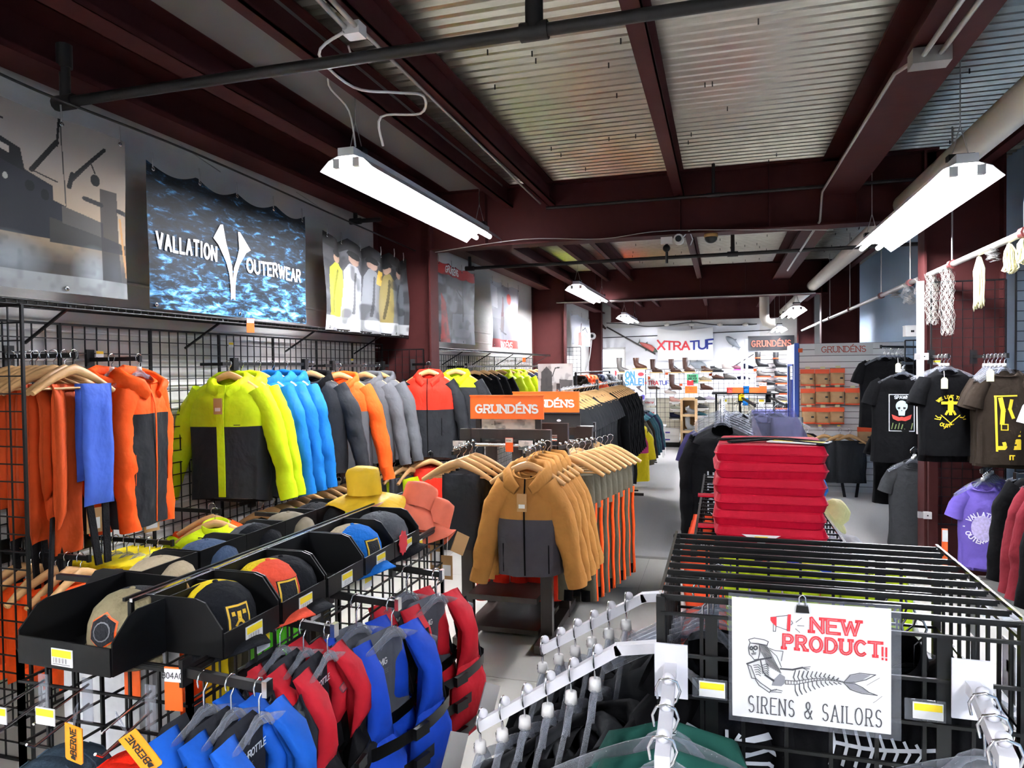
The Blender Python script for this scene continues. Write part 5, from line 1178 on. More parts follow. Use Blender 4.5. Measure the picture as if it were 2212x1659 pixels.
# long charcoal jackets facing the aisle
for i in range(6):
    y = 5.15+i*.17; x = -1.04-.01*i
    wood_hanger('beech hanger in the dark grey jackets, %s from the front' % ORD[i], (x, y, 1.20), .1)
    top(('dg', i % 3), 'dark grey long jacket beside the olive trousers, %s from the front' % ORD[i], 'jacket', (x+.02, y, 1.20), .15, (c_dkgrey, c_char, c_black)[i % 3], L=.86, W=.22, D=.10, SL=.78, splay=.05, group='dark grey long jackets', seed=i)
# third rack: rows of heather shirts above black ones
t = thing('hang_rack', 'long black two level rail with the charcoal shirts', 'rack', (-1.30, 5.75, 0))
for y in (0, 1.9, 3.9):
    part('upright', MB().bar((0, y, .02), (0, y, 1.62), .03), m_espresso, t); part('foot', MB().bar((-.28, y, .02), (.28, y, .02), .04), m_espresso, t)
for z in (1.56, .86): part('hang_bar', MB().tube([(0, -.05, z), (0, 3.95, z)], .012, 8), m_chrome, t)
for i in range(12):
    y = 5.80+i*.16+(.12 if i > 5 else 0)
    wood_hanger('beech hanger of the charcoal tee row, %s from the front' % ORD[i], (-1.30, y, 1.575), .05)
    tee(('ht', i % 2), 'charcoal heather tee on the upper rail, %s from the front' % ORD[i], (-1.28, y, 1.575), .1+.05*(i % 3), c_dkgrey, group='charcoal tees on the upper rail', L=.62, W=.19, seed=i)
for i in range(9):
    y = 7.95+i*.19
    wood_hanger('beech hanger of the black jacket row, %s from the front' % ORD[i], (-1.30, y, 1.575), .05)
    top(('bk', i % 2), 'black jacket on the far half of the upper rail, %s from the front' % ORD[i], 'jacket', (-1.28, y, 1.575), .1, c_black, L=.84, W=.21, SL=.7, hood=None, group='black jackets on the upper rail', seed=i, splay=.07)
for i in range(10):
    y = 6.15+i*.34
    trousers(('ls', i % 3), '%s shorts and trousers on the lower rail, %s from the front' % (('dark heather', 'black', 'grey')[i % 3], ORD[i]), (-1.24, y, .875), .1, (c_dkgrey, c_black, c_grey)[i % 3], L=.62, W=.18, th=.10, group='trousers on the lower rail', seed=i, z0=-.03)
# header boxes of the far racks, clip hangers
for i, (px, py, y) in enumerate(((1313, 869, 9.8), (1350, 864, 10.6))):
    p = at(px, py, y=y); hs = header('dark brown header board lettered GRUNDENS in the far rack, %s' % ('nearer' if not i else 'farther'), p.x-.26, p.x+.26, y, p.z-.05, p.z+.05, True, m_espresso, .06); part('support_post', MB().bar((0, .03, .05), (0, .03, -p.z+.06), .03), m_black, hs)
    t = thing('price_ticket', 'yellow and white ticket on the %s dark header board' % ('nearer' if not i else 'farther'), 'ticket', (p.x+.20, y-.01, p.z)); price(t, (0, 0, 0), .06, .09)
for i in range(5):
    p = at(1243+i*8, 905, y=6.6); t = thing('clip_hanger', 'pale clip hanger standing in a row behind the tall dark post, %s along' % ORD[i], 'hanger', p, .2*i, 'pale clip hangers')
    part('hook', hook_mb(-.06), m_chrome, t); part('clip_bar', MB().tube([(-.05, 0, -.06), (.05, 0, -.06)], .006, 6), m_clear, t)
    for s in (-1, 1): part('clip', MB().box((s*.045, 0, -.10), (.02, .015, .08)), m_paper, t)
# big photo board and the far orange jackets
P = Paint(90, 110, '#9a8f89'); P.poly([(.38, .66), (1, .66), (1, 1), (.38, 1)], '#b3aaa4').poly([(.05, .3), (.42, .42), (.40, .85), (.25, .95), (.10, .85)], '#403a37').poly([(.62, .55), (1, .58), (1, .70), (.62, .72)], '#4f4a48').line(.42, .78, .5, .92, .012, '#33302e').line(.5, .92, .62, .93, .012, '#33302e')
P.poly([(.15, .1), (.55, .05), (.85, .22), (.92, .45), (.6, .48), (.3, .40)], '#8f3d22').ell(.45, .18, .25, .10, '#b0532c').ell(.28, .30, .1, .08, '#9d4526').ell(.78, .34, .16, .12, '#4f4a3f').poly([(0, 0), (.2, .05), (.22, .25), (.05, .3), (0, .3)], '#b7b3b0').poly([(.75, 0), (1, 0), (1, .4), (.9, .3)], '#bdb9b6').noise(12, 14, '#2b2725', .35, .6, 5)
p0, p1 = at(1163, 905, y=6.9), at(1237, 785, y=6.9)
t = thing('photo_board', 'tall photo board of a deckhand with orange gloves behind the header signs', 'board', (p0.x, 6.9, p0.z)); w, h = p1.x-p0.x, p1.z-p0.z; part('backing', MB().box((w/2, .012, h/2), (w, .014, h)), m_paper, t); picture('printed_face', P, lambda u, v: Vector((w*u, .002, h*v)), m_printm, t); part('easel_leg', MB().bar((w/2, .05, 0), (w/2, .3, -p0.z), .03), m_black, t); part('support_post', MB().bar((w/2, .03, h), (w/2, .03, -p0.z), .03), m_black, t)
t = thing('hang_rack', 'black chrome rack of orange and dark jackets before the back window', 'rack', (at(1275, 800, y=10.5).x, 9.4, 0))
part('hang_bar', MB().tube([(0, 0, 1.68), (0, 3.0, 1.68)], .012, 8), m_black, t)
for y in (0, 3.0): part('upright', MB().bar((0, y, .02), (0, y, 1.68), .03), m_black, t); part('foot', MB().bar((-.25, y, .02), (.25, y, .02), .03), m_black, t)
rx = t.location.x
for i in range(10):
    m_, n = ((c_brownolive, 'tan and black'), (c_orange, 'orange'), (c_orange, 'orange'), (c_orange, 'orange'), (c_black, 'black'), (c_navy, 'navy'), (c_grey, 'grey'), (c_black, 'black'), (c_char, 'charcoal'), (c_grey, 'grey'))[i]
    top(('fj', n), '%s jacket on the rack before the back window, %s from the front' % (n, ORD[i]), 'jacket', (rx, 9.5+i*.3, 1.695), .15, m_, L=.8, W=.26, SL=.66, hood=m_, group='jackets before the back window', seed=i)
# far end of the aisle: child raincoat, olive and teal jackets
t = thing('round_rack', 'small black clothes rack at the far end of the aisle', 'rack', (-1.37, 9.9, 0))
part('hang_bar', MB().tube([(0, 0, 1.06), (0, 3.0, 1.06)], .012, 8), m_black, t)
for y in (0, 3.0): part('upright', MB().bar((0, y, .02), (0, y, 1.06), .03), m_black, t); part('foot', MB().bar((-.2, y, .03), (.25, y, .03), .02), m_black, t)
top(None, 'small yellow and pink child raincoat hanging at the end of the aisle rack', 'raincoat', (-1.10, 9.6, 1.03), .5, c_yell, cloth('pink_pvc', '#c23f78', .5), c_yell, hood=c_yell, L=.72, W=.17, D=.08, yoke_s=.34, SL=.34, splay=.05, name='raincoat', seed=3)
for i in range(7):
    m_, n = ((c_olive, 'olive'), (c_olive, 'olive'), (c_brownolive, 'brown'), (c_teal, 'teal'), (c_teal, 'teal'), (c_navy, 'navy'), (c_teal, 'teal'))[i]
    clear_hanger('clear hanger on the aisle rack, %s past the raincoat' % ORD[i], (-1.33, 10.3+i*.38, 1.075), 0, cap=False)
    top(('ao', n), '%s jacket on the aisle rack, %s past the raincoat' % (n, ORD[i]), 'jacket', (-1.29, 10.3+i*.38, 1.075), .2, m_, L=.72, W=.22, SL=.55, group='jackets past the raincoat', seed=i)
# ------------------------------------------------------------------ near wire cage with the NEW PRODUCT sign
CX0, CX1, CY0, CY1, CZ = -.112, .475, 1.345, 1.845, 1.32
t = thing('wire_cage', 'black wire cage display with bar top carrying the NEW PRODUCT sign', 'display rack', (CX0, CY0, 0)); w, d = CX1-CX0, CY1-CY0
for i in range(10):
    y = d*i/9; part('top_bar', MB().bar((0, y, CZ), (w, y, CZ), .0062), m_black, t); part('lower_bar', MB().bar((0, y+.010, CZ-.008), (w, y+.010, CZ-.008), .005), m_black, t)
for x, m in ((0, m_black), (w, m_black)): part('top_edge', MB().bar((x, 0, CZ+.007), (x, d, CZ+.007), .006), m_chrome, t)
for x in (0, w):
    for y in (0, d): part('corner_post', MB().bar((x, y, .03), (x, y, CZ), .016), m_black, t)
for y, nm in ((0, 'front_wire'), (d, 'back_wire')):
    for i in (1, 2, 3, 4, 5, 6, 7): part(nm, MB().bar((w*i/8, y, .04), (w*i/8, y, CZ-.03), .0062), m_black, t)
    for k in range(17): part('cross_wire', MB().bar((0, y-.007, CZ-.03-k*.0762), (w, y-.007, CZ-.03-k*.0762), .0058), m_black, t)
    part('flat_stile', MB().box((w*.155, y, CZ/2), (.022, .006, CZ-.06)), m_black, t); part('flat_stile', MB().box((w*.80, y, CZ/2), (.022, .006, CZ-.06)), m_black, t)
for x in (0, w):
    for i in range(1, 9): part('side_wire', MB().bar((x, d*i/9, .04), (x, d*i/9, CZ-.03), .006), m_black, t)
    for k in (0, 2, 5, 8, 11, 14, 16): part('cross_wire', MB().bar((x, 0, CZ-.03-k*.0762), (x, d, CZ-.03-k*.0762), .0055), m_black, t)
part('clip', MB().box((w+.012, d*.55, CZ-.012), (.016, .016, .02)), m_black, t)
# the sign
yf = CY0-.018
c = [at(*q, y=yf) for q in ((1582, 1545), (1925, 1587), (1922, 1350), (1578, 1305))]
U = (c[1]-c[0]); Wd = U.length; U.normalize(); Vv = (c[3]-c[0]); Vv = (Vv-U*Vv.dot(U)); Ht = .216; Vv.normalize(); N = U.cross(Vv)
t = thing('paper_sign', 'white NEW PRODUCT sign with a mermaid skeleton clipped to the cage front', 'sign', c[0])
def SF(x, y, off=.0015): return U*x+Vv*y+N*(off+.004*math.sin(PI*x/Wd)*(y/Ht))
def outline_box(x0, y0, x1, y1, o0, o1):
    b = MB(); n = 8
    b.loft([[SF(x0+(x1-x0)*i/n, y0, o0), SF(x0+(x1-x0)*i/n, y1, o0), SF(x0+(x1-x0)*i/n, y1, o1), SF(x0+(x1-x0)*i/n, y0, o1)] for i in range(n+1)], True, False); return b
part('clear_sleeve', outline_box(-.006, -.010, Wd+.016, Ht+.006, -.004, -.002), m_clear, t)
part('paper_sheet', outline_box(0, 0, Wd, Ht, -.0015, 0), m_paper, t)
ip = lambda px, py: (px*Wd, py*Ht)                       # unit square of the sheet
SX, SY = Wd/345., Ht/258.
def q(px, py):                                           # sheet drawing coordinates read along its own axes
    a = at(px, py, y=yf)-c[0]; return (a.dot(U), a.dot(Vv))
m_pencil = mat('pencil_line', '#4a4a4e', .7); m_shade = mat('pencil_shade', '#8b8b90', .7)
b = MB()
fit(b, 'NEW', .0235, .076, .0056, lambda x, y: SF(x, y, .002), cx=q(1803, 1352)[0], cy=q(1803, 1352)[1], serif=.14, gap=.34)
fit(b, 'PRODUCT', .0235, .154, .0056, lambda x, y: SF(x, y, .002), cx=q(1795, 1393)[0], cy=q(1795, 1393)[1], serif=.12, gap=.34); letters(b, '!', .0205, .0032, lambda x, y: SF(x, y, .002), cx=q(1906, 1411)[0], cy=q(1909, 1411)[1]); letters(b, '!', .0205, .0032, lambda x, y: SF(x, y, .002), cx=q(1914, 1412)[0], cy=q(1915, 1412)[1])
part('lettering', b, m_red, t)
b = MB(); fit(b, 'NEW', .0235, .076, .0012, lambda x, y: SF(x, y, .0026), cx=q(1803, 1352)[0], cy=q(1803, 1352)[1], gap=.34); fit(b, 'PRODUCT', .0235, .154, .0012, lambda x, y: SF(x, y, .0026), cx=q(1795, 1393)[0], cy=q(1795, 1393)[1], gap=.34); part('letter_inline', b, mat('pale_red', '#e58a8c', .6), t)
b = MB(); fit(b, 'SIRENS & SAILORS', .029, .215, .0019, lambda x, y: SF(x, y, .002), cx=q(1757, 1535)[0], cy=q(1757, 1535)[1], serif=.10, gap=.20)
sx0 = q(1757, 1538)
part('lettering', b, m_pencil, t)
# megaphone
b = MB(); poly_on(b, [q(1664, 1331), q(1677, 1330), q(1677, 1352), q(1668, 1344), q(1664, 1338)], lambda x, y: SF(x, y, .002)); poly_on(b, [q(1701, 1325), q(1708, 1325), q(1706, 1362), q(1699, 1361)], lambda x, y: SF(x, y, .002)); part('megaphone', b, m_red, t)
b = MB()
def ln(pts, w_=.0011): ribbon(b, [q(*p) for p in pts], w_, lambda x, y: SF(x, y, .0022), .02)
ln([(1677, 1330), (1701, 1327)]); ln([(1677, 1351), (1700, 1359)]); ln([(1670, 1347), (1670, 1362), (1675, 1362), (1676, 1349)]); ln([(1709, 1339), (1712, 1344), (1708, 1348)])
for l in (((1719, 1342), (1731, 1333)), ((1722, 1349), (1736, 1350)), ((1718, 1356), (1727, 1364))): ln(l)
# mermaid skeleton drawing
K_ = lambda x, y: (1450+x*762/2212, 1250+y*409/1187)
def L2(pts, w_=.0011): ribbon(b, [q(*K_(*p)) for p in pts], w_, lambda x, y: SF(x, y, .0022), .02)
L2([(485, 378), (520, 368), (580, 378), (608, 390), (600, 415), (495, 400), (485, 378)], .0014); L2([(495, 400), (545, 402), (598, 412)]); L2([(492, 402), (484, 430), (490, 470), (505, 485), (520, 505), (545, 500), (555, 460), (552, 405)], .0014)
for cx, cy, r in ((502, 432, 9), (528, 430, 11)): L2([(cx+r*math.cos(a), cy+r*math.sin(a)) for a in [2*PI*i/8 for i in range(9)]], .0024)
L2([(512, 448), (516, 456)], .002); L2([(504, 466), (530, 462)], .0016); L2([(505, 474), (530, 470)])
for k in range(9): L2([(552+k*6, 405+k*2), (560+k*9, 450+k*4), (590+k*9, 500+k*5), (600+k*11, 540+k*6)], .0011)
L2([(610, 430), (650, 445), (700, 450), (690, 510)]); L2([(615, 440), (660, 480), (690, 550)])
L2([(475, 530), (545, 505), (625, 490)], .003); L2([(478, 535), (505, 620), (530, 625), (500, 545), (478, 535)], .0014); L2([(530, 622), (560, 650), (625, 695), (615, 710), (550, 665), (528, 630)], .0014); L2([(620, 700), (650, 690), (695, 700)]); L2([(620, 705), (650, 705), (690, 710)]); L2([(622, 700), (655, 695), (660, 688)])
for k in range(5):
    L2([(515+k*4, 540+k*14), (545, 535+k*15), (560, 550+k*14)], .0012); L2([(570, 540+k*12), (600, 530+k*14), (610, 545+k*14)], .0012)
L2([(560, 510), (575, 580), (600, 610), (640, 630)], .002); L2([(590, 600), (640, 635)], .0035)
L2([(685, 560), (760, 565), (820, 552)], .003); L2([(820, 552), (870, 546)]); L2([(820, 555), (865, 560)]); L2([(815, 550), (850, 570)])
sp = [(715, 645), (780, 648), (840, 638), (900, 628), (960, 625), (1020, 632), (1085, 645)]
L2([(x, y-12+i*1.6) for i, (x, y) in enumerate(sp)], .0011); L2([(x, y+12-i*1.6) for i, (x, y) in enumerate(sp)], .0011)
for i in range(20): x = 715+i*18; y = np.interp(x, [p[0] for p in sp], [p[1] for p in sp]); h_ = 12-i*.5; L2([(x, y-h_), (x, y+h_)], .001)
for i in range(11):
    x = 775+i*27; y = np.interp(x, [p[0] for p in sp], [p[1] for p in sp]); a_ = 1-i/13
    L2([(x, y-12), (x-10, y-35*a_), (x+2, y-78*a_)], .0016); L2([(x, y+12), (x+2, y+50*a_), (x+18, y+82*a_)], .0016)
for pts in ([(1080, 645), (1120, 600), (1180, 588), (1280, 600), (1220, 630), (1150, 645), (1080, 645)], [(1080, 648), (1150, 655), (1200, 680), (1240, 710), (1290, 728), (1190, 715), (1120, 690), (1080, 648)]): L2(pts, .0014)
for a_, e_ in (((1225, 665), (1305, 620)), ((1265, 775), (1320, 735))): L2([a_, (a_[0]+20, a_[1]-12), (e_[0], e_[1])], .0006)
part('line_drawing', b, m_pencil, t)
b = MB()
for pts in ([(640, 630), (680, 590), (712, 610), (712, 650), (690, 670), (628, 665)], [(1085, 645), (1120, 604), (1180, 592), (1250, 601), (1200, 630), (1140, 643)], [(1085, 650), (1150, 657), (1200, 684), (1250, 716), (1190, 710), (1125, 686)]): poly_on(b, [q(*K_(*p)) for p in pts], lambda x, y: SF(x, y, .0019))
part('shaded_drawing', b, m_shade, t)
p = at(1733, 1312, y=yf-.004)
t = thing('binder_clip', 'small black binder clip holding the top of the white sign', 'clip', p); part('clip_body', MB().prism([(-.011, -.008), (.011, -.008), (.009, .004), (-.009, .004)], Matrix.Translation((0, .006, 0)) @ Matrix.Rotation(PI/2, 4, 'X'), .012), m_black, t); part('wire_handle', MB().tube([(-.006, -.002, .0), (-.005, -.002, .018), (0, -.002, .023), (.005, -.002, .018), (.006, -.002, .0)], .0012, 6), m_chrome, t)
for i, (px, py, r_) in enumerate(((1538, 1490, '$68'), (2005, 1537, '$69'))):
    t = thing('price_ticket', 'yellow and white price ticket on the cage front beside the %s' % ('left front arm', 'right front arm')[i], 'ticket', at(px, py, y=yf+.004)); price(t, (0, 0, 0), .046, .028, rate=r_); part('clear_holder', MB().box((-.004, .003, 0), (.062, .002, .036)), m_clear, t)
# ------------------------------------------------------------------ waterfall arms
m_armw = mat('arm_white', '#d9d8dc', .35)
def waterfall(label, a, k, e, n, plate_n, size=.021):
    """white square arm: from the cage at a, level to k, sloping to e"""
    t = thing('waterfall_arm', label, 'display arm', a); A = Vector(a); K1, E1 = Vector(k)-A, Vector(e)-A; d = (E1-K1).normalized()
    part('level_tube', MB().bar((0, 0, 0), K1+(K1.normalized())*.006, size), m_armw, t)
    part('sloping_tube', MB().bar(K1-d*.004, E1, size), m_armw, t)
    pn = Vector(plate_n); s = Vector((-pn.y, pn.x, 0))
    part('bracket_plate', MB().prism([(-.030, -.055), (.030, -.055), (.030, .045), (-.030, .045)], Matrix(((s.x, 0, pn.x, 0), (s.y, 0, pn.y, 0), (0, 1, 0, 0), (0, 0, 0, 1))), .004), m_armw, t)
    pts = []
    for i in range(n):
        p = K1+(E1-K1)*((i+.6)/n); u = Vector((0, 0, 1)); u = (u-d*u.dot(d)).normalized(); part('ball_stop', MB().ball(p+u*.019, .0105, 12, 8), m_armw, t); pts.append(A+p+u*.011)
    return t, pts
ya, yb = 1.44, 1.78
a1, P1 = waterfall('white waterfall arm on the cage side, nearer of the two', (CX0-.003, ya, at(1400, 1392, y=ya).z), at(1335, 1402, y=ya), at(1035, 1568, y=ya), 6, (-1, 0, 0))
a2, P2 = waterfall('white waterfall arm on the cage side, farther of the two', (CX0-.003, yb, at(1405, 1282, y=yb).z), at(1390, 1290, y=yb), at(1172, 1403, y=yb), 6, (-1, 0, 0))
for k, (pts, nm, seed) in enumerate(((P1, 'nearer', 0), (P2, 'farther', 3))):
    for i, p in enumerate(pts):
        sz = ('XXXL', 'XXL', 'XL', 'L', 'M', 'S')[i]
        h = clear_hanger('clear %s hanger on the %s side arm of the cage' % (sz, nm), (p.x-.012, p.y, p.z+.006), -PI/2, size=sz)
        m_ = (c_black, c_dkgrey, c_black)[(i+k) % 3]
        if k == 0 or i < 6:
            top(('hd', k, i % 2), '%s hooded sweatshirt size %s on the %s side arm' % ('charcoal' if m_ is c_dkgrey else 'black', sz, nm), 'sweatshirt', (p.x-.012, p.y, p.z-.065), -PI/2+.06*(i % 3), m_, hood=m_, L=.62, W=.185, D=.075, SL=.52, splay=-.02, name='hooded_sweatshirt', group='hooded sweatshirts', seed=seed+i, fold=.016)
f1, P3 = waterfall('white waterfall arm coming forward from the left of the cage front', (at(1450, 1425, y=CY0-.01).x, CY0-.014, at(1450, 1440, y=CY0-.01).z), (at(1450, 1425, y=CY0-.01).x, CY0-.05, at(1450, 1440, y=CY0-.01).z), (at(1430, 1650, y=.99).x, .99, at(1430, 1650, y=.99).z), 3, (0, -1, 0))
f2, P4 = waterfall('white waterfall arm coming forward from the right of the cage front', (at(2097, 1475, y=CY0-.01).x, CY0-.014, at(2097, 1480, y=CY0-.01).z), (at(2097, 1475, y=CY0-.01).x, CY0-.045, at(2097, 1480, y=CY0-.01).z), (at(2180, 1655, y=1.02).x, 1.02, at(2180, 1655, y=1.02).z), 3, (0, -1, 0))
for i, p in enumerate(P3):
    clear_hanger('clear hanger on the left front arm, %s from the cage' % ORD[i], (p.x, p.y-.008, p.z+.004), .05, size=('XXL', 'XL', 'L')[i])
    if i < 2: top(('gh',), 'bottle green sweatshirt on the left front arm, %s from the cage' % ORD[i], 'sweatshirt', (p.x, p.y-.008, p.z-.05), .05, c_green, hood=c_green, L=.6, W=.2, SL=.5, splay=-.02, name='hooded_sweatshirt', seed=i)
for i, p in enumerate(P4): clear_hanger('clear hanger on the right front arm, %s from the cage' % ORD[i], (p.x, p.y-.008, p.z+.004), -.05, cap=False)
yc_, yd_ = 1.62, 1.42
r1, P5 = waterfall('white waterfall arm on the right of the cage with one ball at its bend', (CX1+.003, yc_, at(2160, 1312, y=yc_).z), (CX1+.02, yc_, at(2160, 1316, y=yc_).z), (CX1+.36, yc_, at(2160, 1316, y=yc_).z-.17), 4, (1, 0, 0))
r3, P6 = waterfall('lower white waterfall arm on the right of the cage', (CX1+.003, yd_, at(2165, 1440, y=yd_).z), (CX1+.10, yd_, at(2165, 1440, y=yd_).z), (CX1+.36, yd_, at(2165, 1440, y=yd_).z-.12), 4, (1, 0, 0))
for i, p in enumerate(P6):
    m_ = cloth('mauve_fleece', '#5b3038', .9); clear_hanger('clear hanger on the lower right arm, %s from the cage' % ORD[i], (p.x, p.y, p.z+.004), PI/2)
    top(('mv',), 'dusky mauve sweatshirt on the lower right arm, %s from the cage' % ORD[i], 'sweatshirt', (p.x, p.y, p.z-.012), PI/2, m_, L=.62, W=.22, SL=.5, name='sweatshirt', group='mauve sweatshirts', seed=i)
# black printed tees inside the cage
def crab(t, front):
    b = MB(); f = lambda x, y: front(x, .18-y, .004); r = ribbon
    for s in (-1, 1):
        r(b, [(s*.02, .02), (s*.08, .035), (s*.11, .09), (s*.08, .13), (s*.03, .12)], .012, f, .02); r(b, [(s*.05, .12), (s*.02, .10)], .010, f, .02); r(b, [(s*.08, .13), (s*.05, .10), (s*.07, .08)], .008, f, .02)
        for k in range(4): r(b, [(s*.03, -.005-.012*k), (s*.075, .01-.026*k), (s*.115, -.02-.028*k)], .007, f, .02)
    for k in range(7): a = PI*k/6; r(b, [(.035*math.cos(a), .0+.03*math.sin(a)), (.045*math.cos(a), .0+.038*math.sin(a))], .006, f, .02)
    r(b, [(-.03, -.02), (-.015, .0), (0, -.025), (.015, 0), (.03, -.02)], .008, f, .02); r(b, [(-.04, -.03), (0, -.055), (.04, -.03)], .008, f, .02); part('crab_print', b, mat('grey_print', '#b9bcc0', .8), t)
def fishbone(t, front):
    b = MB(); f = lambda x, y: front(x, .18-y, .004)
    ribbon(b, [(-.11, 0), (.10, .01)], .007, f, .02)
    for k in range(8): ribbon(b, [(-.08+k*.02, .002), (-.088+k*.02, .045-.004*k)], .005, f, .02); ribbon(b, [(-.08+k*.02, 0), (-.088+k*.02, -.04+.004*k)], .005, f, .02)
    ribbon(b, [(.10, .01), (.13, .05), (.12, .0), (.13, -.03), (.10, .005)], .008, f, .02); ribbon(b, [(-.11, 0), (-.14, .03), (-.16, 0), (-.14, -.025), (-.11, 0)], .007, f, .02); part('fish_bone_print', b, mat('grey_print', '#b9bcc0'), t)
p = at(1570, 1600, y=1.42); tee(None, 'black tee with a pale crab print inside the cage front', (p.x, 1.455, p.z+.28), 0, c_black, print_fn=crab, W=.13, L=.55)
p = at(1900, 1600, y=1.42); tee(None, 'black tee with a pale fish bone print inside the cage front', (p.x, 1.455, p.z+.28), 0, c_black, print_fn=fishbone, W=.13, L=.55)
tee(None, 'plain black tee folded behind the white sign in the cage', (.16, 1.50, 1.17), .1, c_black, W=.13)
for i in range(5):
    clear_hanger('clear hanger bunched inside the cage on the left, %s from the front' % ORD[i], (-.04+.01*i, 1.50+i*.045, 1.30), .15, cap=False)
    top(('cg', i % 2), 'black sweatshirt inside the cage on the left, %s from the front' % ORD[i], 'sweatshirt', (-.04+.012*i, 1.50+i*.045, 1.17), .1, c_black, L=.6, W=.11, SL=.4, splay=-.07, group='black sweatshirts in the cage', name='sweatshirt', seed=i)
for i in range(3):
    clear_hanger('clear hanger bunched inside the cage on the right, %s from the front' % ORD[i], (.345, 1.48+i*.07, 1.265), -.2, cap=False)
    top(('ch2',), 'dark heather sweatshirt inside the cage on the right, %s from the front' % ORD[i], 'sweatshirt', (.345, 1.48+i*.07, 1.20), -.2, c_dkgrey, L=.6, W=.11, SL=.4, splay=-.07, group='heather sweatshirts in the cage', name='sweatshirt', seed=i)
ticket('orange ticket lettered B13B0 on the second cage seen through the bars', at(1525, 1200, y=2.17), .05, .10, 0, 'B13B0')
ticket('orange ticket at the far right corner of the cage top', Vector((CX1+.02, CY1+.01, CZ-.0)), .012, .09, 0)
# ------------------------------------------------------------------ second cage with cushions
DX0, DX1, DY0, DY1, DZ = -.085, .36, 2.20, 3.70, 1.195
t = thing('wire_cage', 'black wire cage behind the first one, under the red cushions', 'display rack', (DX0, DY0, 0)); w, d = DX1-DX0, DY1-DY0
for x in (0, w): part('top_edge', MB().bar((x, 0, DZ+.006), (x, d, DZ+.006), .008), m_chrome, t)
b = MB()
for i in range(21): b.bar((0, d*i/20, DZ), (w, d*i/20, DZ), .006)
part('bar_top', b, m_black, t, True)
for x in (0, w):
    for y in (0, d/2, d): part('corner_post', MB().bar((x, y, .03), (x, y, DZ), .016), m_black, t)
b = MB()
for x in (0, w):
    for i in range(20): b.bar((x, d*i/19, .04), (x, d*i/19, DZ), .005)
    for k in range(15): b.bar((x, 0, .06+k*.076), (x, d, .06+k*.076), .005)
for i in range(7): b.bar((w*i/6, 0, .04), (w*i/6, 0, DZ), .005); b.bar((w*i/6, d, .04), (w*i/6, d, DZ), .005)
for k in range(15): b.bar((0, 0, .06+k*.076), (w, 0, .06+k*.076), .005)
part('wire_mesh', b, m_black, t, True)
m_cush = cloth('cushion_red', '#b90d2a', .6, .3, 30)
for i in range(6):
    z = DZ+.012+i*.0495; rz = (.02, -.03, .02, -.01, .03, -.05)[i]; th = .052
    t = thing('boat_cushion', 'red square boat cushion, %s from the bottom of the stack' % ORD[i], 'cushion', (.138+(.008 if i == 5 else 0), 2.42, z), rz, 'red boat cushions')
    b = MB(); n = 12; L_ = .163
    def ring(zz, k): return [(k*L_*math.copysign(abs(math.cos(a))**.16, math.cos(a))*(1+.004*math.sin(9*a+i)), k*L_*math.copysign(abs(math.sin(a))**.16, math.sin(a)), zz) for a in [2*PI*j/48 for j in range(48)]]
    b.loft([ring(.0, .93), ring(.003, .955), ring(th*.5, 1.0), ring(th-.005, .955), ring(th, .93)], True, False); part('cover', b, m_cush, t)
    part('piping', MB().tube([(x, y, th*.5) for x, y, _ in ring(0, 1.0)], .0025, 6, closed=True), m_cush, t)
    if i == 5:
        for pts in ([(-.12, -.10, th+.004), (-.05, -.06, th+.006), (.02, -.02, th+.008), (.10, -.08, th+.005), (.16, -.13, th+.004)], [(-.16, -.02, th+.004), (-.03, .02, th+.006), (.06, -.02, th+.009), (.17, -.06, th+.004)]): part('carry_strap', MB().tube(pts, .004, 6, [.014]*len(pts), up=(0, 1, 0)), c_strap, t)
    elif i in (0, 2): part('strap_loop', MB().box((-.19, -.05, th*.5), (.05, .05, .004)), m_cush, t)
t = thing('care_leaflet', 'white and yellow leaflet lying on the top red cushion', 'leaflet', (.23, 2.36, DZ+.012+5*.0495+.055), -.35); part('sheet', MB().box((0, 0, .0015), (.17, .10, .003)), m_paper, t); part('yellow_panel', MB().box((.0, .0, .0035), (.15, .04, .001)), m_yellowtag, t)
t = thing('care_leaflet', 'white pointed leaflet poking from under the lowest cushions', 'leaflet', (.11, 2.222, DZ+.049), 0); part('sheet', MB().prism([(-.055, .0), (0, -.028), (.055, 0)], Matrix.Rotation(1.2, 4, 'X'), .002), m_paper, t); part('yellow_panel', MB().prism([(-.02, -.004), (0, -.018), (.02, -.004)], Matrix.Translation((0, -.003, .0)) @ Matrix.Rotation(1.2, 4, 'X'), .002), m_yellowtag, t)
# things behind the cushions on the second cage
p = at(1683, 985, y=3.2)
m_acr = clear_plastic('acrylic', '#e4e4f4', .0, edge=.3)
t = thing('acrylic_bin', 'clear acrylic countertop bin with a sloping lid behind the red cushions', 'bin', (p.x, 3.2, DZ+.008)); w, h, dd = .175, .36, .16
hb = at(1690, 890, y=3.2).z-DZ-.008; hf = at(1725, 945, y=3.2).z-DZ-.008
for s in (-1, 1): part('side_wall', MB().prism([(-.08, 0), (.08, 0), (.08, hb), (-.08, hf)], Matrix(((0, 0, s, s*w/2), (1, 0, 0, 0), (0, 1, 0, 0), (0, 0, 0, 1))), .004), m_acr, t)
part('front_wall', MB().bx((-w/2, -.082, 0), (w/2, -.078, hf)), m_acr, t); part('back_wall', MB().bx((-w/2, .078, 0), (w/2, .082, hb)), m_acr, t)
part('lid', MB().prism([(-w/2-.005, -.09), (w/2+.005, -.09), (w/2+.005, .1), (-w/2-.005, .1)], Matrix.Translation((0, 0, (hb+hf)/2)) @ Matrix.Rotation(math.atan2(hb-hf, .16), 4, 'X'), .004), m_acr, t); t.rotation_euler[2] = .25
part('lid_hinge', MB().bar((-w/2, .085, hb), (w/2, .085, hb), .016), m_acr, t)
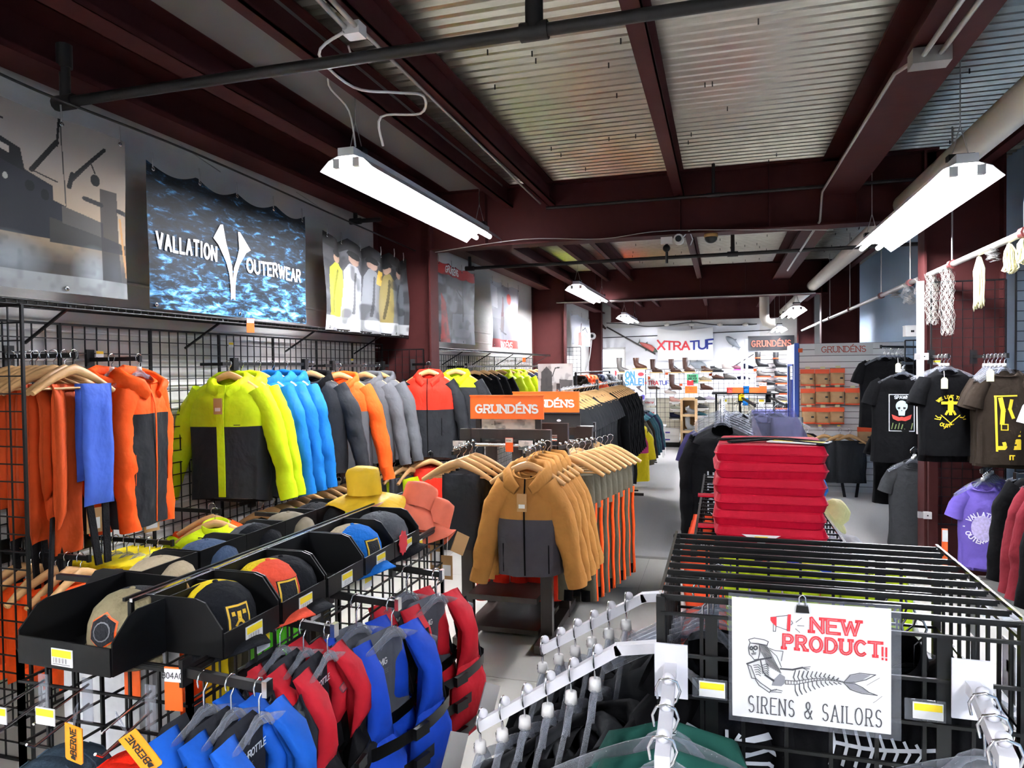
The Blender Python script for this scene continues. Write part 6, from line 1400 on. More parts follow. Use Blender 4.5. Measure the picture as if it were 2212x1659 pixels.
t = thing('folded_shirt', 'folded bright orange shirt beside the acrylic bin', 'shirt', (at(1620, 985, y=3.0).x, 3.0, DZ+.01), .1)
for k in range(4): part('fold', MB().pillow([(-.09+.03*j, -.12+.01*k, .12) for j in range(7)], .05, 8), cloth('safety_orange', '#f47a1c', .8), t).matrix_local = Matrix.Translation((0, 0, .03+.045*k)) @ Matrix.Rotation(PI/2, 4, 'X')
# orange and white child vests on the side, striped vests on its front
v_or = cloth('vest_orange', '#f5532a', .6); v_wh = cloth('vest_white', '#e6e4e0', .6); v_neon = cloth('vest_neon', '#c8e321', .55)
for i in range(6):
    y = 2.25+i*.24; vest(('cv', i % 2), 'orange, white and black child life vest on the cage side, %s from the front' % ORD[i], (DX0+.10, y+.08, DZ+.03-.02*i), -.15, v_or, (v_wh, v_or)[i % 2], v_blk, L=.36, W=.095, group='child life vests on the cage side')
for i in range(3):
    x = .15+i*.085
    vest(('sv', i % 2), 'blue vest with neon shoulders and red and white stripes, %s along the cage front' % ORD[i], (x, 2.13-.02*i, 1.295), .1, v_neon, v_blue2 if i % 2 else v_red, v_blue2, L=.42, W=.12, side=v_wh, group='striped vests')
for i in range(2): vest(('ov',), 'orange and black vest on the cage front, %s along' % ORD[i], (.05+i*.05, 2.12, 1.29), 0, v_or, v_blk, v_blk, L=.42, W=.11, side=v_wh, group='orange vests on the cage front')
p = at(1790, 1055, y=2.75); t = thing('white_hat', 'white brimmed hat hung on the right of the second cage', 'hat', (DX1+.03, 2.5, DZ-.06), .3); b = MB(); b.lathe([(.085, 0), (.08, .05), (.05, .085), (.002, .09)], 18, wob=lambda a, z: .08*math.sin(3*a)); part('crown', b, c_offw, t); part('brim', MB().lathe([(.083, .002), (.12, -.01), (.125, -.014), (.083, -.003)], 18, wob=lambda a, z: .08*math.sin(2*a)), c_offw, t); t.rotation_euler = (.2, .9, 0); t.scale = (.62,)*3
t = thing('cream_hat', 'cream oilskin hat hung behind the white hat', 'hat', (DX1+.035, 2.85, DZ-.0), .3); b = MB(); b.lathe([(.085, 0), (.08, .05), (.05, .085), (.002, .09)], 18); part('crown', b, cloth('cream_oilskin', '#e4dc9a', .5), t); part('brim', MB().lathe([(.083, .002), (.13, -.01), (.135, -.014), (.083, -.003)], 18), cloth('cream_oilskin', '#e4dc9a'), t); t.rotation_euler = (.2, .9, 0); t.scale = (.6,)*3
t = thing('blue_hat', 'bright blue rain hat hung farthest along the second cage', 'hat', (DX1+.02, 3.3, DZ+.02), .3); b = MB(); b.lathe([(.085, 0), (.08, .05), (.05, .085), (.002, .09)], 18); part('crown', b, c_blue, t); part('brim', MB().lathe([(.083, .002), (.12, -.01), (.125, -.014), (.083, -.003)], 18), c_blue, t); t.rotation_euler = (.2, 1.2, 0); t.scale = (.6,)*3
# ------------------------------------------------------------------ brown column: grid panel, shirts
grid_panel('dark grid panel mounted over the right brown column', (1.62, 6.44, .45), 0, .52, 1.95)
grid_panel('black grid panel on the right wall beside the brown column', (XR-.03, 4.2, .3), PI/2, 2.2, 2.2)
grid_panel('black grid panel standing between column and right wall', (2.16, 6.30, .3), 0, .19, 2.3)
b = MB(); b.bx((1.60, 6.42, 0), (1.665, 6.47, 1.17)); struct('trim_3', b, m_brown)
for i, (px, py) in enumerate(((1996, 770), (2003, 1113))):
    t = thing('latch_box', 'small white latch box on the %s of the brown column edge' % ('upper part' if not i else 'lower part'), 'latch', at(px, py, y=6.41)); part('box_body', MB().box((0, 0, 0), (.06, .03, .055)), m_white, t); part('keyhole', MB().tube([(0, -.015, 0), (0, -.018, 0)], .006, 8), m_ink, t); part('strike', MB().box((-.05, .01, 0), (.03, .03, .05)), m_steel, t)
def mtext(t, front, items, m, name='lettering', s0=.0):
    b = MB()
    for it in items: it(b, lambda x, y: front(x, .34-y, .004))
    part(name, b, m, t)
m_yink = mat('yellow_ink', '#e5c322', .7)
def welive(t, front):
    b = MB(); f = lambda x, y: front(x, .32-y, .004)
    letters(b, 'WE LIVE THIS', .021, .005, f, cx=0, cy=-.02, arc=.125, gap=.3, maxseg=.02)
    ribbon(b, [(.014*math.cos(a), .085+.016*math.sin(a)) for a in [2*PI*i/12 for i in range(13)]], .007, f, .02); ribbon(b, [(-.055, .055), (.055, .055)], .022, f, .02); ribbon(b, [(0, .055), (0, .0)], .040, f, .02); ribbon(b, [(-.022, -.012), (-.032, -.032)], .016, f); ribbon(b, [(.022, -.012), (.032, -.032)], .016, f); ribbon(b, [(0, -.008), (0, -.03)], .022, f)
    ribbon(b, [(-.065, -.04), (.045, -.145)], .006, f, .02); ribbon(b, [(.065, -.04), (-.045, -.145)], .006, f, .02)
    for s in (-1, 1): ribbon(b, [(s*.10, -.045), (s*.085, -.06), (s*.065, -.055), (s*.072, -.075), (s*.105, -.07)], .006, f, .02)
    letters(b, 'OUTCAST', .024, .006, f, cx=0, cy=.03, arc=-.155, gap=.22, maxseg=.02); part('yellow_print', b, m_yink, t)
def ptag(p, label):
    t = thing('price_tag', label, 'tag', p); part('tag_card', MB().prism([(-.022, -.05), (.022, -.05), (.022, .018), (.010, .032), (-.010, .032), (-.022, .018)], Matrix.Rotation(PI/2, 4, 'X'), .003), mat('cream_card', '#e8e2b0', .6), t); part('tag_string', MB().bar((0, 0, .03), (0, .01, .08), .003), m_white, t)
q_ = at(2047, 775, y=6.0)
arm('dark arm on the column grid carrying the WE LIVE THIS tee', (q_.x, 6.43, q_.z+.02), (q_.x, 5.98, q_.z+.02))
for i in range(3): clear_hanger('clear hanger on the column arm above the black tees, %s from the front' % ORD[i], (q_.x, 6.0+i*.09, q_.z+.03), 0)
o = tee(None, 'black tee with yellow WE LIVE THIS print on the brown column', (q_.x, 6.0, q_.z+.02), 0, c_black, print_fn=welive, L=.68, W=.20); o.scale = (.95,)*3
tee(None, 'plain black tee behind the WE LIVE THIS tee', (q_.x+.03, 6.12, q_.z+.02), .05, c_black, L=.70, W=.20)
ptag(at(2040, 825, y=5.88), 'cream price tag at the collar of the WE LIVE THIS tee')
t = thing('price_ticket', 'pale yellow price ticket on the brown column above the black tee', 'ticket', at(2024, 783, y=6.42)); price(t, (0, 0, 0), .055, .035)
def olivep(t, front):
    b = MB(); f = lambda x, y: front(x, .34-y, .004)
    ribbon(b, [(-.07, .15), (.06, .155)], .010, f, .02); ribbon(b, [(-.065, .14), (-.055, -.24)], .014, f, .02); ribbon(b, [(.03, .12), (.02, .06), (.04, .0)], .02, f, .02); ribbon(b, [(-.035, .13), (-.02, .05), (-.025, -.04)], .028, f, .02); ribbon(b, [(-.03, -.05), (.01, -.05), (.01, -.09), (-.03, -.09), (-.03, -.05)], .007, f)
    for k in range(3): ribbon(b, [(.03, -.10-.03*k), (.08, -.10-.03*k)], .013, f, .02)
    ribbon(b, [(-.05, -.22), (.075, -.215), (.075, -.17), (-.01, -.19)], .028, f, .02); letters(b, 'IS IT', .028, .008, f, cx=.01, cy=-.285); part('yellow_print', b, m_yink, t)
q_ = at(2152, 775, y=5.75)
arm('chrome and black arm holding the brown printed tees', (q_.x+.02, 6.28, q_.z+.02), (q_.x, 5.55, q_.z+.02))
for i in range(6): clear_hanger('clear hanger of the brown printed tees, %s from the front' % ORD[i], (q_.x+.004*i, 5.6+i*.09, q_.z+.03), .5+.08*i)
o = tee(None, 'brown tee with a tall yellow print near the right wall', (q_.x, 5.6, q_.z+.02), -.15, c_brownolive, print_fn=olivep, L=.68, W=.17); o.scale = (.95,)*3
for i in range(3): tee(('br',), 'plain dark brown tee behind the printed one, %s back' % ORD[i], (q_.x+.05+.02*i, 5.72+i*.12, q_.z+.02), -.5, c_brownolive, L=.68, W=.2, group='brown tees')
ptag(at(2139, 808, y=5.5), 'cream price tag at the collar of the brown printed tee')
q_ = at(2225, 790, y=4.9); tee(None, 'white tee cut by the right picture edge', (q_.x+.19, 4.9, q_.z+.02), -.3, c_offw, L=.56, W=.16)
# lower right: purple tees, black and maroon sweatshirts
def vallp(t, front):
    b = MB(); f = lambda x, y: front(x, .33-y, .004)
    letters(b, 'VALLATION', .032, .0075, f, cx=0, cy=.0, arc=.105, gap=.22, maxseg=.02); letters(b, 'OUTERWEAR', .032, .0075, f, cx=0, cy=0, arc=-.105, gap=.2, maxseg=.02)
    for s in (-1, 1): ribbon(b, [(s*.118, .0), (s*.124, .0)], .010, f)
    part('white_print', b, mat('white_print', '#dedbe6', .8), t)
    b = MB(); r3_ = random.Random(4); b.add([f(0, 0)+Vector((0, 0, 0))]+[f(.075*math.cos(a), .095*math.sin(a)) for a in [2*PI*i/24 for i in range(24)]], [(0, i+1, (i+1) % 24+1) for i in range(24)]); part('oval_print', b, mat('mottled_print', '#b4a8d2', .8, var=.55, scale=60), t)
q_ = at(2123, 1022, y=5.75)
arm('dark arm holding the purple tees low by the column', (q_.x+.26, 6.25, q_.z+.02), (q_.x-.02, 5.70, q_.z+.02), stub=False)
for i in range(7): clear_hanger('clear hanger of the purple tees, %s from the front' % ORD[i], (q_.x+.030*i, 5.75+i*.065, q_.z+.03), .3)
o = tee(None, 'purple tee lettered VALLATION OUTERWEAR in a ring', (q_.x, 5.75, q_.z+.02), -.28, c_purple, print_fn=vallp, L=.64, W=.165); o.scale = (.93,)*3
for i in range(3): tee(('pu',), 'plain purple tee behind the printed purple tee, %s back' % ORD[i], (q_.x+.07+.05*i, 5.85+i*.10, q_.z+.01), .1, c_purple, L=.62, W=.15, group='purple tees')
q2 = at(2195, 1040, y=4.25)
arm('dark arm low on the right wall with maroon and black sweatshirts', (XR-.04, 4.62, q2.z+.05), (q2.x-.05, 4.1, q2.z+.05), stub=False)
for i, (m_, n) in enumerate(((c_black, 'black'), (c_maroon, 'maroon'), (c_maroon, 'second maroon'), (c_black, 'second black'))):
    x, y = at((2262, 2300, 2322, 2350)[i], 1040, y=(5.0, 4.72, 4.6, 4.45)[i]).x, (5.0, 4.72, 4.6, 4.45)[i]
    clear_hanger('clear hanger in the %s sweatshirt on the right' % n, (x, y, q2.z+.06), -.4); top(None, '%s sweatshirt on the low right arm past the purple tees' % n, 'sweatshirt', (x, y, q2.z+.05), -.45, m_, L=.66, W=.2, D=.09, SL=.60, splay=.08, name='sweatshirt', seed=i)
# shirts on arms beyond the column
def skullp(t, front):
    f = lambda x, y: front(x, .34-y, .004); g = lambda x, y: front(x, .34-y, .0055); k = lambda x, y: front(x, .34-y, .007)
    b = MB(); ribbon(b, [(-.10, -.17), (.10, -.17), (.10, .16), (-.10, .16), (-.10, -.17)], .007, f, .02); letters(b, 'SPAWN', .026, .006, f, cx=0, cy=.135, gap=.2); part('frame_print', b, mat('grey_print', '#b9bcc0'), t)
    b = MB(); pts = [(.048*math.cos(a), .055+.052*math.sin(a)) for a in [2*PI*i/18 for i in range(18)]]; poly_on(b, pts, f); poly_on(b, [(-.03, .03), (.03, .03), (.024, -.03), (-.024, -.03)], f); part('skull_print', b, mat('pale_teal_print', '#b7cfd0', .8), t)
    b = MB(); poly_on(b, [(-.034, .045), (-.012, .048), (-.012, .028), (-.03, .028)], g); poly_on(b, [(.012, .048), (.034, .045), (.03, .028), (.012, .028)], g); poly_on(b, [(-.006, .012), (.006, .012), (0, .024)], g); part('skull_shadow', b, m_ink, t)
    b = MB(); poly_on(b, [(-.08, -.02), (-.02, -.045), (0, -.04), (0, -.075), (-.03, -.08), (-.07, -.06)], g); poly_on(b, [(.08, -.02), (.02, -.045), (0, -.04), (0, -.075), (.03, -.08), (.07, -.06)], g); part('bow_print', b, mat('red_print', '#b23a30', .8), t)
    b = MB()
    for i in range(7): ribbon(b, [(-.08+.026*i, -.15), (-.07+.026*i, -.10-.012*(i % 2))], .008, g, .02)
    part('weed_print', b, mat('olive_print', '#70804c', .8), t)
q_ = at(1948, 790, y=7.2)
arm('black arm on the back of the column with the skull tees', (q_.x+.25, 7.9, q_.z+.02), (q_.x-.02, 7.15, q_.z+.02), stub=False)
for i in range(5): clear_hanger('clear hanger of the skull tee arm, %s from the front' % ORD[i], (q_.x+.03*i, 7.2+i*.12, q_.z+.03), .2)
o = tee(None, 'black tee with a framed pale skull print and red bow', (q_.x-.01, 7.2, q_.z+.02), -.1, c_black, print_fn=skullp, L=.80, W=.24)
tee(None, 'dark navy tee half behind the white corner strip', (q_.x+.30, 7.25, q_.z-.04), -.3, c_navy, L=.86, W=.20)
ptag(at(1940, 792, y=7.08), 'cream price tag at the collar of the skull tee')
q_ = at(1922, 755, y=8.3)
arm('black arm holding the row of plain black tees', (q_.x+.5, 8.9, q_.z+.03), (q_.x-.10, 8.2, q_.z+.03), stub=False)
for i in range(5):
    clear_hanger('clear hanger of the plain black tee row, %s along' % ORD[i], (q_.x-.06+.06*i, 8.25+.10*i, q_.z+.03), .3); tee(('pb', i % 2), 'plain black tee left of the skull tee, %s along its arm' % ORD[i], (q_.x-.06+.06*i, 8.25+.10*i, q_.z+.02), -.2, c_black, L=.74, W=.24, group='plain black tees', seed=i)
grid_panel('small black grid section above the plain black tees', (at(1955, 740, y=7.9).x, 7.9, 1.62), 0, XR-.01-at(1955, 740, y=7.9).x, .36)
t = thing('carton', 'small white box on the grid section above the black tees', 'box', at(1968, 716, y=7.85)); part('box_body', MB().box((0, 0, 0), (.12, .12, .10)), m_paper, t); part('box_lid', MB().box((0, 0, .052), (.125, .125, .012)), m_white, t); part('box_mark', MB().box((0, -.061, 0), (.03, .002, .02)), m_ink, t)
q_ = at(1935, 905, y=7.6)
arm('low black arm holding the navy tees', (q_.x+.4, 8.0, q_.z+.02), (q_.x-.02, 7.55, q_.z+.02), stub=False)
for i in range(4):
    clear_hanger('clear hanger of the navy tees, %s from the front' % ORD[i], (q_.x+.02*i, 7.6+.1*i, q_.z+.03), .2); tee(('nv', i % 2), 'navy tee hanging low beyond the column, %s from the front' % ORD[i], (q_.x+.03*i, 7.6+.1*i, q_.z+.02), -.2, c_navy if i else c_black, L=.74, W=.20, group='navy tees', seed=i)
o = tee(None, 'green and yellow printed tee glimpsed beside the navy tees', (q_.x+.19, 7.3, q_.z-.04), -.3, cloth('green_cotton', '#3d8a3c', .85), L=.45, W=.13, print_fn=lambda t, f: (part('yellow_print', MB().grid(lambda u, v: f(-.06+.12*u, .12+.16*v, .004), 3, 3), m_yink, t), part('red_print', MB().grid(lambda u, v: f(-.02+.05*u, .20+.06*v, .006), 3, 3), m_red, t)))
q_ = at(1978, 978, y=6.95)
arm('lowest black arm holding the heather grey tees', (q_.x+.3, 7.3, q_.z+.02), (q_.x-.02, 6.9, q_.z+.02), stub=False)
for i in range(4):
    clear_hanger('clear hanger of the heather grey tees, %s from the front' % ORD[i], (q_.x-.03+.03*i, 6.92+.09*i, q_.z+.03), .2); tee(('hg', i % 2), 'heather grey tee at knee height by the column, %s from the front' % ORD[i], (q_.x-.03+.03*i, 6.92+.09*i, q_.z+.02), -.25, c_dkgrey, L=.74, W=.19, group='heather grey tees', seed=i)
# ------------------------------------------------------------------ nets and rope skeins
m_net = mat('net_twine', '#c4bfb4', .9); m_skein = mat('skein_twine', '#d6cfa0', .9); m_netd = mat('net_twine_grey', '#8d8a86', .9)
def net(label, px, ytop, ybot, w0, w1, m, x=NETX, tip=0):
    p = at(px, ytop, x=x); z0 = 2.45; z1 = at(px, ybot, x=x).z; t = thing('fishing_net', label, 'net', (x, p.y, z0)); H_ = z0-z1; rr = random.Random(int(px)); n = 12; w0 *= 1.5; w1 *= 1.6; b = MB()
    def pt(i, v, s):
        u = i/(n-1)-.5; w = w0+(w1-w0)*math.sin(PI*min(1, v*1.1))**.7*(1-tip*v); d = .03*math.sin(5*u*PI+9*v)
        return Vector((u*w*.5+d, u*w+.5*w/(n-1)*s*(1 if i % 2 else -1), -H_*v+.01*math.sin(9*u)))
    m_ = max(10, int(H_/.022))
    for i in range(n):
        b.tube([pt(i, k/m_, (1 if (k % 2) else -1)) for k in range(m_+1)], .0013, 3, cap=False)
        b.tube([pt(i, k/m_, (-1 if (k % 2) else 1))+Vector((.01, .006, 0)) for k in range(m_+1)], .0013, 3, cap=False)
    part('net_mesh', b, m, t, True); part('tie_cord', MB().tube([(0, 0, -.01), (0, 0, .03), (.01, 0, .04)], .006, 6), m, t); return t
for i, (px, a, b_, w0, w1, m_, n_) in enumerate(((1932, 590, 640, .10, .12, m_netd, 'short grey net'), (1962, 580, 655, .14, .18, m_netd, 'fine grey net'), (1990, 570, 650, .12, .14, m_netd, 'narrow grey net'), (2012, 560, 700, .10, .13, m_net, 'white net with open meshes'), (2045, 550, 722, .10, .14, m_net, 'longest white net'), (2143, 510, 560, .08, .10, m_netd, 'small grey hank of net'))):
    net(n_+' on the right rail, %s from the far end' % ORD[i], px, a, b_, w0, w1, m_, tip=.7)
def skein(label, px, ybot, m, loop=False, x=NETX):
    p = at(px, 600, x=x); z1 = at(px, ybot, x=x).z; H_ = 2.44-z1; t = thing('twine_skein', label, 'twine', (x, p.y, 2.44)); rr = random.Random(int(px))
    for k in range(16):
        a = rr.uniform(-.03, .03); c_ = rr.uniform(-.03, .03); w = rr.uniform(.015, .055) if loop else .012; e = H_*rr.uniform(.86, 1)
        P_ = [(a*.3, c_*.3, 0)]+[(a+rr.uniform(-.006, .006), c_-w*(v**1.5 if loop else .3), -e*v) for v in (.25, .5, .75, .92)]+[(a, c_, -e)]+[(a+rr.uniform(-.006, .006), c_+w*(v**1.5 if loop else .3), -e*v) for v in (.92, .75, .5, .25)]+[(a*.3, c_*.3, 0)]
        part('strand', MB().tube(P_, .0042, 5), m, t)
    part('tie_cord', MB().tube([(0, 0, -.02), (0, 0, .03)], .006, 6), m, t); return t
skein('long twisted cream twine skein on the right rail', 2115, 672, m_skein)
skein('looped cream twine hank on the right rail nearest the picture edge', 2180, 592, m_skein, True)
skein('second looped cream hank at the right picture edge', 2212, 570, m_skein, True)
# ------------------------------------------------------------------ white slat wall with pouches
SX0, SX1, SY, SZ = 1.03, 2.34, 10.5, 2.04
m_slat = mat('slat_white', '#f3f2ef', .4)
t = thing('slat_wall', 'white slat wall partition facing the camera on the right', 'display wall', (SX0, SY, 0)); n = 24; h = SZ/n
for i in range(n): part('slat', MB().bx((0, 0, i*h+.004), (SX1-SX0, .014, (i+1)*h-.004)), m_slat, t)
part('backing', MB().bx((0, .012, 0), (SX1-SX0, .03, SZ)), mat('slot_grey', '#6f6c68', .7), t)
t = thing('fitting_booth', 'blue edged white booth at the end of the slat wall', 'booth', (SX0-.01, SY, 0))
m_dkblue = mat('dark_blue_curtain', '#16256b', .8)
part('blue_edge', MB().bx((-.055, -.012, 0), (.0, .04, SZ+.01)), m_blue, t); part('side_panel', MB().bx((-.05, .04, 1.75), (-.02, 1.2, SZ)), m_white, t); part('side_panel', MB().bx((-.05, .04, 0), (-.02, .22, 1.75)), m_white, t); part('side_panel', MB().bx((-.05, 1.0, 0), (-.02, 1.2, 1.75)), m_white, t)
part('curtain', MB().grid(lambda u, v: (-.01+.02*math.sin(26*u), .22+.78*u, .08+1.45*v), 40, 4), m_dkblue, t); part('door_trim', MB().bx((-.06, .20, 0), (-.045, .23, 1.76)), m_blue, t); part('door_trim', MB().bx((-.06, .99, 0), (-.045, 1.02, 1.76)), m_blue, t); part('door_trim', MB().bx((-.06, .20, 1.73), (-.045, 1.02, 1.76)), m_blue, t)
p0 = at(1760, 766, y=SY-.02); p1 = at(1886, 741, y=SY-.02)
t = thing('paper_sign', 'white GRUNDENS paper sign in red letters on the slat wall', 'sign', (p0.x, SY-.012, p0.z-.01)); w, h_ = p1.x-p0.x, .15
part('paper_sheet', MB().bx((0, 0, 0), (w, .003, h_)), m_paper, t); b = MB(); letters(b, 'GRUNDÉNS', .075, .010, plane_fn((w/2, -.0015, h_*.52), (1, 0, 0), (0, 0, 1)), gap=.22, serif=.13, wide=1.1); part('lettering', b, mat('rust_ink', '#c4553f', .6), t)
t = thing('orange_tag', 'small orange square tag at the top corner of the slat wall', 'tag', at(1729, 757, y=SY-.015)); part('tag_card', MB().box((0, 0, 0), (.055, .003, .055)), m_tagorange, t); part('tag_pin', MB().ball((0, -.004, .02), .004, 8, 5), m_steel, t)
m_pouchw = mat('pouch_kraft', '#c49a6c', .7, bump=.3, scale=20, var=.15); m_hdr = mat('pouch_orange', '#f4561e', .5)
pouches = []
for px, py0, py1 in ((1744, 800, 826), (1776, 800, 828), (1809, 798, 828), (1871, 800, 826), (1745, 842, 868), (1777, 839, 870), (1808, 839, 870), (1841, 841, 865), (1869, 840, 866), (1747, 882, 910), (1777, 883, 910), (1808, 882, 910), (1868, 925, 952), (1895, 925, 950), (1918, 924, 948), (1874, 919, 940), (1906, 919, 940)): pouches.append((px, py0, py1))
pm = None
for i, (px, a, b_) in enumerate(pouches):
    row = 0 if i < 4 else 1 if i < 9 else 2 if i < 12 else 3
    lab = 'kraft and orange sock pouch on the slat wall, %s in the %s' % (ORD[(i, i-4, i-9, i-12)[row]], ('top row', 'middle row', 'third row', 'low row')[row])
    yy = SY-.16 if row < 3 else (SY-.22 if i < 15 else SY-.12)
    loc = at(px, a, y=yy)
    if pm is None:
        t = thing('sock_pouch', lab, 'pouch', loc, -.05, 'sock pouches')
        part('pouch_body', MB().pillow([(-.035-.165*k/6, -.088, .088) for k in range(7)], .075, 8, pw=5), m_pouchw, t); part('header_card', MB().bx((-.09, -.012, -.045), (.09, .012, .015)), m_hdr, t); part('label_patch', MB().box((.045, -.040, -.115), (.035, .004, .022)), m_ink, t); part('bottom_band', MB().bx((-.086, -.02, -.208), (.086, .02, -.19)), m_hdr, t); part('peg', MB().tube([(0, -.05, .03), (0, .16, .03)], .004, 6), m_white, t); part('price_card', MB().box((0, -.05, .035), (.06, .003, .03)), mat('cream_card', '#e8e2b0', .6), t); pm = t
    else: dup(pm, loc, -.05+.02*(i % 3), lab, 'sock pouches')
# beech hangers with black trousers on the slat wall
for i, (px, n_) in enumerate(((1742, 'hooded jacket'), (1781, 'trousers'), (1815, 'trousers'), (1836, 'trousers'))):
    p = at(px, 934, y=SY-.22-.05*i)
    wood_hanger('beech hanger on the slat wall, %s from the blue edge' % ORD[i], (p.x, p.y, p.z+.04), (.2, 0, .1, -.3)[i])
    if i == 0: top(None, 'black hooded jacket hung next to the blue booth edge', 'jacket', (p.x, p.y, p.z+.04), .2, c_char, hood=c_black, L=.62, W=.17, SL=.4, splay=.02)
    else: trousers(('sw', i), 'charcoal trousers on the slat wall, %s from the blue edge' % ORD[i], (p.x, p.y, p.z+.04), .1, c_char, L=.55, W=.19, th=.08, strap=c_strap if i == 3 else None, seed=i)
p = at(1827, 1010, y=SY-.35); t = thing('orange_strap', 'pair of orange webbing straps dangling below the charcoal trousers', 'strap', p); 
for s in (-1, 1): part('webbing', MB().bx((s*.03-.008, -.002, -.12), (s*.03+.008, .002, .14)), m_tagorange, t)
for i, px in enumerate((1733, 1771, 1812)):
    t = thing('price_ticket', 'cream price ticket above the slat wall hangers, %s from the blue edge' % ORD[i], 'ticket', at(px, 921, y=SY-.16)); price(t, (0, 0, 0), .045, .04)
# ------------------------------------------------------------------ shoe wall at the far end
SYB = 15.6
OW = lambda px, py, y=SYB-.1: at(px, py, y=y)
l, r = OW(1394, 745, SYB), OW(1640, 745, SYB)
t = thing('shoe_wall', 'cream backed black grid wall of shoes at the far end', 'display wall', (l.x, SYB, 0)); w = r.x-l.x
part('cream_board', MB().bx((0, .03, .30), (w, .06, OW(1500, 860, SYB).z)), mat('cream_board', '#d9d3bd', .7), t); ZT = OW(1500, 797, SYB).z; part('plinth', MB().bx((0, .0, 0), (w, .3, .14)), m_black, t)
part('frame', MB().bar((0, 0, .14), (0, 0, ZT), .014).bar((w, 0, .14), (w, 0, ZT), .014).bar((0, 0, ZT), (w, 0, ZT), .014), m_black, t); part('wire_mesh', grid_mesh(w, ZT-.24, .1, .1, .003), m_black, t, True).location = (0, -.002, .24)
part('shelf_ledge', MB().bx((0, -.16, ZT-.01), (w*.75, 0, ZT+.0)), m_steel, t)
l2, r2 = OW(1633, 758, SYB-.4), OW(1712, 758, SYB-.4)
t = thing('slat_wall', 'white slat wall of black boots beside the shoe wall', 'display wall', (l2.x, SYB-.4, 0)); n = 22; SLT = l2.z; h = (SLT-.1)/n
for i in range(n): part('slat', MB().bx((0, 0, .1+i*h+.008), (r2.x-l2.x, .014, .1+(i+1)*h-.008)), m_white, t)
part('backing', MB().bx((0, .012, .1), (r2.x-l2.x, .03, SLT)), mat('slot_grey', '#6f6c68', .7), t)
kb = mat('boot_brown', '#4a2b1e', .35); kb2 = mat('boot_grey', '#55504c', .45); kbk = mat('boot_black', '#232325', .5); gum = mat('gum_sole', '#c8a76a', .6); ws = mat('white_sole', '#d8d6d0', .5); bs_ = mat('black_sole', '#1a1a1b', .6); sor = mat('orange_sole', '#e0562a', .6)
def peg_(px, py, y): pass
def shelf_for(p, w=.24):
    t = thing('shoe_shelf', 'clear shoe shelf below %s' % p[1], 'shelf', (p[0].x+.07, p[0].y, p[0].z-.004), 0, 'clear shoe shelves'); part('shelf_plate', MB().box((0, .03, -.004), (w, .14, .006)), m_clear, t); part('price_strip', MB().box((0, -.042, -.014), (w*.6, .003, .025)), m_paper, t)
boots = [(1338, 806, kb2, gum, .30, 'grey brown boot standing before the bright window'), (1374, 798, kb, gum, .22, 'dark brown boot shaft past the window'), (1410, 806, kb, gum, .30, 'brown deck boot with gum sole left of the centre boots'), (1450, 806, kb, gum, .30, 'brown deck boot under the white XTRATUF banner'), (1480, 805, kb, gum, .32, 'tall brown deck boot right of its twin'), (1340, 838, kb2, bs_, .26, 'grey brown boot on the lower level before the window'), (1451, 842, kb, kb, .33, 'tall plain brown boot in the second row')]
for i, (px, py, m_, s_, hh, lb) in enumerate(boots):
    p = OW(px, py, SYB-.12 if px > 1390 else 13.6); boot(lb, p, 0, m_, s_, h=hh, key=('bb', m_.name, s_.name, hh)); shelf_for((p, 'the '+lb))
for i, (px, py, lb) in enumerate(((1637, 793, 'black boot with orange band on the white slat wall'), (1676, 794, 'second black boot with orange band near the blue booth'))):
    p = OW(px, py, SYB-.55); boot(lb, p, 0, kbk, bs_, h=.31, band=sor, key='kb%d' % 0); shelf_for((p, 'the '+lb))
shoes = [(1520, 804, kb, gum, 'brown lace shoe in the top row', 1), (1540, 804, kbk, bs_, 'black ankle shoe in the top row', 1), (1565, 800, mat('shoe_sand', '#b5aaa2', .7), ws, 'pale sand ankle shoe in the top row', 1), (1586, 800, mat('shoe_rose', '#7a4a58', .7), mat('pink_sole', '#d252c0', .5), 'plum shoe with pink trim in the top row', 0), (1610, 799, c_navy, ws, 'navy ankle shoe with white sole in the top row', 1),
 (1515, 824, mat('camo_cloth', '#8b7f68'), gum, 'camouflage shoe in the second row', 0), (1543, 820, kb, bs_, 'dark brown low shoe in the second row', 0), (1568, 820, kb2, bs_, 'grey ankle shoe in the second row', 1), (1598, 822, c_navy, ws, 'navy low shoe in the second row', 0), (1518, 842, kb, kb, 'brown ankle boot in the third row', 1), (1405, 843, kb, ws, 'brown moccasin with white sole under the small XTRATUF sign', 0),
 (1641, 815, kb2, sor, 'grey ankle boot with orange base on the white slats', 1), (1679, 815, kbk, sor, 'black ankle boot on the white slats', 1), (1679, 830, kb2, sor, 'grey green shoe on the white slats', 0), (1680, 852, kbk, sor, 'black shoe low on the white slats', 1), (1680, 868, kb2, gum, 'tan trail shoe on the white slats', 0), (1680, 884, kbk, sor, 'lowest black shoe on the white slats', 0), (1655, 832, kbk, bs_, 'small black shoe half behind the dark clothes rack', 0),
 (1452, 870, mat('shoe_pink', '#b88a80', .7), ws, 'dusty pink boot in the cream section', 1), (1454, 886, mat('shoe_olive', '#8c9280', .7), ws, 'sage low shoe in the cream section', 0), (1452, 904, c_navy, bs_, 'slate blue ankle shoe in the cream section', 1), (1507, 867, kbk, ws, 'black shoe with thick white sole right of the crate', 0), (1527, 866, mat('shoe_lilac', '#8f8796', .7), ws, 'lilac grey shoe right of the crate', 0), (1508, 884, kbk, ws, 'dark shoe in the second row right of the crate', 0), (1506, 900, c_teal, ws, 'teal shoe in the third row right of the crate', 0), (1440, 852, mat('shoe_sand', '#b5aaa2'), ws, 'sand clog beside the white cartons', 0)]
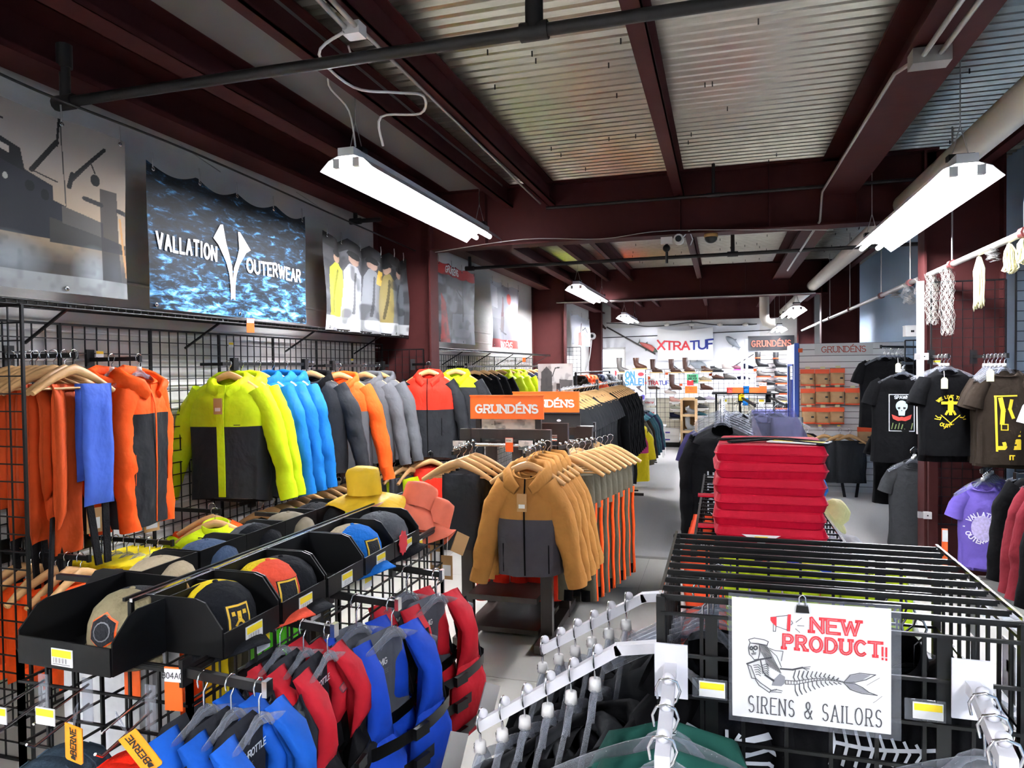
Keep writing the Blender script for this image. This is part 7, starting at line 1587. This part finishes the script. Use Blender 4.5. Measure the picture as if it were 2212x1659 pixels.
for px, py, m_, s_, lb, md in shoes:
    p = OW(px, py, SYB-.12 if px < 1630 else SYB-.55); shoe(lb, p, 0, m_, s_, mid=bool(md), key=('sh', m_.name, s_.name, md)); shelf_for((p, 'the '+lb))
# crate tower with grey felt boots
l, r = OW(1471, 960, SYB-.35), OW(1507, 960, SYB-.35); w = r.x-l.x; zt = OW(1490, 862, SYB-.35).z
m_pale = mat('pale_wood', '#b59468', .55, bump=.1, scale=20, var=.2, stretch=(1, 1, 8)); m_felt = cloth('grey_felt', '#8b8d8f', .95)
t = thing('crate_shelf', 'tall pale wooden crate shelf holding grey felt boots', 'shelf', (l.x, SYB-.55, .05)); H_ = zt-.05
for x in (0, w-.05): part('side_board', MB().bx((x, 0, 0), (x+.05, .3, H_)), m_pale, t)
for k in range(4): part('shelf_board', MB().bx((.05, 0, k*H_/3-.02 if k else 0), (w-.05, .3, k*H_/3+.03 if k else .05)), m_pale, t)
part('back_board', MB().bx((0, .29, 0), (w, .31, H_)), m_kraft, t)
for k in range(3): boot('grey felt boot inside the crate shelf, %s from the bottom' % ORD[k], (l.x+.14, SYB-.42, .05+(k*H_/3+.03 if k else .05)), .1, m_felt, m_felt, h=.29 if k < 2 else .12, key=('fb', k > 1))
t = thing('storage_bin', 'grey tapered bin on the floor beside the crate shelf', 'bin', OW(1499, 975, SYB-.75)); t.location.z = .006; part('bin_body', MB().loft([[(a*.16*s_, b*.14*s_, z) for a, b in ((-1, -1), (1, -1), (1, 1), (-1, 1))] for z, s_ in ((0, .8), (.24, 1))], True, False), mat('grey_plastic', '#6a6b6e', .5), t); part('bin_rim', MB().bx((-.17, -.15, .235), (.17, .15, .255)), mat('grey_plastic', '#6a6b6e'), t)
for k in range(2):
    t = thing('shoe_box', 'white shoe box with purple mark under the shoe wall, %s from the bottom' % ORD[k], 'box', OW(1450, 950, SYB-.2)); t.location.z = .14+.15*k; part('box_body', MB().bx((-.17, -.1, .001), (.17, .1, .12)), m_paper, t); part('box_lid', MB().bx((-.172, -.102, .11), (.172, .102, .145)), m_white, t); part('purple_mark', MB().box((-.07, -.103, .06), (.10, .002, .03)), mat('purple_ink', '#4a3a9a', .6), t)
for k, (px, py) in enumerate(((1382, 895), (1382, 878), (1382, 862), (1405, 890), (1404, 868), (1405, 910))):
    t = thing('shoe_box', 'white XTRATUF carton left of the cream section, %s in the pile' % ORD[k], 'box', OW(px, py, 14.0)); part('box_body', MB().box((0, 0, 0), (.22, .22, .14)), m_paper, t); part('box_lid', MB().box((0, 0, .062), (.225, .225, .03)), m_white, t); b = MB(); letters(b, 'XTRATUF', .028, .007, plane_fn((0, -.112, -.01), (1, 0, 0), (0, 0, 1))); part('lettering', b, m_red, t)
t = thing('green_crate', 'pale green display panel beside the white cartons', 'board', OW(1368, 895, 13.7)); part('board_face', MB().box((0, 0, 0), (.16, .02, .38)), mat('pale_green', '#a9bf95', .6), t); part('board_foot', MB().box((0, .03, -.2), (.2, .12, .03)), m_black, t)
# signs of the far end
def xtratuf(b1, b2, h, f, cx, cy):
    st, w = text_strokes('XTRATUF', h, .16, wide=1.15); k = 0; x = 0
    letters(b1, 'XTRA', h, h*.2, f, cx=cx-w*.5, cy=cy, gap=.16, wide=1.15, align=0); _, w1 = text_strokes('XTRA', h, .16, wide=1.15); letters(b2, 'TUF', h, h*.2, f, cx=cx-w*.5+w1+.16*h, cy=cy, gap=.16, wide=1.15, align=0)
yb_ = YB-.12; p0, p1 = at(1421, 779, y=yb_), at(1540, 706, y=yb_)
t = thing('wall_banner', 'white XTRATUF banner in red and blue letters on the back wall', 'banner', (p0.x, yb_, p0.z)); w, h = p1.x-p0.x, p1.z-p0.z
fb = lambda u, v: Vector((w*u, .02*math.sin(5*u+2*v)*v, h*v-.09*v*math.sin(PI*u)*(1-.3*u)))
b = MB(); b.grid(fb, 30, 16); part('printed_sheet', b, m_paper, t); b1, b2 = MB(), MB(); xtratuf(b1, b2, .225, lambda x, y: fb(x/w, y/h)+Vector((0, -.012, 0)), w*.5, h*.49); part('lettering', b1, m_red, t); part('lettering', b2, m_navyink, t)
p = OW(1418, 826, 13.9); t = thing('header_sign', 'small white XTRATUF sign over the brown moccasin', 'sign', p); part('sign_board', MB().box((0, .006, 0), (.36, .012, .15)), m_paper, t); part('support_post', MB().bar((0, .02, .05), (0, .02, .01-p.z), .02), m_black, t); b1, b2 = MB(), MB(); xtratuf(b1, b2, .075, plane_fn((0, -.002, -.01), (1, 0, 0), (0, 0, 1)), 0, 0); part('lettering', b1, m_red, t); part('lettering', b2, m_navyink, t); part('orange_sticker', MB().tube([(-.15, 0, .085), (-.15, -.004, .085)], .035, 12), m_tagorange, t)
p0, p1 = at(1350, 866, y=13.2), at(1393, 799, y=13.2); w, h = p1.x-p0.x, p1.z-p0.z
t = thing('poster_stand', 'grey ON SALE poster with blue letters and grey boots', 'poster', (p0.x, 13.2, p0.z)); part('poster_board', MB().bx((0, 0, 0), (w, .01, h)), mat('poster_grey', '#b3b5b5', .6), t)
f = plane_fn((0, -.002, 0), (1, 0, 0), (0, 0, 1)); b = MB(); fit(b, 'ON', .115, w*.42, .024, f, cx=w*.05, cy=h*.84, align=0); fit(b, 'SALE!', .115, w*.88, .022, f, cx=w*.05, cy=h*.62, align=0); part('lettering', b, mat('sale_blue', '#2f78c0', .6), t)
b = MB(); b.add([f(w*.8+.055*math.cos(a), h*.86+.035*math.sin(a)) for a in [2*PI*i/16 for i in range(16)]], [tuple(range(16))]); part('red_badge', b, m_red, t)
b = MB(); poly_on(b, [(w*.1, h*.33), (w*.1, h*.46), (w*.2, h*.44), (w*.34, h*.38), (w*.5, h*.36), (w*.5, h*.32)], f); poly_on(b, [(w*.55, h*.46), (w*.82, h*.50), (w*.75, h*.40), (w*.92, h*.30), (w*.86, h*.29), (w*.66, h*.38)], f); part('boot_print', b, mat('print_dark', '#4a4346', .7), t)
b = MB(); poly_on(b, [(w*.62, h*.03), (w*.66, h*.18), (w*.75, h*.15), (w*.88, h*.20), (w*.98, h*.18), (w*.96, h*.05)], f); part('purple_print', b, mat('purple_ink', '#4a3a9a'), t); part('easel_leg', MB().bar((w/2, .03, 0), (w/2, .2, -p0.z), .02), m_black, t); part('support_post', MB().bar((w/2, .02, h*.5), (w/2, .02, -p0.z), .02), m_black, t)
p0, p1 = at(1616, 757, y=YB-.15), at(1716, 724, y=YB-.15); w, h = p1.x-p0.x, p1.z-p0.z
t = thing('wall_banner', 'black GRUNDENS banner in faint red letters on the back wall', 'banner', (p0.x, YB-.15, p0.z)); part('printed_sheet', MB().grid(lambda u, v: (w*u, .02*math.sin(7*u), h*v), 24, 6), mat('black_vinyl', '#15151a', .5), t); b = MB(); fit(b, 'GRUNDÉNS', .14, w*.84, .022, lambda x, y: Vector((x, -.03, y)), cx=w*.5, cy=h*.46, serif=.11, gap=.28); part('lettering', b, mat('rust_ink', '#c4553f'), t)
p = OW(1496, 818, SYB-.2); t = thing('paper_sign', 'green paper sign lettered PLEASE ASK FOR ASSISTANCE', 'sign', p); part('paper_sheet', MB().box((0, 0, 0), (.23, .004, .19)), mat('green_paper', '#5cbf86', .6), t); b = MB()
for k, s_ in enumerate(('PLEASE', 'ASK FOR', 'ASSISTANCE')): letters(b, s_, .036, .009, plane_fn((0, -.004, .055-.055*k), (1, 0, 0), (0, 0, 1)), wide=.7 if k == 2 else 1, gap=.12)
part('lettering', b, m_ink, t)
t = thing('paper_tag', 'red paper tag below the green sign', 'tag', OW(1491, 827, SYB-.24)); part('tag_card', MB().box((0, 0, 0), (.13, .004, .11)), m_red, t); part('tag_tape', MB().box((0, -.003, .05), (.05, .002, .02)), m_paper, t)
p = OW(1493, 842, SYB-.28); t = thing('paper_sign', 'bright orange paper sign below the red tag', 'sign', p); part('paper_sheet', MB().box((0, 0, 0), (.25, .004, .15)), mat('neon_orange_paper', '#ff7a1e', .6), t); b = MB(); letters(b, 'BUY', .03, .007, plane_fn((0, -.004, .02), (1, 0, 0), (0, 0, 1))); ribbon(b, [(-.08, -.03), (.08, -.03)], .012, plane_fn((0, -.004, 0), (1, 0, 0), (0, 0, 1))); part('lettering', b, mat('rust_ink', '#c4553f'), t)
for i, (px, py) in enumerate(((1440, 806), (1471, 830), (1535, 808), (1631, 798), (1652, 824))): ticket('small orange ticket on the shoe wall, %s from the window side' % ORD[i], OW(px, py, SYB-.015 if px < 1600 else SYB-.41), .06, .075, 0)
# fish, oar, rods and cable on the back wall
def fish(label, a, b_, hgt, m, mb2=None):
    A, B = at(*a, y=YB-.08), at(*b_, y=YB-.08); d = B-A; L_ = d.length; ang = math.atan2(d.z, d.x); t = thing('wall_fish', label, 'fish', A); t.rotation_euler = (0, -ang, 0)
    n = 12; b = MB(); prof = [(0, .02), (.08, .45), (.2, .8), (.38, 1), (.6, .85), (.8, .42), (.9, .2)]; b.loft([[(L_*u, .03*math.sin(q), hgt*.5*h_*math.cos(q)) for q in [2*PI*i/n for i in range(n)]] for u, h_ in prof], True, True); part('fish_body', b, m, t)
    fm = mb2 or m; part('tail_fin', MB().prism([(L_*.88, 0), (L_, hgt*.55), (L_*.96, 0), (L_, -hgt*.55)], Matrix.Rotation(PI/2, 4, 'X'), .008), fm, t); part('dorsal_fin', MB().prism([(L_*.4, hgt*.45), (L_*.5, hgt*.75), (L_*.56, hgt*.42)], Matrix.Rotation(PI/2, 4, 'X'), .008), fm, t); part('belly_fin', MB().prism([(L_*.55, -hgt*.4), (L_*.62, -hgt*.7), (L_*.66, -hgt*.35)], Matrix.Rotation(PI/2, 4, 'X'), .008), fm, t); part('head_cap', MB().loft([[(L_*u, .034*math.sin(q), hgt*.52*h_*math.cos(q)) for q in [2*PI*i/n for i in range(n)]] for u, h_ in ((-.005, .05), (.08, .47), (.17, .74))], True, True), fm, t)
m_fs = mat('fish_silver', '#7d8288', .4, var=.4, scale=9); m_fr = mat('fish_red', '#b4534c', .5, var=.2); m_fg = mat('fish_green', '#4f6154', .5)
fish('red salmon with green head on the back wall', (1420, 760), (1378, 738), .17, m_fr, m_fg); fish('silver salmon slanting on the back wall', (1568, 727), (1600, 753), .17, m_fs); fish('long grey fish behind the top row of shoes', (1528, 794), (1488, 784), .24, m_fs)
A, B = at(1283, 691, y=YB-.1), at(1416, 765, y=YB-.1); d = (B-A); t = thing('oar', 'wooden oar slanting across the back wall above the window', 'oar', A); e = d.normalized(); up_ = Vector((-e.z, 0, e.x))
part('shaft', MB().tube([e*.4, d], .02, 8), m_espresso, t); part('grip', MB().prism([(0, -.03), (.05, .05), (.12, .06), (.40, -.03), (.40, .05-.13), (.30, -.07), (.12, -.04)], Matrix(((e.x, up_.x, 0, 0), (0, 0, 1, 0), (e.z, up_.z, 0, 0), (0, 0, 0, 1))), .03), mat('dark_brown_wood', '#3a1f1a', .5), t)
t = thing('wall_rod', 'thin dark rod slanting beside the white slat wall', 'rod', at(1577, 796, y=YB-.1)); part('rod_shaft', MB().tube([(0, 0, 0), at(1628, 765, y=YB-.1)-t.location], .012, 6), m_espresso, t); part('rod_ring', MB().ball((0, 0, 0), .02, 8, 6), m_steel, t)
t = thing('wall_rod', 'dark rod slanting down behind the centre boots', 'rod', at(1455, 790, y=YB-.1)); part('rod_shaft', MB().tube([(0, 0, 0), at(1476, 806, y=YB-.1)-t.location], .012, 6), m_espresso, t); part('rod_ring', MB().ball((0, 0, 0), .02, 8, 6), m_steel, t)
wire('drooping dark cable with white insulators along the back wall', [at(px, py, y=YB-.06) for px, py in ((1310, 698), (1360, 700), (1395, 705), (1440, 703), (1494, 696), (1520, 699), (1555, 702), (1610, 702), (1635, 700))], .012, m_pipe, 'wall_cable')
wire('thin vertical cable dropping to the XTRATUF banner', [at(1494, 678, y=YB-.06), at(1494, 710, y=YB-.06)], .008, m_pipe, 'wall_cable'); wire('straight dark conduit on the back wall beside the XTRATUF banner', [at(1540, 719, y=YB-.05), at(1670, 713, y=YB-.05)], .012, m_pipe, 'wall_conduit'); wire('straight dark conduit on the back wall above the window', [at(1290, 730, y=YB-.05), at(1420, 725, y=YB-.05)], .012, m_pipe, 'wall_conduit')
for i, px in enumerate((1440, 1494, 1555, 1610)): p = at(px, 701, y=YB-.08); t = thing('insulator', 'small cream insulator on the back wall cable, %s from the oar' % ORD[i], 'insulator', p); part('insulator_body', MB().ball((0, 0, 0), .06, 10, 7, (1.2, .5, .8)), m_duct, t); part('insulator_neck', MB().tube([(0, .03, 0), (0, .06, 0)], .02, 8), m_duct, t)
t = thing('security_camera', 'round white camera on the back corner column', 'camera', at(1279, 726, y=18.5)); part('camera_body', MB().tube([(0, .08, 0), (0, -.04, 0)], .09, 16), m_white, t); part('lens', MB().tube([(0, -.045, 0), (0, -.055, 0)], .05, 12), m_black, t)
wire('grey cable dropping from the back corner camera', [at(1278, 734, y=18.3), at(1273, 775, y=18.2), at(1265, 800, y=18)], .014, m_steel, 'camera_cable')
q_ = at(1205, 790, y=13.4); grid_panel('black grid panel standing at the back corner before the window', (q_.x, 13.4, .05), 0, .45, q_.z+.30)
b = MB(); p = at(1330, 812, y=13.0); t = thing('red_handle_tool', 'white post with a red knob and loop in front of the window', 'tool', (p.x, 13.0, 1.0)); part('post_body', MB().bx((-.07, 0, -.99), (.02, .04, p.z-1.0-.02)), m_white, t); part('red_knob', MB().box((0, .0, p.z-1.0+.05), (.03, .03, .10)), m_red, t); part('loop', MB().tube([(-.03, 0, p.z-1.0), (-.10, 0, p.z-1.12), (-.12, 0, p.z-1.25), (-.09, 0, p.z-1.25), (-.08, 0, p.z-1.15)], .008, 6), m_black, t)
t = thing('display_ledge', 'dark ledge with price ticket under the window boots', 'shelf', at(1345, 842, y=13.6)); part('ledge_board', MB().box((0, 0, 0), (.75, .3, .03)), m_espresso, t); part('ledge_leg', MB().bar((-.35, 0, 0), (-.35, 0, -at(1345, 842, y=13.6).z), .03), m_black, t); part('ledge_leg', MB().bar((.35, 0, 0), (.35, 0, -at(1345, 842, y=13.6).z), .03), m_black, t)
# ------------------------------------------------------------------ middle of the shop: sweatshirt rack and dark clothes rack
p = at(1560, 890, y=5.2)
t = thing('clothes_rack', 'black rack behind the cushions holding the black sweatshirts', 'rack', (p.x, 5.2, 0))
part('upright', MB().bar((0, .75, .02), (0, .75, p.z+.06), .03), m_black, t); part('foot', MB().bar((-.3, .75, .02), (.3, .75, .02), .03), m_black, t); part('arm_bar', MB().bar((0, .75, p.z+.05), (0, -.02, p.z-.01), .015, .025), m_white, t)
def tufprint(t, front):
    b = MB(); f = lambda x, y: front(x, .34-y, .004); letters(b, 'XTRATUF', .075, .010, f, cx=-.07, cy=-.10, ang=PI/2, gap=.1, wide=.8); ribbon(b, [(.0, .06), (.0, .02)], .04, f); ribbon(b, [(.0, .0), (.01, -.10), (-.02, -.16)], .045, f, .02); ribbon(b, [(.0, -.03), (.02, -.12)], .03, f); part('grey_print', b, mat('grey_print', '#b9bcc0'), t)
for i in range(6):
    clear_hanger('clear hanger of the black sweatshirt rack, %s from the front' % ORD[i], (p.x, 5.2+.12*i, p.z+.02+.01*i), .0, cap=False)
    top(None if i == 0 else ('xs',), 'black sweatshirt with XTRATUF print behind the red cushions' if i == 0 else 'plain black sweatshirt behind the printed one, %s back' % ORD[i-1], 'sweatshirt', (p.x, 5.2+.12*i, p.z-.03), .10, c_black, L=.72, W=.24, SL=.64, splay=.02, name='sweatshirt', print_fn=tufprint if i == 0 else None, group=None if i == 0 else 'plain black sweatshirts', seed=i)
tee(None, 'dull purple tee showing beside the black sweatshirts', (p.x-.04, 5.75, p.z-.05), .3, cloth('dull_purple', '#2c2848', .9), L=.72, W=.24)
# black grid tower with a small header tray
a = at(1547, 850, y=7.4); c_ = at(1672, 846, y=7.4); w = c_.x-a.x
t = thing('grid_tower', 'black grid tower with an orange header tray and two pale posts', 'display rack', (a.x, 7.4, 0))
b = grid_mesh(w, 1.45, .08, .08, .003); part('wire_mesh', b, m_black, t, True)
for x in (0, w*.42, w): part('tower_post', MB().bar((x, 0, .02), (x, 0, a.z), .022), m_black, t)
part('tower_top', MB().bx((-.04, -.12, a.z-.005), (w+.04, .3, a.z+.008)), m_black, t)
for i, px in enumerate((1603, 1613)): q_ = at(px, 742-10*i, y=7.5); part('pale_post', MB().box((q_.x-a.x, .1, (q_.z+a.z)/2), (.026, .02, q_.z-a.z)), mat('pale_blue_post', '#c9d3ea', .4), t)
part('header_tray', MB().bx((at(1571, 828, y=7.3).x-a.x, -.1, a.z+.01), (at(1640, 828, y=7.3).x-a.x, .05, a.z+.06)), m_tagorange, t)
ticket('orange hanging ticket on the black grid tower', at(1648, 838, y=7.385), .07, .11, 0, 'B15A0'); 
for i, (px, py) in enumerate(((1565, 868), (1645, 868), (1600, 900))): tk = thing('price_ticket', 'cream price ticket on the grid tower, %s along' % ORD[i], 'ticket', at(px, py, y=7.385)); price(tk, (0, 0, 0), .05, .05)
for i in range(9):
    px = (1590, 1605, 1618, 1632, 1646, 1660, 1672, 1684, 1696)[i]; p = at(px, 868+5*(i % 3), y=6.7+.05*(i % 4)); n_ = ('black', 'charcoal', 'black and white striped')[i % 3]
    clear_hanger('clear hanger on the dark clothes arm, %s along' % ORD[i], p, .6-.1*i, cap=False)
    if i % 3 == 2: trousers(('st',), 'black shorts with pale stripes on the grid tower, %s along' % ORD[i], (p.x, p.y, p.z-.0), .4, mat('striped_cloth', '#4b4b4d', .8, var=.9, scale=22), L=.40, W=.15, th=.06, group='striped shorts', z0=-.11)
    else: tee(('dc', i % 3), '%s top on the dark clothes arm before the blue booth, %s along' % (n_, ORD[i]), (p.x, p.y, p.z-.01), .4, (c_black, c_char)[i % 3], L=.60, W=.19, group='dark tops before the blue booth', seed=i)
for i, (px, py, m_, n_) in enumerate(((1576, 845, cloth('coral_sandal', '#ef5a52', .6), 'coral'), (1612, 842, c_blue, 'sky blue'), (1610, 868, c_blue, 'second sky blue'), (1602, 858, c_yell, 'yellow'))):
    tk = thing('sandal_pair', n_+' sandal hung on the grid tower', 'sandal', at(px, py, y=7.3)); tk.scale = (.6,)*3; part('sole', MB().pillow([(.06-.03*k, -.045, .045) for k in range(5)], .03, 6), m_, tk); part('toe_strap', MB().tube([(-.04, 0, .02), (-.02, -.035, .04), (0, -.04, .05), (.02, -.035, .04), (.04, 0, .02)], .008, 6), m_, tk)

t = thing('stock_table', 'low white table under the shoe cartons left of the cream section', 'table', (at(1393, 900, y=14).x, 14.0, 0)); zt_ = at(1405, 910, y=14.0).z-.07
part('table_top', MB().box((0, 0, zt_-.012), (.8, .4, .02)), m_white, t)
for a in (-1, 1):
    for b_ in (-1, 1): part('leg', MB().bar((a*.36, b_*.16, .006), (a*.36, b_*.16, zt_-.02), .03), m_white, t)

q_ = at(1345, 806, y=13.6); q2_ = at(1345, 842, y=13.6); t = thing('display_riser', 'narrow pale riser lifting two brown boots before the window', 'riser', (q_.x+.12, 13.62, q2_.z+.015)); hz = q_.z-q2_.z-.028
part('riser_board', MB().box((0, 0, hz), (.75, .16, .012)), m_white, t)
for a in (-.34, .34): part('riser_support', MB().box((a, 0, hz/2), (.012, .14, hz)), m_white, t)
for k, (xa, za) in enumerate(((.12, 1.46), (.38, 1.40))):
    q_ = at(1600+60*k, 862, y=7.38)
    w_ = arm('black sloping arm on the grid tower, %s' % ('nearer the sweatshirts' if not k else 'nearer the blue booth'), (q_.x, 7.39, q_.z+.02), (q_.x+.10, 6.60, q_.z-.02), stub=True)
